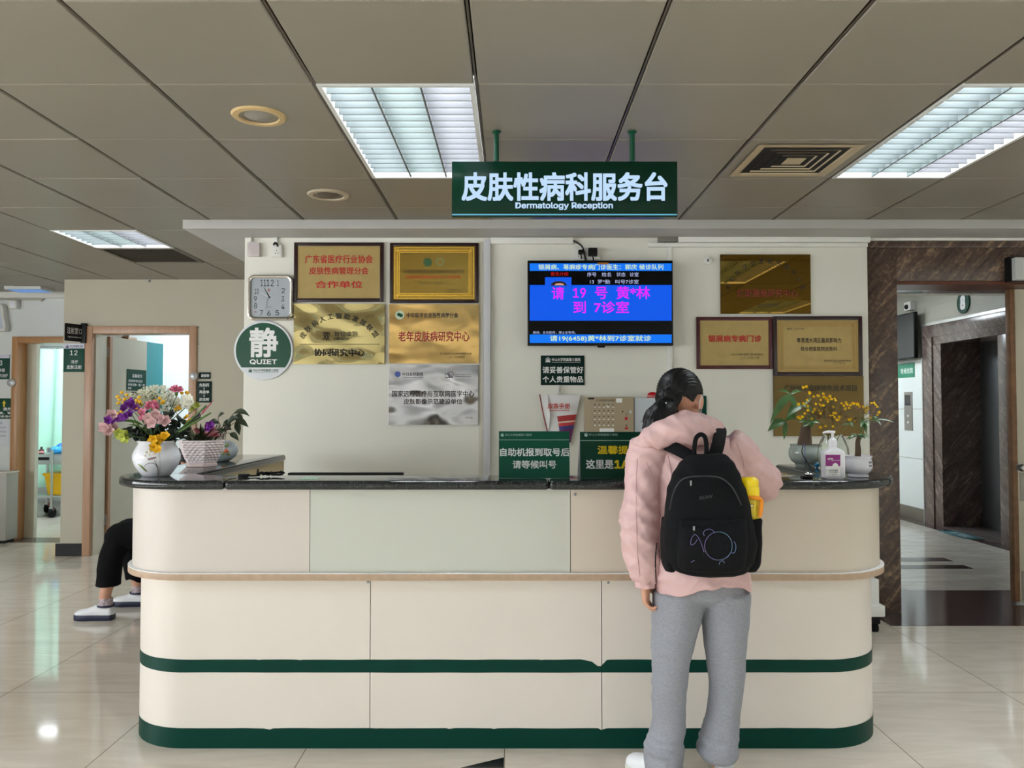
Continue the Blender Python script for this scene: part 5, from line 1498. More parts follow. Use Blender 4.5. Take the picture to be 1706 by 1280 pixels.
# --- black coiled cable by the left wing
cc = thing('coiled_cable', 'tangled black cable with a plug lying on the worktop', 'cable', (-1.02, 3.27, ZT))
random.seed(12)
def wig(p, q, n, amp, r=0.004, zoff=0.006):
    pts = []
    for k in range(n + 1):
        v = k / n
        pts.append(Vector((p[0] + (q[0] - p[0]) * v + random.uniform(-amp, amp), p[1] + (q[1] - p[1]) * v + random.uniform(-amp, amp) * 0.6, ZT + zoff + random.uniform(0, amp * 0.7))))
    return pts
cx0 = at(452, 790, 3.34)
MB().tube(wig((cx0.x - 0.05, 3.33), (cx0.x + 0.05, 3.32), 14, 0.016), 0.0042, 7, smooth=3).tube(wig((cx0.x + 0.05, 3.34), (cx0.x - 0.04, 3.31), 12, 0.014, zoff=0.010), 0.0042, 7, smooth=3).build('coil', m_blackrub, cc)
cx1 = at(412, 793, 3.30)
MB().tube([(cx0.x - 0.05, 3.33, ZT + 0.008), ((cx0.x + cx1.x) / 2, 3.31, ZT + 0.005), (cx1.x, 3.29, ZT + 0.005)], 0.0035, 7, smooth=4).build('lead', m_blackrub, cc)
MB().box(cx1.x - 0.03, cx1.x + 0.012, 3.27, 3.30, ZT + 0.0006, ZT + 0.014).build('plug', m_black, cc, bevel=0.004)
k = at(517, 795.5, 3.22)
st = MB().prism([(k.x - 0.04, 3.19, ZT + 0.0004), (k.x + 0.035, 3.19, ZT + 0.0004), (k.x + 0.028, 3.27, ZT + 0.0004), (k.x - 0.03, 3.27, ZT + 0.0004)], (0, 0, 0.0008)).build('worktop_sticker', M('pale_green_sticker', (120, 176, 150), 0.3, var=0.2, vscale=60))
tag(st, 'small pale green sticker on the granite worktop', 'sticker')
# monitor behind the counter
a, b = at(480, 788, 3.75), at(672, 788, 3.75)
mon = thing('computer_monitor', 'black monitor whose top edge just shows behind the worktop', 'monitor', ((a.x + b.x) / 2, 3.76, 0.66))
MB().box(a.x, b.x, 3.74, 3.775, a.z - 0.33, a.z + 0.001).build('screen_case', m_black, mon, bevel=0.004)
MB().box(a.x + 0.012, b.x - 0.012, 3.775, 3.7765, a.z - 0.31, a.z - 0.012).build('screen', M('dark_screen', (14, 20, 28), 0.08), mon)
xm = (a.x + b.x) / 2
MB().box(xm - 0.025, xm + 0.025, 3.72, 3.74, 0.67, a.z - 0.15).box(xm - 0.11, xm + 0.11, 3.66, 3.82, 0.655, 0.668).build('stand', m_black, mon, bevel=0.003)
dk = thing('office_desk', 'desk inside the counter under the monitor', 'desk', (0.0, 3.62, 0.0))
MB().box(-1.395, 1.345, 3.365, 3.98, 0.63, 0.655).build('desk_top', M('tan_desk', (190, 172, 140), 0.45), dk)
MB().box(-1.39, -1.36, 3.37, 3.97, 0.0, 0.63).box(1.31, 1.34, 3.37, 3.97, 0.0, 0.63).box(-0.02, 0.02, 3.37, 3.97, 0.0, 0.63).build('side_panel', M('tan_desk', (190, 172, 140), 0.45), dk)
# white trolley foot seen past the right end of the counter
tr_ = thing('equipment_trolley', 'white equipment base on a black foot seen past the right end of the counter', 'trolley', (2.1, 4.95, 0))
MB().box(1.95, 2.235, 4.82, 5.1, 0.13, 0.33).build('body', m_white, tr_, bevel=0.006)
MB().box(1.94, 2.262, 4.80, 5.12, 0.105, 0.175).build('rim', m_white, tr_, bevel=0.01)
MB().box(1.96, 2.25, 4.84, 5.08, 0.052, 0.105).build('foot', m_black, tr_, bevel=0.006)
for x in (2.0, 2.225):
    for y in (4.87, 5.05):
        MB().tube([(x - 0.016, y, 0.026), (x + 0.016, y, 0.026)], 0.026, 18).build('caster', m_blackrub, tr_)

# ================================================================== treatment room behind door 13
YT = 9.85
cur = thing('privacy_curtain', 'mint green privacy curtain hanging in the room behind the left door', 'curtain', (-5.6, 10.42, 2.15))
vs, n = [], 160
x0, x1 = at(47, 600, 10.42).x, at(47, 600, 10.42).x + 2.6
for r in range(2):
    pass
zt, zb = at(75, 582, 10.42).z, at(75, 812, 10.42).z
for k in range(13):
    v = k / 12
    for i in range(n + 1):
        u = i / n
        fold = 0.045 * math.sin(u * 62 + 1.2 * math.sin(v * 1.6)) + 0.02 * math.sin(u * 31 + 0.7 + v)
        vs.append((x0 + (x1 - x0) * u + 0.012 * math.sin(u * 62 + 1.1), 10.42 + fold * (0.55 + 0.45 * v), zt + (zb - zt) * v))
fs = [(k * (n + 1) + i, k * (n + 1) + i + 1, (k + 1) * (n + 1) + i + 1, (k + 1) * (n + 1) + i) for k in range(12) for i in range(n)]
MB().add(vs, fs).build('cloth', M('mint_green_cloth', (178, 226, 206), 0.7, var=0.03), cur)
MB().cyl((x0 - 0.1, 10.42, zt + 0.03), (x1, 10.42, zt + 0.03), 0.012).build('rail', m_steel, cur)
hk = MB()
for k in range(16):
    hk.tube([(x0 + 0.02 + 0.165 * k, 10.42, zt + 0.035), (x0 + 0.02 + 0.165 * k, 10.42, zt - 0.005)], 0.005, 6)
hk.build('hooks', m_white, cur)
xt0 = at(43, 757, YT).x; xt1 = xt0 + 0.75
zt1 = at(60, 757, YT).z; zt2 = at(60, 826, YT).z
tro = thing('treatment_trolley', 'stainless steel treatment trolley in front of the mint curtain', 'trolley', ((xt0 + xt1) / 2, YT + 0.2, 0))
MB().box(xt0, xt1, YT, YT + 0.45, zt1 - 0.02, zt1).box(xt0, xt1, YT, YT + 0.012, zt1 - 0.13, zt1 - 0.02).box(xt0, xt1, YT + 0.44, YT + 0.45, zt1, zt1 + 0.06).build('top_shelf', m_steel, tro, bevel=0.003)
MB().box(xt0, xt1, YT, YT + 0.45, zt2 - 0.03, zt2).build('lower_shelf', m_steel, tro, bevel=0.003)
xp = at(87, 800, YT).x
for x, y in ((xp, YT - 0.01), (xt0 + 0.02, YT + 0.43), (xt1 - 0.02, YT + 0.43), (xt0 + 0.02, YT - 0.01)):
    MB().cyl((x, y, 0.12), (x, y, zt1 + 0.06), 0.015, seg=14).build('post', m_steel, tro)
    MB().tube([(x - 0.018, y + 0.02, 0.062), (x + 0.018, y + 0.02, 0.062)], 0.06, 20).build('caster', m_blackrub, tro)
    MB().box(x - 0.024, x + 0.024, y - 0.012, y + 0.03, 0.09, 0.135).build('fork', m_steel, tro)
Text(YT - 0.001).rect(45, 763, 54, 769.5).build(tro, m_green, 'tag')
Text(YT - 0.001).rect(58, 762, 82, 767).build(tro, m_blackrub, 'handle_slot')
xb0 = at(69, 790, YT + 0.05).x
yb = thing('waste_bin', 'yellow plastic bin on the lower shelf of the steel trolley', 'bin', (xb0 + 0.16, YT + 0.22, zt2))
zbt = at(69, 789, YT + 0.05).z
MB().rings([rrect(Vector((xb0 + 0.16, YT + 0.22, zt2)), 0.118, 0.12, 0.001, 0.03), rrect(Vector((xb0 + 0.16, YT + 0.22, zt2)), 0.15, 0.15, zbt - zt2 - 0.03, 0.04), rrect(Vector((xb0 + 0.16, YT + 0.22, zt2)), 0.165, 0.165, zbt - zt2 - 0.03, 0.04), rrect(Vector((xb0 + 0.16, YT + 0.22, zt2)), 0.165, 0.165, zbt - zt2, 0.04), rrect(Vector((xb0 + 0.16, YT + 0.22, zt2)), 0.14, 0.14, zbt - zt2 - 0.004, 0.04)]).build('bin', M('yellow_plastic', (236, 182, 8), 0.35), yb)
rb = thing('red_box', 'red plastic box on the floor behind the trolley', 'box', (xb0 + 0.2, YT + 0.6, 0))
MB().box(xb0 - 0.0, xb0 + 0.5, YT + 0.45 + 0.06, YT + 0.40 + 0.4, 0.0, 0.2).build('box', M('red_bin_plastic', (190, 22, 40), 0.4), rb, bevel=0.01)
for px, py, w, h, mt, lb in ((94, 749, 0.12, 0.10, M('blue_wrap', (40, 150, 214), 0.4, var=0.2, vscale=40), 'crumpled light blue wrapped pack on the trolley top'), (101, 744, 0.10, 0.13, M('deep_blue_wrap', (10, 96, 190), 0.4, var=0.2, vscale=40), 'deep blue wrapped pack on the trolley top behind the pale blue one')):
    k = at(px, 757, YT + (0.12 if w > 0.11 else 0.3))
    m = MB().ball((k.x, k.y, zt1 + h * 0.45), (w * 0.6, 0.07, h * 0.5), 14, 10)
    m.v = [(x + 0.012 * mnoise.noise(Vector((x * 30, y * 30, z * 30))), y, max(zt1 + 0.001, z + 0.012 * mnoise.noise(Vector((x * 25, z * 25, y * 25))))) for x, y, z in m.v]
    tag(m.build('wrapped_pack', mt), lb, 'pack')
k = at(69, 757, YT + 0.05)
bt = thing('small_bottle', 'small dark bottle with a pink label on the steel trolley', 'bottle', (k.x, k.y, zt1))
MB().lathe([(0, 0), (0.03, 0.0), (0.032, 0.01), (0.032, 0.05), (0.014, 0.062), (0.012, 0.09), (0, 0.09)], Vector((k.x, k.y, zt1 + 0.0005)), 20).build('body', M('brown_bottle', (60, 44, 40), 0.2), bt)
MB().lathe([(0.0325, 0.012), (0.0325, 0.042)], Vector((k.x, k.y, zt1)), 20, cap=False).build('label', M('pink_label', (226, 150, 150), 0.5), bt)
# injection room things
sw = wall_box('switch_board', 'pale framed board on the white wall inside the injection room', 8.9, 9.9, 1.6, 1.95, 0.03, M('pale_grey_board', (206, 214, 216), 0.4), 'board')
MB().box(-2.556, -2.551, 9.15, 9.75, 1.67, 1.88).build('panel', m_white, sw, bevel=0.002)
# ================================================================== flowers and leaves
def petal(mb, c, out, nrm, L, W, cup=0.3, n=4):
    """Curved spoon-shaped petal from c along out; nrm is the side it cups towards."""
    out = Vector(out).normalized(); nrm = Vector(nrm); nrm = (nrm - out * nrm.dot(out)).normalized(); sd = out.cross(nrm)
    vs = []
    for k in range(n + 1):
        v = k / n; w = W * (math.sin(PI * min(1, 0.12 + v * 0.88)) ** 0.7) * (0.5 + 0.5 * v if v < 0.6 else 0.8)
        for i in (-1, -0.5, 0, 0.5, 1):
            vs.append(c + out * (L * v) + sd * (w * i) + nrm * (cup * L * (v * v) + abs(i) * abs(i) * w * 0.45))
    fs = [(k * 5 + i, k * 5 + i + 1, (k + 1) * 5 + i + 1, (k + 1) * 5 + i) for k in range(n) for i in range(4)]
    mb.add(vs, fs)
def blossom(mb, c, face, n, L, W, cup=0.3, rot=0.0, open_=0.35):
    face = Vector(face).normalized(); u = face.orthogonal().normalized(); w = face.cross(u)
    for k in range(n):
        a = rot + 2 * PI * k / n
        o = u * math.cos(a) + w * math.sin(a)
        petal(mb, c, o + face * open_, face, L * random.uniform(0.85, 1.1), W, cup)
def leaf2(mb, p0, p1, W, sag=0.0, nrm=(0, -1, 0.3), n=8, fold=0.25):
    """Pointed leaf from p0 to p1, W half-width, bent by sag (upward if positive)."""
    p0, p1 = Vector(p0), Vector(p1); d = p1 - p0; L = d.length; dn = d.normalized()
    nr = Vector(nrm); nr = (nr - dn * nr.dot(dn)).normalized(); sd = dn.cross(nr)
    vs = []
    for k in range(n + 1):
        v = k / n; w = W * math.sin(PI * v ** 0.8) if 0 < k < n else W * 0.03
        c = p0 + d * v + Vector((0, 0, sag * 4 * v * (1 - v)))
        for i in (-1, -0.55, 0, 0.55, 1):
            vs.append(c + sd * w * i + nr * (abs(i) * w * fold))
    fs = [(k * 5 + i, k * 5 + i + 1, (k + 1) * 5 + i + 1, (k + 1) * 5 + i) for k in range(n) for i in range(4)]
    mb.add(vs, fs)
def rv(s=1.0): return Vector((random.uniform(-s, s), random.uniform(-s, s), random.uniform(-s, s)))
m_stem = M('flower_stem_green', (66, 92, 48), 0.5, var=0.15)
m_yel = M('yellow_button_petals', (232, 178, 14), 0.6, var=0.12, vscale=200)
m_pur = M('purple_petals', (122, 44, 152), 0.5, var=0.25, vscale=60)
m_pink = M('pink_petals', (222, 128, 158), 0.55, var=0.15, vscale=80)
m_ppink = M('pale_pink_cream_petals', (214, 176, 178), 0.5, var=0.18, vscale=40)
m_wht = M('white_petals', (236, 236, 224), 0.5, var=0.04)
m_lime = M('lime_petals', (196, 206, 96), 0.5, var=0.1)
m_gyel = M('golden_orchid_petals', (234, 186, 30), 0.45, var=0.12, vscale=60)
m_dleaf = M('dark_blue_green_leaf', (48, 60, 52), 0.5, var=0.25, vscale=30)
m_gleaf = M('fresh_green_leaf', (78, 112, 50), 0.4, var=0.2, vscale=25)
GV = 'flowers in the round white vase'
NECK = VC + Vector((0, 0, 0.135))
def start(dx=None):
    a = random.uniform(0, 2 * PI); r = random.uniform(0.005, 0.045)
    return NECK + Vector((r * math.cos(a), r * math.sin(a), 0.0))
def stem_pts(p, q, bend=0.25):
    """Curve from deep inside the vessel to q."""
    base = Vector((VC.x + (p.x - VC.x) * -0.3, VC.y + (p.y - VC.y) * -0.3, VC.z + 0.035))
    mid = p + (q - p) * 0.5 + Vector((0, 0, bend * (q - p).length * 0.4))
    return [base, p, mid, q]
def flower(name, label, cat='flower', group=GV):
    return thing(name, label, cat, (VC.x, VC.y, VC.z + 0.03), group)
def button_spray(label, pts, Y):
    t = flower('button_flower', label)
    P = [at(x, y, Y + random.uniform(-0.015, 0.015)) for x, y in pts]
    c = sum(P, Vector()) / len(P); hub = c + (NECK - c) * 0.22
    s = MB(); s.tube(stem_pts(start(), hub), 0.0016, 6, smooth=5)
    b = MB()
    for p in P:
        s.tube([hub, hub + (p - hub) * 0.5 + Vector((0, 0, 0.004)), p], 0.0008, 5, smooth=2)
        b.ball(p, (0.0082, 0.0082, 0.0066), 9, 6)
        for k in range(9):
            a = k * 2.4; b.ball(p + Vector((0.005 * math.cos(a), 0.005 * math.sin(a), 0.003)), 0.0024, 5, 4)
    s.build('stem', m_stem, t); b.build('blossom', m_yel, t)
button_spray('spray of yellow button flowers at the upper left of the white vase', [(203, 654), (196, 661), (199, 666), (211, 658), (216, 664), (197, 672), (206, 670), (208, 665)], 3.33)
button_spray('dense column of yellow button flowers between the purple spray and the pink carnation', [(232, 662), (228, 667), (233, 669), (229, 673), (235, 674), (231, 680), (235, 684), (232, 688), (228, 681)], 3.29)
button_spray('small yellow buttons inside the white baby\'s breath', [(266, 664), (272, 669), (270, 672), (258, 668)], 3.30)
button_spray('yellow buttons beside the upper right pink carnation', [(303, 655), (311, 654), (316, 661), (314, 657)], 3.36)
button_spray('pair of yellow buttons under the upper right pink carnation', [(297, 678), (293, 682), (300, 681)], 3.33)
button_spray('yellow buttons low at the right of the white vase', [(312, 693), (317, 699), (313, 702), (309, 696)], 3.34)
button_spray('tiny yellow buttons half hidden in the purple spray', [(198, 689), (203, 686)], 3.36)
def orchid_spray(label, pts, Y, mat, L=0.017, n=5, name='orchid_spray', W=None):
    t = flower(name, label)
    P = [at(x, y, Y + random.uniform(-0.015, 0.015)) for x, y in pts]
    s = MB(); p0 = start()
    st = [Vector((VC.x, VC.y, VC.z + 0.035)), p0] + [P[0] + Vector((0, 0.014, -0.006))] + [p + Vector((0, 0.014, -0.004)) for p in P[1:]]
    s.tube(st, [0.0022] * 2 + [0.0018] + [0.0012] * (len(P) - 1), 6, smooth=4)
    b = MB()
    for p in P:
        f = Vector((random.uniform(-0.6, 0.6), -1, random.uniform(-0.3, 0.5)))
        L_ = L * 1.28
        blossom(b, p, f, n, L_, (W or L_ * 0.5), 0.25, random.random() * 6, 0.3)
        blossom(b, p + f.normalized() * 0.002, f, 3, L * 0.55, L * 0.3, 0.5, random.random() * 6, 0.9)
        s.tube([p + Vector((0, 0.014, -0.005)), p], 0.0009, 5)
    s.build('stem', m_stem, t); b.build('blossom', mat, t)
    return t
orchid_spray('upper purple flower spray at the left of the white vase', [(226, 680), (219, 675), (213, 674), (207, 681), (222, 668)], 3.28, m_pur)
orchid_spray('lower, longer purple flower spray at the left of the white vase', [(218, 690), (212, 693), (205, 695), (199, 698), (188, 698), (181, 700)], 3.26, m_pur, 0.018)
orchid_spray('purple flower spray at the right behind the green stalks', [(318, 702), (326, 698), (333, 694)], 3.42, m_pur, 0.014)
orchid_spray('pale pink orchid at the far left of the white vase', [(190, 714), (183, 719), (176, 711), (188, 690)], 3.27, m_ppink, 0.024)
orchid_spray('pale pink and cream orchid in the middle above the white vase', [(256, 704), (249, 698), (266, 700), (276, 702), (262, 690)], 3.235, m_ppink, 0.026, 5)
orchid_spray('lone pink orchid blossom beside the column of yellow buttons', [(239, 697), (238, 688)], 3.25, m_pink, 0.016)
orchid_spray('white lily opening at the right of the bouquet', [(312, 672), (318, 669), (300, 671)], 3.34, m_wht, 0.03, 5, 'lily')
orchid_spray('lime green flower at the right edge of the bouquet', [(328, 676), (322, 681)], 3.38, m_lime, 0.016)
orchid_spray('lime green orchid drooping at the lower left', [(212, 722), (205, 727), (198, 722), (211, 730)], 3.26, m_lime, 0.02)
orchid_spray('golden orchid lying across the rim of the white vase', [(256, 731), (264, 734), (271, 729), (277, 727)], 3.255, m_gyel, 0.02)
orchid_spray('golden orchid hanging over the front of the white vase', [(262, 739), (257, 745), (266, 749)], 3.245, m_gyel, 0.018)
def carnation(label, px, py, Y, r):
    t = flower('carnation', label)
    c = at(px, py, Y); b = MB()
    for k in range(70):
        d = rv().normalized(); d.z = abs(d.z) * 0.9 - 0.15; d = d.normalized()
        petal(b, c + d * r * 0.25, d + rv(0.4), rv(), r * random.uniform(0.65, 0.85), r * 0.34, random.uniform(0.1, 0.5), 3)
    s = MB(); q = c + Vector((0, 0, -r * 0.9))
    s.tube(stem_pts(start(), q, 0.1), 0.002, 6, smooth=5)
    cal = MB().lathe([(0.002, 0), (0.006, 0.006), (0.008, r * 0.7)], q, 12)
    s.build('stem', m_stem, t); cal.build('calyx', m_gleaf, t); b.build('blossom', m_pink, t)
carnation('pink carnation in the middle of the bouquet', 253, 678, 3.25, 0.030)
carnation('pink carnation at the upper right of the bouquet', 294, 651, 3.33, 0.028)
def breath(label, cx_, cy_, rx, ry, n, Y):
    t = flower('babys_breath', label)
    c = at(cx_, cy_, Y); s, b = MB(), MB()
    hub = at(cx_, cy_ + ry * 1.5, Y)
    s.tube(stem_pts(start(), hub, 0.1), 0.0014, 6, smooth=4)
    kx = Y / FOC
    hubs = []
    for k in range(7):
        h = c + Vector((random.uniform(-0.6, 0.6) * rx * kx, random.uniform(-0.03, 0.03), random.uniform(-0.5, 0.3) * ry * kx))
        hubs.append(h); s.tube([hub, hub + (h - hub) * 0.5 + rv(0.004), h], 0.0008, 5, smooth=2)
    for k in range(n):
        a = random.uniform(0, 2 * PI); r = math.sqrt(random.random())
        p = c + Vector((rx * kx * r * math.cos(a), random.uniform(-0.045, 0.045), ry * kx * r * math.sin(a)))
        h = min(hubs, key=lambda q: (q - p).length)
        s.tube([h, h + (p - h) * 0.6 + Vector((0, 0, -0.002)), p], 0.0004, 4)
        f = Vector((random.uniform(-0.7, 0.7), -0.8, random.uniform(-0.2, 0.9))).normalized()
        u = f.orthogonal().normalized(); w = f.cross(u)
        for q in range(5):
            d = u * math.cos(q * 1.257) + w * math.sin(q * 1.257)
            b.add([p, p + d * 0.0050 + u.cross(d) * 0.0, p + (d * 1.0 + f.cross(d) * 0.7) * 0.0050], [(0, 1, 2)])
        b.ball(p + f * 0.0006, 0.0025, 6, 4)
    s.build('stem', M('pale_stem', (120, 132, 96), 0.6), t); b.build('blossom', M('creamy_white_florets', (232, 232, 210), 0.6, var=0.05), t)
random.seed(21)
breath('white baby\'s breath rising over the middle of the bouquet', 262, 657, 27, 15, 280, 3.36)
breath('white baby\'s breath at the upper left of the bouquet', 238, 661, 17, 11, 140, 3.38)
breath('white baby\'s breath below the upper right carnation', 283, 676, 21, 15, 190, 3.37)
# foliage
def foliage(label, tip, Y, n, mat, W=0.012, L=0.034, name='foliage_spray'):
    t = flower(name, label, 'foliage')
    q = at(tip[0], tip[1], Y); p0 = start(); sp = stem_pts(p0, q, 0.05)
    s = MB().tube(sp, [0.0022, 0.002, 0.0016, 0.0008], 6, smooth=5)
    P, _ = spline([Vector(p) for p in sp[1:]], [(1, 1)] * 3, 12)
    b = MB()
    n = int(n * 1.7)
    for k in range(n):
        v = 0.18 + 0.8 * k / n; p = P[int(v * (len(P) - 1))]
        d = Vector((random.uniform(-1, 1), random.uniform(-1, 0.6), random.uniform(-0.3, 0.9))).normalized()
        leaf2(b, p, p + d * L * random.uniform(0.7, 1.1), W * random.uniform(0.7, 1.1), -0.003, rv(), 5)
    s.build('stem', m_stem, t); b.build('leaves', mat, t)
for (tx, ty, Y, n), lb in zip(((285, 690, 3.33, 30), (303, 700, 3.36, 30), (318, 716, 3.38, 30), (230, 712, 3.36, 26), (209, 718, 3.35, 22), (246, 690, 3.40, 28), (300, 722, 3.30, 26), (268, 712, 3.36, 28), (224, 728, 3.30, 20)),
        ('dark leafy spray in the middle right of the bouquet', 'dark leafy spray reaching to the right of the bouquet', 'lowest dark leafy spray at the right of the bouquet', 'dark leafy spray low at the left of the bouquet', 'dark leafy spray under the lime orchid', 'dark leafy spray at the back of the bouquet', 'dark leafy spray spilling over the right of the vase rim', 'short dark leafy spray in the centre over the vase', 'short dark leafy spray over the left of the vase rim')):
    foliage(lb, (tx, ty), Y, n, m_dleaf)
def blade_leaf(label, a, b, Y, W, sag):
    t = flower('blade_leaf', label, 'leaf')
    p, q = at(*a, Y), at(*b, Y)
    MB().tube([Vector((VC.x, VC.y, VC.z + 0.04)), start(), p], 0.002, 6, smooth=4).build('stem', m_stem, t)
    m = MB(); leaf2(m, p, q, W, sag, (0, -0.6, 1)); m.build('leaf', m_gleaf, t)
blade_leaf('long green blade leaf pointing left over the vase', (240, 710), (194, 704), 3.26, 0.010, 0.012)
blade_leaf('green blade leaf drooping to the lower left tip', (208, 725), (187, 733), 3.25, 0.007, 0.004)
blade_leaf('green blade leaf with a yellow edge in the left middle', (237, 714), (212, 708), 3.24, 0.006, 0.005)
def stalk(label, a, b, Y0, Y1):
    t = flower('green_stalk', label, 'stalk')
    p, q = at(*a, Y0), at(*b, Y1)
    MB().tube([Vector((VC.x, VC.y, VC.z + 0.04)), NECK + Vector((0.03, -0.01, 0)), p, q], [0.004, 0.004, 0.0045, 0.004], 9, smooth=5).build('stem', m_gleaf, t)
    return t, p, q
stalk('lower of two thick green stalks slanting to the right', (302, 718), (351, 688), 3.29, 3.27)
stalk('upper of two thick green stalks slanting to the right', (300, 716), (344, 676), 3.31, 3.30)
def ginger():
    t = flower('ginger_flower', 'pink pointed ginger flower at the right of the bouquet')
    p, q = at(334, 692, 3.36), at(356, 667, 3.38)
    MB().tube([Vector((VC.x, VC.y, VC.z + 0.04)), NECK + Vector((0.03, 0.02, 0)), p], 0.0035, 8, smooth=5).build('stem', m_gleaf, t)
    b = MB(); d = q - p
    for k in range(26):
        v = k / 26; c = p + d * v; a = k * 2.4; rr = (1 - v) * 0.8 + 0.2
        o = Vector((math.cos(a), -abs(math.sin(a)) * 0.7, 0.2 * math.sin(a))) * 0.8 + d.normalized() * 1.5
        petal(b, c, o, d.normalized(), 0.026 * rr, 0.007 * rr, 0.3, 4)
    b.build('blossom', M('ginger_pink', (206, 108, 130), 0.45, var=0.2, vscale=50), t)
ginger()

# ---- leaves of the three pots at the left and the two at the right (parts of their plants)
b = MB(); random.seed(5)
top = PC + Vector((0, 0, 0.115))
for k in range(46):
    a = random.uniform(0, 2 * PI); r = random.uniform(0.0, 0.06)
    p = top + Vector((r * math.cos(a), r * math.sin(a), 0))
    q = p + Vector((math.cos(a) * random.uniform(0.02, 0.075), math.sin(a) * random.uniform(0.02, 0.07), random.uniform(0.02, 0.10)))
    leaf2(b, p, q, 0.008, 0.015, rv(), 6)
b.build('leaves', M('dark_olive_leaf', (58, 66, 42), 0.45, var=0.3, vscale=30), planter)
b = MB()
for (x0, y0, x1, y1) in ((345, 728, 365, 719), (340, 727, 352, 712), (352, 726, 368, 727), (333, 722, 322, 716), (345, 720, 345, 704), (350, 722, 362, 712)):
    leaf2(b, at(x0, y0, 3.86), at(x1, y1, 3.84), 0.012, 0.006, (0, -1, 0.4))
b.build('red_leaves', M('dark_red_leaf', (128, 58, 62), 0.4, var=0.25, vscale=30), planter)
b = MB(); blossom(b, at(351, 709, 3.82), (0.2, -1, 0.2), 5, 0.03, 0.014, 0.3); blossom(b, at(348, 714, 3.82), (-0.2, -1, 0.1), 4, 0.024, 0.012, 0.4); b.build('purple_blossom', m_pur, planter)
b, s = MB(), MB()
m_cal = M('dark_calathea_leaf', (50, 60, 44), 0.35, var=0.35, vscale=26)
for (x0, y0, x1, y1, W, sg) in ((388, 690, 416, 694, 0.017, 0.02), (392, 698, 414, 712, 0.018, 0.006), (394, 702, 399, 725, 0.018, 0.0), (383, 722, 398, 735, 0.016, 0.008), (378, 706, 398, 697, 0.02, 0.01), (370, 712, 388, 702, 0.02, 0.01), (366, 705, 346, 708, 0.018, 0.012), (363, 696, 374, 689, 0.014, 0.006), (376, 716, 362, 724, 0.016, 0.006), (384, 712, 372, 704, 0.02, 0.012), (390, 694, 406, 702, 0.018, 0.01), (372, 718, 386, 716, 0.018, 0.01)):
    Y = 4.25 + random.uniform(-0.05, 0.05)
    p, q = at(x0, y0, Y), at(x1, y1, Y - 0.03)
    leaf2(b, p, q, W, sg, (0, -1, 0.6), 8)
    s.tube([RCn + Vector((random.uniform(-0.03, 0.03), random.uniform(-0.03, 0.03), 0.095)), (RCn + Vector((0, 0, 0.12)) + p) / 2 + Vector((0, 0, 0.01)), p], 0.0018, 6, smooth=4)
b.build('leaves', m_cal, rpot); s.build('stems', M('dark_red_stem', (70, 44, 40), 0.5), rpot)
# money tree
m_bark = M('brown_bark', (92, 74, 58), 0.85, var=0.3, vscale=14, bump=0.5, bscale=60, stretch=(1, 1, 0.35))
MB().tube([MC + Vector((-0.003, 0, 0.085)), at(1341, 737, 3.92), at(1342, 725, 3.92), at(1343, 712, 3.92), at(1343, 707, 3.92)], [0.036, 0.034, 0.029, 0.025, 0.018], 18, smooth=4).build('trunk', m_bark, mpot)
s, b = MB(), MB()
hub = at(1343, 708, 3.92)
m_ml = M('glossy_green_leaf', (62, 96, 50), 0.3, var=0.25, vscale=16)
nodes = {0: at(1317, 657, 3.86), 1: at(1338, 675, 3.88), 2: at(1354, 698, 3.9), 3: at(1309, 701, 3.87), 4: at(1350, 703, 3.88)}
for k, nd in nodes.items():
    s.tube([hub, hub + (nd - hub) * 0.5 + Vector((0.0, 0, 0.02)), nd], 0.0025, 7, smooth=5)
for (n, x1, y1, W, sg, dy) in ((0, 1283, 706, 0.020, 0.02, -0.03), (0, 1294, 653, 0.009, 0.012, 0.05), (0, 1322, 677, 0.016, 0.0, -0.02), (0, 1336, 652, 0.009, 0.008, 0.05), (1, 1310, 697, 0.022, 0.02, -0.05), (1, 1359, 697, 0.016, 0.012, -0.02),
                           (3, 1279, 719, 0.022, 0.012, -0.02), (3, 1306, 733, 0.013, 0.0, -0.02), (3, 1330, 690, 0.016, 0.01, 0.0), (2, 1350, 714, 0.016, 0.004, -0.02), (4, 1330, 704, 0.012, 0.008, -0.03), (4, 1366, 706, 0.012, 0.008, -0.02), (4, 1358, 690, 0.010, 0.004, 0.0), (4, 1345, 690, 0.010, 0.004, -0.01), (1, 1352, 664, 0.010, 0.006, 0.03), (4, 1337, 712, 0.010, 0.004, -0.04)):
    leaf2(b, nodes[n], at(x1, y1, nodes[n].y + dy), W, sg, (0.2, -1, 0.5), 9)
s.build('stems', m_gleaf, mpot); b.build('leaves', m_ml, mpot)
# slim bonsai
MB().tube([WC + Vector((-0.002, 0, 0.072)), at(1429.5, 752, 3.3), at(1429, 738, 3.3), at(1431, 728, 3.3)], [0.0125, 0.012, 0.010, 0.008], 14, smooth=4).build('trunk', m_bark, wpot)
s, b = MB(), MB()
hub = at(1430, 729, 3.3); h2 = at(1437, 702, 3.31)
s.tube([hub, at(1436, 716, 3.31), h2, at(1441, 698, 3.31)], 0.0022, 7, smooth=4)
for k in range(11):
    a = 2 * PI * k / 11
    leaf2(b, hub, hub + Vector((0.05 * math.cos(a), 0.045 * math.sin(a), 0.012 * math.sin(k * 2.0) - 0.004)), 0.009, 0.008, (0, -0.4, 1), 6)
for (x, y, W, Y) in ((1402, 709, 0.010, 3.25), (1416, 704, 0.009, 3.33), (1420, 712, 0.008, 3.24)):
    leaf2(b, at(1419, 709, 3.29), at(x, y, Y), W, 0.004, (0, -0.5, 1), 7)
s.tube([at(1434, 716, 3.31), at(1419, 709, 3.29)], 0.0016, 6)
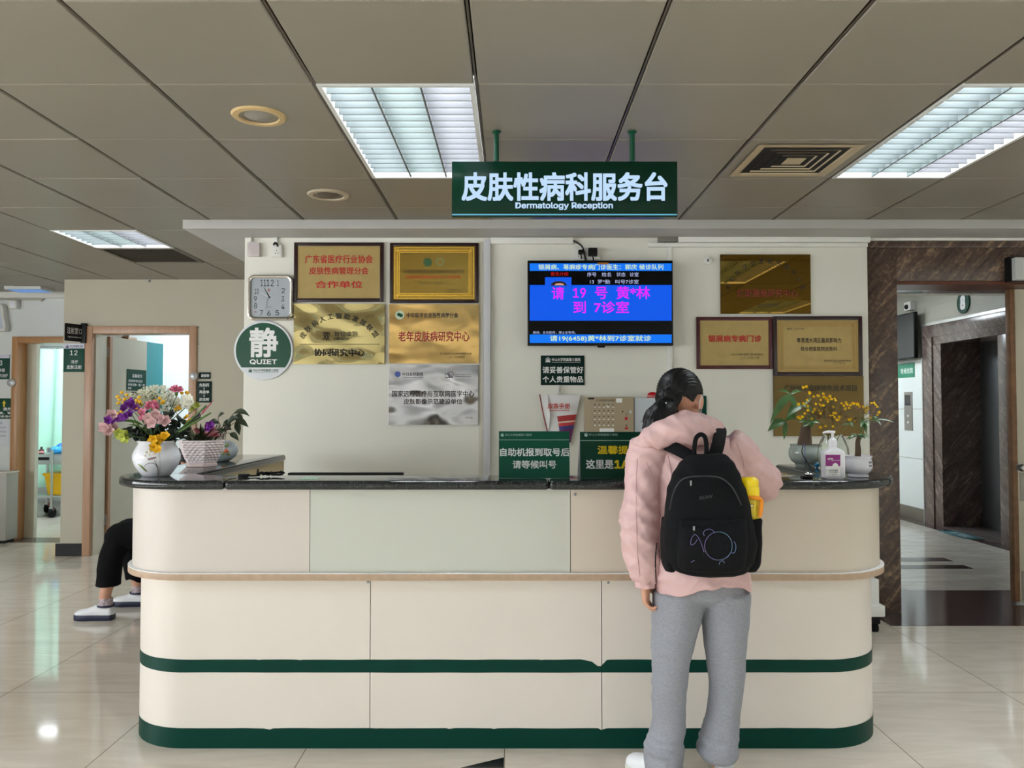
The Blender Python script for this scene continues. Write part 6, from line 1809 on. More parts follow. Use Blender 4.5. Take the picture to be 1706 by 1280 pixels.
for (x, y, W, Y) in ((1492, 705, 0.007, 3.26), (1468, 709, 0.007, 3.24), (1431, 697, 0.009, 3.3), (1447, 712, 0.011, 3.25), (1444, 724, 0.010, 3.26), (1463, 697, 0.010, 3.3), (1434, 712, 0.010, 3.24)):
    leaf2(b, at(1455, 700, 3.3) if x > 1460 else h2, at(x, y, Y), W, 0.006, (0, -0.5, 1), 8)
s.tube([h2, at(1455, 700, 3.3)], 0.0015, 6)
s.build('stems', m_gleaf, wpot); b.build('leaves', m_ml, wpot)
# yellow stems in the glass vase
FL = [(430, 330), (480, 320), (515, 290), (540, 215), (510, 150), (585, 250), (640, 250), (650, 280), (690, 255), (750, 250), (800, 290), (600, 330), (640, 330), (570, 400), (590, 380), (485, 420), (440, 475), (465, 455), (520, 350), (425, 455), (905, 305), (860, 315), (945, 340), (980, 320), (1025, 325), (1085, 350), (1100, 375), (1120, 350), (1130, 375), (1170, 320), (1205, 330), (1220, 358), (1245, 405), (1160, 470), (835, 450), (770, 440), (745, 440), (795, 425), (960, 480), (990, 495), (695, 555), (780, 555), (670, 400), (680, 345), (720, 300), (775, 360), (885, 340), (615, 235), (655, 420), (710, 275), (790, 270), (1040, 350), (830, 480), (560, 480)]
FL = [(1260 + x / 6.096, 620 + y / 6.096) for x, y in FL]
random.seed(9)
FL = FL + [(x + random.uniform(-7, 7), y + random.uniform(-5, 7)) for x, y in FL[::2]]
m_yst = M('brown_green_stem', (104, 92, 52), 0.6, var=0.2)
m_ypt = M('yellow_petals', (250, 208, 20), 0.5, var=0.1, vscale=100)
buckets = {}
for (x, y) in FL:
    buckets.setdefault(min(7, max(0, int((x - 1328) / 16.5))), []).append((x, y))
names = ['leftmost', 'second from the left', 'third from the left', 'fourth from the left', 'fifth from the left', 'third from the right', 'second from the right', 'rightmost']
for k in sorted(buckets):
    t = thing('yellow_flower_stem', 'tall stem of small yellow flowers in the glass vase, ' + names[k], 'flower', (GC.x, GC.y, GC.z + 0.02), 'yellow flower stems in the glass vase')
    Y = 3.70 + random.uniform(-0.06, 0.06)
    P = [at(x, y, Y + random.uniform(-0.04, 0.04)) for x, y in buckets[k]]
    c = sum(P, Vector()) / len(P)
    a = random.uniform(0, 2 * PI)
    neck = GC + Vector((0.028 * math.cos(a), 0.028 * math.sin(a), 0.155))
    hub = neck + (c - neck) * 0.55
    s, b, r = MB(), MB(), MB()
    s.tube([GC + Vector((-0.02 * math.cos(a), -0.02 * math.sin(a), 0.02)), neck, hub, c], [0.0018, 0.0018, 0.0014, 0.0008], 6, smooth=5)
    for p in P:
        m_ = hub + (p - hub) * 0.5 + Vector((0, 0, -0.008)) + rv(0.004)
        s.tube([hub, m_, p], 0.0007, 5, smooth=3)
        blossom(b, p, (random.uniform(-0.6, 0.6), -1, random.uniform(-0.4, 0.6)), 6, random.uniform(0.008, 0.0125), 0.0045, 0.4, random.random() * 6, 0.5)
        b.ball(p, 0.003, 7, 5)
        for q in range(3):
            e = p + rv(0.022)
            s.tube([m_, e], 0.0004, 4); r.ball(e, 0.0017, 5, 4)
    for q in range(4):
        p = hub + (c - hub) * random.random()
        leaf2(r, p, p + Vector((random.uniform(-0.03, 0.03), random.uniform(-0.02, 0.02), random.uniform(0, 0.03))), 0.003, 0.003, rv(), 5)
    s.build('stem', m_yst, t); b.build('blossom', m_ypt, t); r.build('buds', M('red_brown_bud', (110, 52, 34), 0.6, var=0.3, vscale=60), t)
# ================================================================== people
def sculpt(name, mb, mat, parent, voxel=0.006, smooth=6, fold=None, post=None):
    """Fuse overlapping shapes into one continuous surface, smooth it and add cloth folds."""
    me = bpy.data.meshes.new('sculpt')
    me.from_pydata(mb.v, [], mb.f)
    bm = bmesh.new(); bm.from_mesh(me); bmesh.ops.recalc_face_normals(bm, faces=bm.faces); bm.to_mesh(me); bm.free()
    ob = bpy.data.objects.new('sculpt', me); COL.objects.link(ob)
    r = ob.modifiers.new('r', 'REMESH'); r.mode = 'VOXEL'; r.voxel_size = voxel; r.adaptivity = 0.0
    if smooth:
        s = ob.modifiers.new('s', 'SMOOTH'); s.factor = 0.5; s.iterations = smooth
    dg = bpy.context.evaluated_depsgraph_get(); dg.update()
    out = bpy.data.meshes.new_from_object(ob.evaluated_get(dg))
    bpy.data.objects.remove(ob); bpy.data.meshes.remove(me)
    if fold:
        nrm = [v.normal.copy() for v in out.vertices]
        for v, n in zip(out.vertices, nrm):
            v.co += n * fold(v.co)
    if post:
        for v in out.vertices: v.co = post(v.co)
    o = Vector((0, 0, 0)); q = parent
    while q is not None:
        o += q.location; q = q.parent
    for v in out.vertices: v.co -= o
    for p in out.polygons: p.use_smooth = True
    out.name = name
    out.materials.clear(); out.materials.append(mat)
    ob = bpy.data.objects.new(name, out); COL.objects.link(ob); ob.parent = parent
    return ob
def loft(mb, secs, seg=28, k=6, power=2.0):
    """Closed tube through (centre, rx, ry) horizontal sections, spline-smoothed; power > 2 is boxier."""
    pts, rad = spline([Vector(s[0]) for s in secs], [(s[1], s[2]) for s in secs], k)
    R = []
    for p, (a, b) in zip(pts, rad):
        row = []
        for j in range(seg):
            t = 2 * PI * j / seg; c, s = math.cos(t), math.sin(t)
            row.append(p + Vector((a * math.copysign(abs(c) ** (2 / power), c), b * math.copysign(abs(s) ** (2 / power), s), 0)))
        R.append(row)
    return mb.rings(R)
def limb(mb, pts, rads, k=6, seg=18):
    return mb.tube(pts, rads, seg, smooth=k)
def ridged(p, sx, sy, sz, seed=0.0):
    n = mnoise.noise(Vector((p.x * sx + seed, p.y * sy + seed, p.z * sz + seed)))
    return 1 - 2 * abs(n)
m_skin = M('skin', (204, 152, 126), 0.5, var=0.05, vscale=14)
m_hair = M('black_hair', (9, 9, 12), 0.42, spec=0.3, var=0.2, vscale=40)
m_sneak = M('white_sneaker_leather', (224, 226, 230), 0.4, var=0.02)

def hand(mb, W, d, thumb, palm, size=0.165, curl=0.6, spread=0.0):
    """Five-fingered hand: wrist W, direction d, thumb side, palm normal."""
    d = Vector(d).normalized(); s = Vector(thumb); s = (s - d * s.dot(d)).normalized(); n = d.cross(s)
    if n.dot(Vector(palm)) < 0: n = -n
    L = size
    a = lambda u, v, w: W + d * (u * L) + s * (v * L) + n * (w * L)
    mb.tube([a(-0.12, 0, 0), a(0.08, 0.0, 0), a(0.28, 0.0, 0.0), a(0.46, 0.0, 0.01)], [(0.15 * L, 0.12 * L), (0.20 * L, 0.11 * L), (0.245 * L, 0.10 * L), (0.235 * L, 0.075 * L)], 14, smooth=3, flat=n)
    fl = [0.40, 0.46, 0.43, 0.33]
    for i in range(4):
        v = 0.18 - 0.12 * i
        ang = curl * (0.85 + 0.12 * i)
        p = a(0.43 - 0.02 * abs(i - 1), v, 0.0); pts = [p]; th = 0.25 * curl
        for q, fr in enumerate((0.45, 0.32, 0.23)):
            th += ang * (0.45, 0.75, 0.55)[q]
            pts.append(pts[-1] + (d * math.cos(th) + n * math.sin(th)) * (fl[i] * fr * L) + s * (spread * (1.5 - i) * 0.02 * L))
        r = (0.056, 0.058, 0.056, 0.048)[i] * L
        mb.tube(pts, [r * 1.05, r, r * 0.92, r * 0.75], 9, smooth=3)
        mb.ball(pts[-1], r * 0.76, 8, 6)
    t0 = a(0.10, 0.17, 0.03); t1 = a(0.30, 0.30, 0.12 + 0.06 * curl); t2 = a(0.46, 0.30, 0.20 + 0.1 * curl); t3 = a(0.56, 0.24, 0.24 + 0.12 * curl)
    mb.tube([t0, t1, t2, t3], [0.085 * L, 0.07 * L, 0.058 * L, 0.045 * L], 9, smooth=3)
    mb.ball(t3, 0.046 * L, 8, 6)

def head(mb, C, yaw, pitch, h=0.215):
    """Head with face, ears and nose; yaw 0 looks along +y; returns its local-to-world matrix."""
    Mx = Matrix.Translation(C) @ Matrix.Rotation(yaw, 4, 'Z') @ Matrix.Rotation(pitch, 4, 'X')
    s = h / 0.215
    m = MB()
    m.ball((0, -0.010 * s, 0.022 * s), (0.076 * s, 0.094 * s, 0.086 * s), 26, 18)
    m.tube([(0, 0.022 * s, 0.02 * s), (0, 0.034 * s, -0.03 * s), (0, 0.044 * s, -0.075 * s), (0, 0.05 * s, -0.10 * s)], [(0.066 * s, 0.06 * s), (0.062 * s, 0.054 * s), (0.046 * s, 0.042 * s), (0.022 * s, 0.022 * s)], 18, smooth=3, flat=(0, 1, 0))
    m.tube([(0, 0.08 * s, 0.012 * s), (0, 0.096 * s, -0.02 * s), (0, 0.104 * s, -0.034 * s), (0, 0.09 * s, -0.042 * s)], [0.009 * s, 0.011 * s, 0.014 * s, 0.009 * s], 8, smooth=3)
    for sx in (-1, 1):
        m.ball((sx * 0.03 * s, 0.078 * s, 0.010 * s), (0.016 * s, 0.010 * s, 0.009 * s), 10, 8)
        m.ball((sx * 0.03 * s, 0.076 * s, 0.028 * s), (0.022 * s, 0.010 * s, 0.006 * s), 10, 8)
        m.ball((sx * 0.080 * s, -0.004 * s, -0.006 * s), (0.011 * s, 0.021 * s, 0.033 * s), 10, 8, Matrix.Rotation(sx * -0.35, 3, 'Z') @ Matrix.Rotation(0.2, 3, 'X'))
        m.ball((sx * 0.074 * s, 0.004 * s, -0.03 * s), (0.007 * s, 0.010 * s, 0.012 * s), 8, 6)
    m.ball((0, 0.086 * s, -0.06 * s), (0.022 * s, 0.009 * s, 0.006 * s), 10, 6)
    m.ball((0, 0.085 * s, -0.069 * s), (0.020 * s, 0.009 * s, 0.006 * s), 10, 6)
    m.xf(Mx); mb.add(m.v, m.f)
    return Mx

def sneaker(parent, heel, toe, w=0.046, h=0.07, sole=0.028, m_up=None, m_so=None, collar_h=0.085):
    """Low sneaker from heel to toe (points on the floor): sole, upper, laces."""
    heel, toe = Vector(heel), Vector(toe); d = toe - heel; L = d.length; d.normalize(); s = Vector((-d.y, d.x, 0))
    P = lambda u, v, z: heel + d * (u * L) + s * v + Vector((0, 0, z))
    outl = [(0.0, 0.55), (0.02, 0.72), (0.12, 0.80), (0.3, 0.78), (0.5, 0.84), (0.68, 1.0), (0.82, 0.98), (0.93, 0.74), (0.985, 0.42)]
    ring = [(u, v * w) for u, v in outl] + [(1.0, 0.0)] + [(u, -v * w) for u, v in outl[::-1]]
    so = MB().rings([[P(u, v * 1.0, 0.0) for u, v in ring], [P(u * 1.0, v * 1.06, sole * 0.5) for u, v in ring], [P(u, v * 1.03, sole) for u, v in ring]])
    so.build('sole', m_so, parent, bevel=0.003)
    up = MB()
    prof = [(0.0, 0.6, 0.07), (0.06, 0.78, collar_h), (0.2, 0.8, collar_h), (0.34, 0.78, collar_h + 0.012), (0.5, 0.82, 0.088), (0.66, 0.94, 0.073), (0.8, 0.95, 0.066), (0.9, 0.8, 0.060), (0.96, 0.58, 0.05), (0.99, 0.3, 0.04)]
    R = []
    for u, v, z in prof:
        row = []
        for j in range(13):
            a = PI * j / 12
            row.append(P(u, w * v * math.cos(a) * (1.0 if 0 < j < 12 else 0.98), sole * 0.8 + (z - sole * 0.8) * math.sin(a) ** 0.62))
        R.append(row)
    up.rings(R)
    sculpt('upper', up, m_up, parent, 0.004, 5)
    la = MB()
    for k in range(5):
        u = 0.42 + 0.06 * k; z = 0.088 - 0.0075 * k
        la.tube([P(u, -0.020, z - 0.006), P(u + 0.01, 0, z + 0.004), P(u, 0.020, z - 0.006)], 0.003, 6, smooth=3)
    la.tube([P(0.4, 0.0, 0.094), P(0.37, 0.028, 0.092), P(0.42, 0.024, 0.086), P(0.4, 0, 0.094)], 0.0025, 6, smooth=4).tube([P(0.4, 0.0, 0.094), P(0.36, -0.024, 0.095), P(0.42, -0.026, 0.086), P(0.4, 0, 0.094)], 0.0025, 6, smooth=4)
    la.build('laces', m_up, parent)
    return P

# ------------------------------------------------------------------ person standing at the counter
girl = thing('person', 'person in a pink hooded jacket and grey trousers standing at the counter, back turned', 'person', (0.68, 2.88, 0))
HC = at(1133, 667, 3.03)                                    # head
YAW, PIT = -0.55, -0.35
body = MB()
HM = head(body, HC + Vector((0, 0, 0.0)), YAW, PIT)
neck0 = Vector((0.655, 2.965, 1.20))
limb(body, [neck0, Vector((0.65, 2.985, 1.29)), HC + Vector((-0.0, -0.005, -0.03))], [0.062, 0.05, 0.05])
loft(body, [((0.69, 2.87, 0.715), 0.12, 0.09), ((0.69, 2.87, 0.78), 0.145, 0.10), ((0.685, 2.88, 0.88), 0.125, 0.09), ((0.672, 2.91, 1.05), 0.14, 0.095), ((0.66, 2.945, 1.18), 0.15, 0.085), ((0.655, 2.965, 1.24), 0.08, 0.06)])
# left arm hanging, right arm leaning on the worktop
LS, LE, LW = at(1078, 757, 2.91), at(1064, 880, 2.86), at(1075, 972, 2.86)
RS, RE, RW = at(1226, 757, 2.93), at(1276, 803, 3.035), Vector((0.845, 3.255, 1.135))
limb(body, [Vector((0.60, 2.94, 1.20)), LS, (LS + LE) / 2, LE, (LE + LW) / 2, LW], [0.05, 0.045, 0.04, 0.034, 0.03, 0.022])
limb(body, [Vector((0.72, 2.95, 1.20)), RS, (RS + RE) / 2, RE, (RE + RW) / 2 + Vector((0, 0, 0.012)), RW], [0.05, 0.045, 0.04, 0.034, 0.03, 0.022])
hand(body, LW, Vector((0.005, 0.012, -0.155)), (0.25, 1, 0), (1, -0.2, 0), 0.155, 0.85)
hand(body, RW, Vector((-0.13, 0.09, -0.02)), (0.2, 0.6, 0.5), (-0.1, -0.2, -1), 0.155, 0.35)
# legs
LK, LA = at(1117, 1128, 2.89), Vector((at(1108, 1250, 2.93).x, 2.925, 0.085))
RK, RA = at(1207, 1128, 2.89), Vector((at(1197, 1250, 2.93).x, 2.925, 0.085))
for hp, kn, an in ((Vector((0.615, 2.87, 0.72)), LK, LA), (Vector((0.765, 2.87, 0.72)), RK, RA)):
    limb(body, [hp, (hp + kn) / 2 + Vector((0, 0.01, 0)), kn, (kn + an) / 2, an], [0.085, 0.066, 0.046, 0.04, 0.03])
    f_ = Vector((-0.42, 0.9, 0)) if kn is LK else Vector((0.16, 0.98, 0))
    limb(body, [an + Vector((0, 0, 0.01)), an + f_ * 0.05 + Vector((0, 0, -0.04)), an + f_ * 0.12 + Vector((0, 0, -0.048))], [0.034, 0.024, 0.015])
sculpt('body', body, m_skin, girl, 0.0045, 5)
# trousers
tr = MB()
def px_loft(mb, rows, Y, ry):
    """rows of (y, xl, xr) pixels turned into sections at depth Y."""
    S = []
    for k, (py, xl, xr) in enumerate(rows):
        yy = Y[k] if isinstance(Y, list) else Y
        a, b = at(xl, py, yy), at(xr, py, yy)
        S.append((((a + b) / 2), (b.x - a.x) / 2, ry[k] if isinstance(ry, list) else ry))
    return loft(mb, S, 30, 6)
px_loft(tr, [(930, 1100, 1238), (962, 1097, 1241), (985, 1096, 1242), (1003, 1118, 1222)], 2.87, [0.108, 0.112, 0.115, 0.07])
px_loft(tr, [(985, 1089, 1180), (1020, 1088, 1168), (1060, 1088, 1157), (1110, 1088, 1146), (1160, 1087, 1142), (1200, 1089, 1141), (1225, 1084, 1139), (1248, 1076, 1137), (1268, 1074, 1136), (1290, 1080, 1136)], [2.87, 2.87, 2.875, 2.885, 2.90, 2.915, 2.92, 2.925, 2.925, 2.925], [0.11, 0.105, 0.10, 0.088, 0.082, 0.08, 0.084, 0.09, 0.092, 0.09])
px_loft(tr, [(985, 1165, 1248), (1020, 1169, 1245), (1060, 1174, 1241), (1110, 1180, 1238), (1140, 1184, 1236), (1180, 1181, 1232), (1210, 1174, 1229), (1235, 1166, 1227), (1250, 1163, 1227), (1262, 1168, 1224)], [2.87, 2.87, 2.875, 2.885, 2.895, 2.91, 2.92, 2.925, 2.925, 2.925], [0.11, 0.105, 0.10, 0.088, 0.082, 0.08, 0.082, 0.088, 0.09, 0.085])
def tfold(p):
    z = p.z
    low = max(0, 1 - abs(z - 0.13) / 0.12); mid = max(0, 1 - abs(z - 0.40) / 0.25)
    f = 0.004 * mnoise.noise(Vector((p.x * 14, p.y * 14, z * 3.5)))
    f += low * 0.008 * ridged(p, 7, 7, 26, 2.0) + mid * 0.003 * ridged(p, 10, 10, 16, 5.0)
    f += 0.0035 * ridged(p + Vector((z * 0.35, 0, 0)), 9, 9, 5, 8.0) * (1 if z > 0.5 else 0.5)
    return f
m_sweat = M('heather_grey_sweatpants', (142, 144, 152), 0.85, var=0.14, vscale=90, bump=0.25, bscale=260, stretch=(1, 1, 3.5))
sculpt('trousers', tr, m_sweat, girl, 0.006, 4, tfold)
# shoes
m_so_w = M('off_white_sole', (206, 204, 198), 0.5, var=0.05)
zl = Vector((at(1100, 1270, 2.85).x, 2.80, 0))
sneaker(girl, (0.585, 2.868, 0.0005), (0.448, 3.058, 0.0005), 0.046, m_up=m_sneak, m_so=m_so_w)
sneaker(girl, (0.768, 2.868, 0.0005), (0.806, 3.10, 0.0005), 0.046, m_up=m_sneak, m_so=m_so_w)
# jacket: hull, sleeves, fallen hood
jk = MB()
px_loft(jk, [(982, 1094, 1249), (955, 1092, 1251), (925, 1092, 1250), (880, 1093, 1248), (830, 1090, 1243), (790, 1084, 1236), (760, 1078, 1226), (738, 1086, 1216), (722, 1104, 1190), (708, 1118, 1172)],
        [2.87, 2.87, 2.88, 2.89, 2.905, 2.92, 2.935, 2.95, 2.965, 2.98], [0.15, 0.15, 0.145, 0.142, 0.138, 0.13, 0.115, 0.095, 0.08, 0.07])
limb(jk, [at(1095, 748, 2.93), at(1078, 768, 2.905), at(1070, 815, 2.88), at(1066, 880, 2.865), at(1069, 925, 2.86), at(1073, 955, 2.86), at(1074, 966, 2.86)], [0.075, 0.074, 0.066, 0.066, 0.058, 0.047, 0.038], 6, 22)
limb(jk, [at(1208, 748, 2.945), at(1230, 765, 2.95), at(1252, 784, 2.985), at(1272, 803, 3.03), at(1258, 785, 3.10), at(1232, 773, 3.17), RW + Vector((0.022, -0.018, 0.0))], [0.075, 0.074, 0.069, 0.066, 0.058, 0.048, 0.038], 6, 22)
# hood lying on the back and left shoulder, collar
limb(jk, [at(1066, 735, 2.90), at(1085, 729, 2.865), at(1113, 721, 2.84), at(1148, 715, 2.84), at(1177, 715, 2.89), at(1190, 717, 2.96)], [(0.020, 0.026), (0.034, 0.040), (0.048, 0.05), (0.055, 0.050), (0.042, 0.044), (0.02, 0.03)], 6, 20)
limb(jk, [at(1112, 704, 2.93), at(1140, 700, 2.90), at(1165, 703, 2.94), at(1176, 711, 3.00)], [0.028, 0.032, 0.03, 0.02], 6, 14)
limb(jk, [at(1100, 722, 2.99), at(1120, 712, 3.07), at(1150, 712, 3.09), at(1176, 718, 3.03)], [0.026, 0.028, 0.028, 0.022], 6, 14)
def jfold(p):
    q = p + Vector((p.z * 0.5, 0, 0))
    f = 0.007 * ridged(q, 8, 8, 5, 1.0) + 0.006 * ridged(p + Vector((0, 0, p.x * 0.9)), 9, 9, 15, 11.0) + 0.003 * ridged(p + Vector((0, 0, -p.x * 0.7)), 14, 14, 22, 3.0)
    ex = min((p - LE).length, (p - RE).length)
    f += 0.014 * max(0, 1 - ex / 0.17) * ridged(p + Vector((0, 0, p.x * 0.6)), 6, 8, 20, 4.0)
    low = max(0, 1 - (p - LW).length / 0.16)
    f += 0.010 * low * ridged(p, 7, 7, 30, 2.0)
    hood = max(0, 1 - abs(p.z - 1.27) / 0.10)
    f += 0.017 * hood * ridged(p + Vector((0, 0, p.x * 0.55)), 4, 7, 22, 7.0)
    return f - 0.006
def jhem(p):
    if p.z < 0.86 and p.x > 0.50:
        w = min(1, (0.86 - p.z) / 0.14)
        e = max(0, 1 - abs(p.x - 0.725) / 0.20)
        return Vector((p.x, p.y, p.z + w * (0.062 * e - 0.016 + 0.006 * math.sin(p.x * 50))))
    return p
m_pinkj = M('pale_pink_nylon', (208, 172, 171), 0.5, var=0.02, vscale=5)
jacket = sculpt('jacket', jk, m_pinkj, girl, 0.0055, 3, jfold, jhem)
# cuff, seams, zips of the jacket (sub-parts)
cf = MB(); c0, c1 = at(1073.5, 962, 2.86), at(1075.5, 978, 2.86)
R = []
for k in range(9):
    v = k / 8; c = c0 + (c1 - c0) * v
    R.append([c + Vector(((0.037 + 0.002 * math.cos(9 * a + v)) * math.cos(a), (0.037 + 0.002 * math.cos(9 * a + v)) * math.sin(a), 0)) for a in [2 * PI * j / 54 for j in range(54)]])
cf.rings(R, cap=False).build('cuff', m_pinkj, jacket)
m_seam = M('pink_seam', (190, 150, 152), 0.6)
import mathutils
def skinline(ob, pts, lift=0.002):
    """Drops a polyline seen at pixels (with a depth guess) onto the front of a mesh."""
    o = Vector((0, 0, 0)); q = ob
    while q is not None:
        o += q.location; q = q.parent
    bv = mathutils.bvhtree.BVHTree.FromPolygons([v.co + o for v in ob.data.vertices], [tuple(p.vertices) for p in ob.data.polygons])
    out = []
    for x, y in pts:
        d = (at(x, y, 3.0) - EYE).normalized()
        hit = bv.ray_cast(EYE, d)
        if hit[0] is not None:
            out.append(hit[0] - d * lift)
    return out
def seam(ob, pts, r, nm, mat, lift=0.001, k=6):
    P, _ = spline([Vector((x, y, 0)) for x, y in pts], [(1, 1)] * len(pts), k)
    S = skinline(ob, [(p.x, p.y) for p in P], lift)
    if len(S) > 2:
        MB().tube(S, r, 6).build(nm, mat, ob)
seam(jacket, [(1062, 765), (1060, 800), (1060, 860), (1062, 920), (1066, 962)], 0.0012, 'seam', m_seam)
seam(jacket, [(1077, 770), (1084, 790), (1090, 808)], 0.0012, 'seam', m_seam)
seam(jacket, [(1227, 738), (1236, 762), (1240, 780)], 0.0012, 'seam', m_seam)
seam(jacket, [(1110, 748), (1116, 775), (1119, 795)], 0.0012, 'seam', m_seam)
seam(jacket, [(1094, 905), (1092, 930), (1092.5, 960), (1093, 983)], 0.0022, 'zip', m_blackrub, 0.0005)
# hair
hr = MB()
hm = MB()
hm.ball((0, -0.014, 0.026), (0.086, 0.103, 0.094), 30, 22)
hm.ball((0, -0.05, -0.03), (0.072, 0.062, 0.055), 20, 14)
cutv = []
hm.xf(HM)
hr.add(hm.v, hm.f)
bun = at(1108, 680, 2.945)
limb(hr, [HM @ Vector((-0.02, -0.07, -0.01)), at(1112, 676, 2.955), at(1102, 690, 2.92), at(1090, 706, 2.90), at(1082, 720, 2.89)], [0.055, 0.04, 0.048, 0.045, 0.022], 6, 16)
limb(hr, [at(1112, 676, 2.955), at(1090, 694, 2.91), at(1074, 716, 2.90)], [0.036, 0.036, 0.012], 6, 14)
def hfold(p):
    q = HM.inverted() @ p
    a = math.atan2(q.x + 0.02, q.z + 0.02)
    return 0.0016 * math.sin(a * 60 + 3 * mnoise.noise(p * 8)) + 0.002 * mnoise.noise(p * 30)
hair = sculpt('hair', hr, m_hair, girl, 0.005, 4, hfold)
# clear the face, ear and nape of hair
me = hair.data; inv = HM.inverted(); gl = girl.location
bm = bmesh.new(); bm.from_mesh(me)
kill = []
for v in bm.verts:
    q = inv @ (v.co + gl)
    face = q.y > 0.045 + 0.5 * max(0, q.z - 0.03) and q.z < 0.085
    ear = abs(q.x) > 0.052 and -0.04 < q.y < 0.07 and q.z < 0.018 + 0.25 * q.y
    nape = q.z < -0.030 - 0.25 * (q.y + 0.05) and q.x > 0.030 and q.y > -0.095
    if (face or ear or nape) and q.length < 0.16: kill.append(v)
bmesh.ops.delete(bm, geom=kill, context='VERTS')
for _ in range(14):
    ed = set(v for v in bm.verts if v.is_boundary)
    mv = {v: sum((e.other_vert(v).co for e in v.link_edges if e.is_boundary), Vector()) / max(1, sum(1 for e in v.link_edges if e.is_boundary)) for v in ed}
    for v, c in mv.items(): v.co = v.co * 0.5 + c * 0.5
bm.to_mesh(me); bm.free()
so = hair.modifiers.new('thickness', 'SOLIDIFY'); so.thickness = 0.004; so.offset = -1
k = at(1109, 673, 2.90)
MB().ball(k, 0.0058, 14, 10).build('pearl_hair_tie', M('pearl', (232, 228, 224), 0.2), girl)
m = MB()
for a in range(26):
    x0 = at(1076 + random.uniform(-2, 14), 700 + random.uniform(-4, 14), 2.90)
    m.tube([x0, x0 + Vector((random.uniform(-0.02, 0.0), random.uniform(-0.01, 0.01), random.uniform(-0.012, 0.012)))], 0.0004, 4)
m.build('loose_strands', m_hair, girl)
# mask: cloth over nose and mouth with ear loops
mk = MB(); vs = []
for i in range(9):
    a = -1.05 + 2.1 * i / 8
    for z in (-0.012, -0.04, -0.068, -0.098):
        r = 0.012 if z in (-0.04, -0.068) else 0.0
        vs.append(HM @ Vector((0.072 * math.sin(a), 0.042 + 0.072 * math.cos(a) + r * math.cos(a), z)))
fs = [(i * 4 + j, i * 4 + j + 1, i * 4 + j + 5, i * 4 + j + 4) for i in range(8) for j in range(3)]
mk.add(vs, fs)
mask = mk.build('face_mask', M('white_mask', (222, 228, 234), 0.7), girl)
so = mask.modifiers.new('thickness', 'SOLIDIFY'); so.thickness = 0.002
lp2 = MB()
for sx in (-1, 1):
    pts = [(0.064 * sx, 0.07, -0.02), (0.082 * sx, 0.03, 0.004), (0.09 * sx, -0.012, 0.012), (0.088 * sx, -0.026, -0.01), (0.084 * sx, -0.016, -0.04), (0.07 * sx, 0.03, -0.075), (0.06 * sx, 0.072, -0.088)]
    lp2.tube([HM @ Vector(p) for p in pts], 0.0014, 6, smooth=4)
lp2.build('ear_loops', M('white_mask', (222, 228, 234), 0.7), girl)

# ------------------------------------------------------------------ backpack
bp = thing('backpack', 'black backpack with a rainbow line drawing on the back of the person in pink', 'backpack', (0.72, 2.70, 0.95))
m_bag = M('black_canvas', (7, 8, 12), 0.8, spec=0.2, var=0.12, vscale=30, bump=0.15, bscale=200)
bg = MB()
rows = [(956, 1140, 1226), (948, 1120, 1245), (930, 1110, 1256), (905, 1106, 1260), (880, 1106, 1256), (850, 1109, 1248), (820, 1113, 1241), (795, 1120, 1232), (775, 1132, 1222), (762, 1143, 1212), (757, 1154, 1202)]
S = []
for (py, xl, xr), yc, ry in zip(rows, (2.69, 2.685, 2.68, 2.68, 2.682, 2.69, 2.70, 2.712, 2.725, 2.735, 2.742), (0.05, 0.066, 0.076, 0.08, 0.08, 0.076, 0.07, 0.062, 0.05, 0.038, 0.028)):
    a, b = at(xl, py, yc), at(xr, py, yc)
    S.append(((a + b) / 2, (b.x - a.x) / 2, ry))
loft(bg, S, 40, 5, 2.8)
def bfold(p):
    return 0.004 * ridged(p + Vector((p.z * 0.3, 0, 0)), 6, 6, 9, 3.0) + 0.002 * mnoise.noise(p * 16)
bag = sculpt('main_compartment', bg, m_bag, bp, 0.0055, 4, bfold)
pk = MB(); S = []
for (py, xl, xr), yc, ry in zip([(951, 1136, 1232), (940, 1128, 1240), (915, 1128, 1242), (890, 1130, 1242), (868, 1131, 1243), (862, 1134, 1242)], (2.63, 2.622, 2.615, 2.617, 2.628, 2.64), (0.03, 0.042, 0.046, 0.042, 0.03, 0.02)):
    a, b = at(xl, py, yc), at(xr, py, yc)
    S.append(((a + b) / 2, (b.x - a.x) / 2, ry))
loft(pk, S, 36, 5, 3.0)
pocket = sculpt('front_pocket', pk, m_bag, bp, 0.005, 3, bfold)
for xl, xr, nm in ((1236, 1266, 'r'), (1104, 1124, 'l')):
    sp_ = MB(); S = []
    for py, e, ry in ((952, -6, 0.03), (935, 0, 0.05), (900, 1, 0.056), (870, 0, 0.058), (864, 0, 0.056)):
        a, b = at(xl - (e if nm == 'l' else 0), py, 2.72), at(xr + (e if nm == 'r' else 0), py, 2.72)
        S.append(((a + b) / 2, (b.x - a.x) / 2, ry))
    loft(sp_, S, 24, 5, 2.4)
    sculpt('side_pocket', sp_, m_bag, bp, 0.005, 2, bfold)
def strap(nm, pts, w, th=0.007):
    MB().tube(pts, [(w, th)] * len(pts), 12, smooth=6).build(nm, m_bag, bp)
strap('shoulder_strap', [at(1188, 768, 2.745), at(1196, 742, 2.775), at(1200, 722, 2.845), at(1201, 712, 2.92), at(1198, 713, 2.99), at(1196, 740, 3.045), at(1200, 800, 3.07), at(1215, 870, 3.03), at(1232, 905, 2.93), at(1240, 925, 2.78)], 0.024)
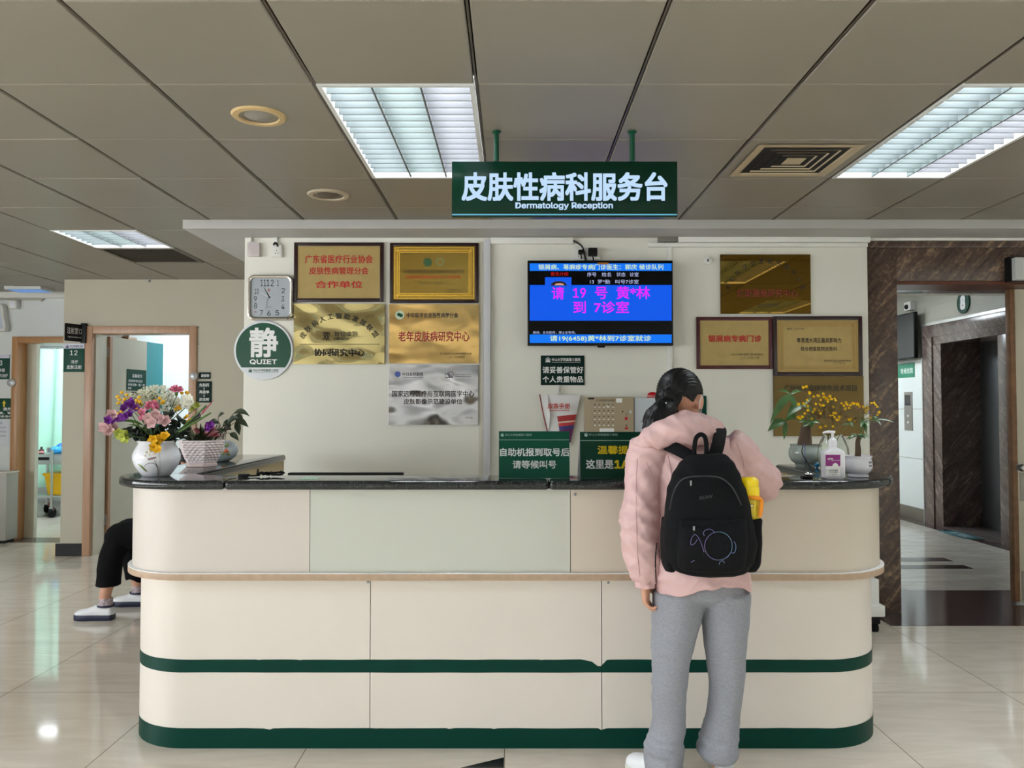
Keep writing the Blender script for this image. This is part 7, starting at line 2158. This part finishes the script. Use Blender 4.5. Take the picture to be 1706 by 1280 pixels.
strap('shoulder_strap', [at(1160, 768, 2.745), at(1142, 756, 2.765), at(1122, 746, 2.80), at(1108, 740, 2.86), at(1102, 733, 2.93), at(1104, 740, 3.0), at(1108, 780, 3.06), at(1102, 850, 3.03), at(1104, 905, 2.95), at(1110, 925, 2.78)], 0.022)
strap('carry_handle', [at(1156, 768, 2.73), at(1157, 745, 2.728), at(1160, 730, 2.735), at(1168, 724, 2.74), at(1175, 730, 2.735), at(1177, 748, 2.728), at(1176, 768, 2.73)], 0.008, 0.004)
m_zip = M('dark_zip', (34, 35, 40), 0.5)
seam(bag, [(1116, 850), (1122, 822), (1133, 803), (1150, 795), (1186, 794), (1206, 800), (1222, 816), (1235, 842)], 0.0028, 'zip', m_zip)
seam(pocket, [(1134, 873), (1150, 875), (1185, 879), (1215, 873), (1240, 866)], 0.0035, 'flap_edge', m_bag, 0.0005)
k = skinline(bag, [(1151, 803)], 0.004)
if k: MB().box(k[0].x - 0.003, k[0].x + 0.003, k[0].y - 0.002, k[0].y + 0.002, k[0].z - 0.014, k[0].z + 0.004).build('zip_puller', m_dsteel, bp)
k = skinline(pocket, [(1156, 879)], 0.004)
if k: MB().box(k[0].x - 0.003, k[0].x + 0.003, k[0].y - 0.002, k[0].y + 0.002, k[0].z - 0.010, k[0].z + 0.004).build('zip_puller', m_dsteel, bp)
# line drawing in iridescent thread: a plain ring with loops and a looped string (generic)
def iri():
    m = bpy.data.materials.new('iridescent_thread'); m.use_nodes = True
    nt = m.node_tree; N, L = nt.nodes, nt.links
    tc = N.new('ShaderNodeTexCoord'); n = N.new('ShaderNodeTexNoise'); n.inputs['Scale'].default_value = 9.0
    L.new(tc.outputs['Object'], n.inputs['Vector'])
    r = N.new('ShaderNodeValToRGB'); e = r.color_ramp.elements
    e[0].position = 0.3; e[0].color = lin((78, 150, 160)); e[1].position = 0.7; e[1].color = lin((150, 140, 110))
    q = e.new(0.5); q.color = lin((120, 96, 160))
    L.new(n.outputs['Fac'], r.inputs['Fac']); L.new(r.outputs['Color'], N['Principled BSDF'].inputs['Base Color'])
    N['Principled BSDF'].inputs['Roughness'].default_value = 0.4
    return m
m_iri = iri()
def circ(cx, cy, rx, ry, a0, a1, n): return [(cx + rx * math.cos(math.radians(a0 + (a1 - a0) * k / n)), cy - ry * math.sin(math.radians(a0 + (a1 - a0) * k / n))) for k in range(n + 1)]
for pts in (circ(1197, 910, 23, 23.5, 0, 360, 20), circ(1181, 889, 9, 7, 20, 215, 8), circ(1221, 912, 5, 10, 70, -110, 8), [(1173, 920), (1168, 905), (1162, 894), (1157, 891), (1152, 898), (1151, 908), (1157, 906), (1162, 899)], [(1198, 941), (1200, 936), (1205, 935), (1207, 939)], [(1151, 937), (1157, 934)]):
    seam(pocket, pts, 0.0009, 'line_drawing', m_iri, 0.0012, 4)
V, Fc, xa_, xb_, ya_, yb_ = glyphs('BEAW')
L_ = skinline(bag, [(1165, 833), (1187, 829)], 0.0015)
if len(L_) == 2:
    p, q = L_; up = Vector((0, 0, 0.011))
    MB().add([p + (q - p) * ((x - xa_) / (xb_ - xa_)) + up * ((y - ya_) / (yb_ - ya_)) + Vector((0, -0.003, 0)) for x, y in V], Fc).build('lettering', M('grey_thread', (70, 72, 76), 0.6), bp)

# yellow bottle in the side pocket
BC = at(1250, 868, 2.72); BT = at(1247, 795, 2.72)
yb2 = thing('water_bottle', 'yellow drinking bottle with an orange handle in the side pocket of the backpack', 'bottle', (BC.x, BC.y, BC.z - 0.05))
ax = (BT - BC); ax_n = ax.normalized(); Hh = ax.length
def obl(prof, nm, mat):
    m = MB().lathe(prof, (0, 0, 0), 32, cap=False)
    rot = Vector((0, 0, 1)).rotation_difference(ax_n).to_matrix().to_4x4()
    return m.xf(Matrix.Translation(BC) @ rot).build(nm, mat, yb2)
obl([(0.0, -0.07), (0.03, -0.07), (0.034, -0.06), (0.034, Hh * 0.52), (0.031, Hh * 0.54)], 'body', M('yellow_bottle_body', (214, 190, 30), 0.25, var=0.12, vscale=40))
obl([(0.032, Hh * 0.54), (0.0345, Hh * 0.55), (0.0345, Hh * 0.76), (0.032, Hh * 0.78), (0.0335, Hh * 0.80), (0.0325, Hh * 0.94), (0.024, Hh * 0.995), (0.0, Hh * 1.0)], 'lid', M('yellow_lid', (246, 214, 6), 0.3))
h0, h1 = BC + ax * 0.56, BC + ax * 0.12
MB().tube([h0 + Vector((-0.012, -0.034, 0.0)), h0 + Vector((0.012, -0.041, -0.001)), h0 + Vector((0.03, -0.034, -0.01)), (h0 + h1) / 2 + Vector((0.028, -0.036, 0)), h1 + Vector((0.022, -0.036, 0.0))], [(0.006, 0.005), (0.007, 0.006), (0.0075, 0.006), (0.008, 0.006), (0.007, 0.005)], 10, smooth=5).build('handle', M('orange_handle', (246, 150, 12), 0.35), yb2)
MB().tube([BC + ax * 0.80 + Vector((-0.033, -0.008, 0.0)), BC + ax * 0.72 + Vector((-0.036, -0.008, 0.0)), BC + ax * 0.60 + Vector((-0.034, -0.01, 0))], 0.005, 8, smooth=3).build('lid_button', M('orange_handle', (246, 150, 12), 0.35), yb2)
sc_ = BC + ax * 0.37 + Vector((-0.003, -0.0352, 0))
pts = []
for k in range(10):
    r = 0.0085 if k % 2 == 0 else 0.0042
    pts.append(sc_ + Vector((r * math.sin(PI * k / 5), 0, r * math.cos(PI * k / 5))))
MB().add(pts, [tuple(range(10))]).build('star', M('pale_star', (240, 226, 150), 0.4), yb2)
MB().tube(pts + [pts[0]], 0.0008, 5).build('star_outline', m_black, yb2)

# ------------------------------------------------------------------ person sitting beyond the left end of the counter
sit = thing('person', 'person in cropped black trousers and white sneakers sitting beyond the left end of the counter', 'person', (-2.2, 5.3, 0))
b2 = MB()
hipN, kneeN, ankN = Vector((-2.12, 5.26, 0.52)), at(196, 895, 5.16), at(176, 988, 5.15)
hipF, kneeF, ankF = Vector((-2.10, 5.48, 0.52)), at(208, 888, 5.50), at(229, 972, 5.50)
for h, k, a, to in ((hipN, kneeN, ankN, Vector((-2.80, 5.14, 0.045))), (hipF, kneeF, ankF, Vector((-2.74, 5.5, 0.045)))):
    limb(b2, [h, (h + k) / 2, k, (k + a) / 2 + Vector((0.015, 0, 0)), a, Vector((a.x, a.y, 0.09))], [0.085, 0.075, 0.056, 0.05, 0.036, 0.036])
    limb(b2, [Vector((a.x + 0.012, a.y, 0.08)), Vector(((a.x * 0.6 + to.x * 0.4), a.y, 0.055)), to], [0.034, 0.022, 0.013])
loft(b2, [((-2.10, 5.37, 0.45), 0.12, 0.17), ((-2.10, 5.37, 0.55), 0.125, 0.17), ((-2.08, 5.37, 0.68), 0.105, 0.14), ((-2.10, 5.37, 0.80), 0.11, 0.17), ((-2.14, 5.37, 0.88), 0.09, 0.14), ((-2.17, 5.37, 0.92), 0.05, 0.06)])
HS = Vector((-2.205, 5.36, 0.995))
limb(b2, [Vector((-2.15, 5.37, 0.86)), Vector((-2.19, 5.365, 0.93)), HS], [0.06, 0.05, 0.05])
HM2 = head(b2, HS, PI / 2, -0.75, 0.20)
for sy, kn in ((-1, kneeN), (1, kneeF)):
    sh = Vector((-2.12, 5.37 + sy * 0.17, 0.84)); el = Vector((-2.24, 5.37 + sy * 0.2, 0.66)); wr = Vector((-2.42, 5.37 + sy * 0.07, 0.70))
    limb(b2, [Vector((-2.12, 5.37 + sy * 0.1, 0.85)), sh, el, wr], [0.05, 0.046, 0.036, 0.024])
    hand(b2, wr, Vector((-0.14, -sy * 0.03, 0.04)), (0, 0.2, 1), (0, -sy, 0.2), 0.15, 0.5)
sculpt('body', b2, m_skin, sit, 0.0055, 4)
t2 = MB()
m_btr = M('black_trousers', (9, 9, 12), 0.85, spec=0.15, var=0.15, vscale=20)
loft(t2, [((-2.10, 5.37, 0.44), 0.14, 0.19), ((-2.10, 5.37, 0.54), 0.14, 0.19), ((-2.09, 5.37, 0.62), 0.125, 0.165)])
limb(t2, [hipN, (hipN + kneeN) / 2 + Vector((0, 0, 0.01)), kneeN + Vector((0.03, 0, 0.012)), kneeN + Vector((0.0, 0, -0.04)), at(186, 930, 5.15), at(181, 962, 5.15), at(180.5, 975, 5.15)], [0.105, 0.095, 0.084, 0.078, 0.074, 0.072, 0.073], 7, 24)
limb(t2, [hipF, (hipF + kneeF) / 2 + Vector((0, 0, 0.01)), kneeF + Vector((0.03, 0, 0.012)), kneeF + Vector((0.03, 0, -0.05)), at(222, 930, 5.5), at(226, 955, 5.5), at(226.5, 958, 5.5)], [0.105, 0.095, 0.084, 0.076, 0.07, 0.068, 0.068], 7, 24)
sculpt('trousers', t2, m_btr, sit, 0.006, 4, lambda p: 0.004 * ridged(p, 9, 9, 9, 3.0))
j2 = MB()
loft(j2, [((-2.10, 5.37, 0.58), 0.145, 0.19), ((-2.08, 5.37, 0.68), 0.135, 0.175), ((-2.10, 5.37, 0.80), 0.135, 0.195), ((-2.14, 5.37, 0.88), 0.11, 0.165), ((-2.175, 5.37, 0.925), 0.065, 0.075)])
for sy in (-1, 1):
    limb(j2, [Vector((-2.12, 5.37 + sy * 0.1, 0.84)), Vector((-2.12, 5.37 + sy * 0.17, 0.84)), Vector((-2.24, 5.37 + sy * 0.2, 0.66)), Vector((-2.40, 5.37 + sy * 0.08, 0.695))], [0.065, 0.062, 0.052, 0.036], 6, 16)
sculpt('sweater', j2, M('dark_sweater', (34, 34, 40), 0.8, var=0.1), sit, 0.007, 4, lambda p: 0.004 * ridged(p, 8, 8, 10, 6.0))
h2_ = MB(); h2_.ball((0, -0.02, 0.028), (0.083, 0.098, 0.088), 24, 16); h2_.ball((0, -0.055, -0.03), (0.07, 0.055, 0.06), 16, 12); h2_.xf(HM2)
sculpt('hair', h2_, m_hair, sit, 0.006, 3, lambda p: 0.002 * mnoise.noise(p * 40))
m_navy = M('navy_sole', (22, 28, 58), 0.5)
for an, hx, tx, y in ((ankN, -2.585, -2.838, 5.145), (ankF, -2.52, -2.772, 5.50)):
    sneaker(sit, (hx, y, 0.0005), (tx, y, 0.0005), 0.048, sole=0.036, m_up=m_sneak, m_so=m_navy, collar_h=0.095)
    MB().lathe([(0.041, 0.082), (0.042, 0.10), (0.040, 0.135), (0.038, 0.14)], Vector((an.x + 0.006, y, 0)), 24, cap=False).build('sock', M('patterned_sock', (176, 160, 166), 0.8, var=0.45, vscale=70), sit)
    MB().lathe([(0.043, 0.084), (0.046, 0.092), (0.044, 0.098), (0.040, 0.09)], Vector((an.x + 0.006, y, 0)), 24, sx=1.25, cap=False).build('shoe_collar', m_navy, sit)
ch = thing('waiting_chair', 'low chair under the person sitting beyond the counter', 'chair', (-2.1, 5.37, 0))
MB().box(-2.34, -1.90, 5.14, 5.60, 0.385, 0.42).build('seat', M('grey_seat', (120, 124, 128), 0.5), ch, bevel=0.01)
for x in (-2.31, -1.93):
    for y in (5.17, 5.57):
        MB().cyl((x, y, 0.0), (x, y, 0.385), 0.014).build('leg', m_steel, ch)
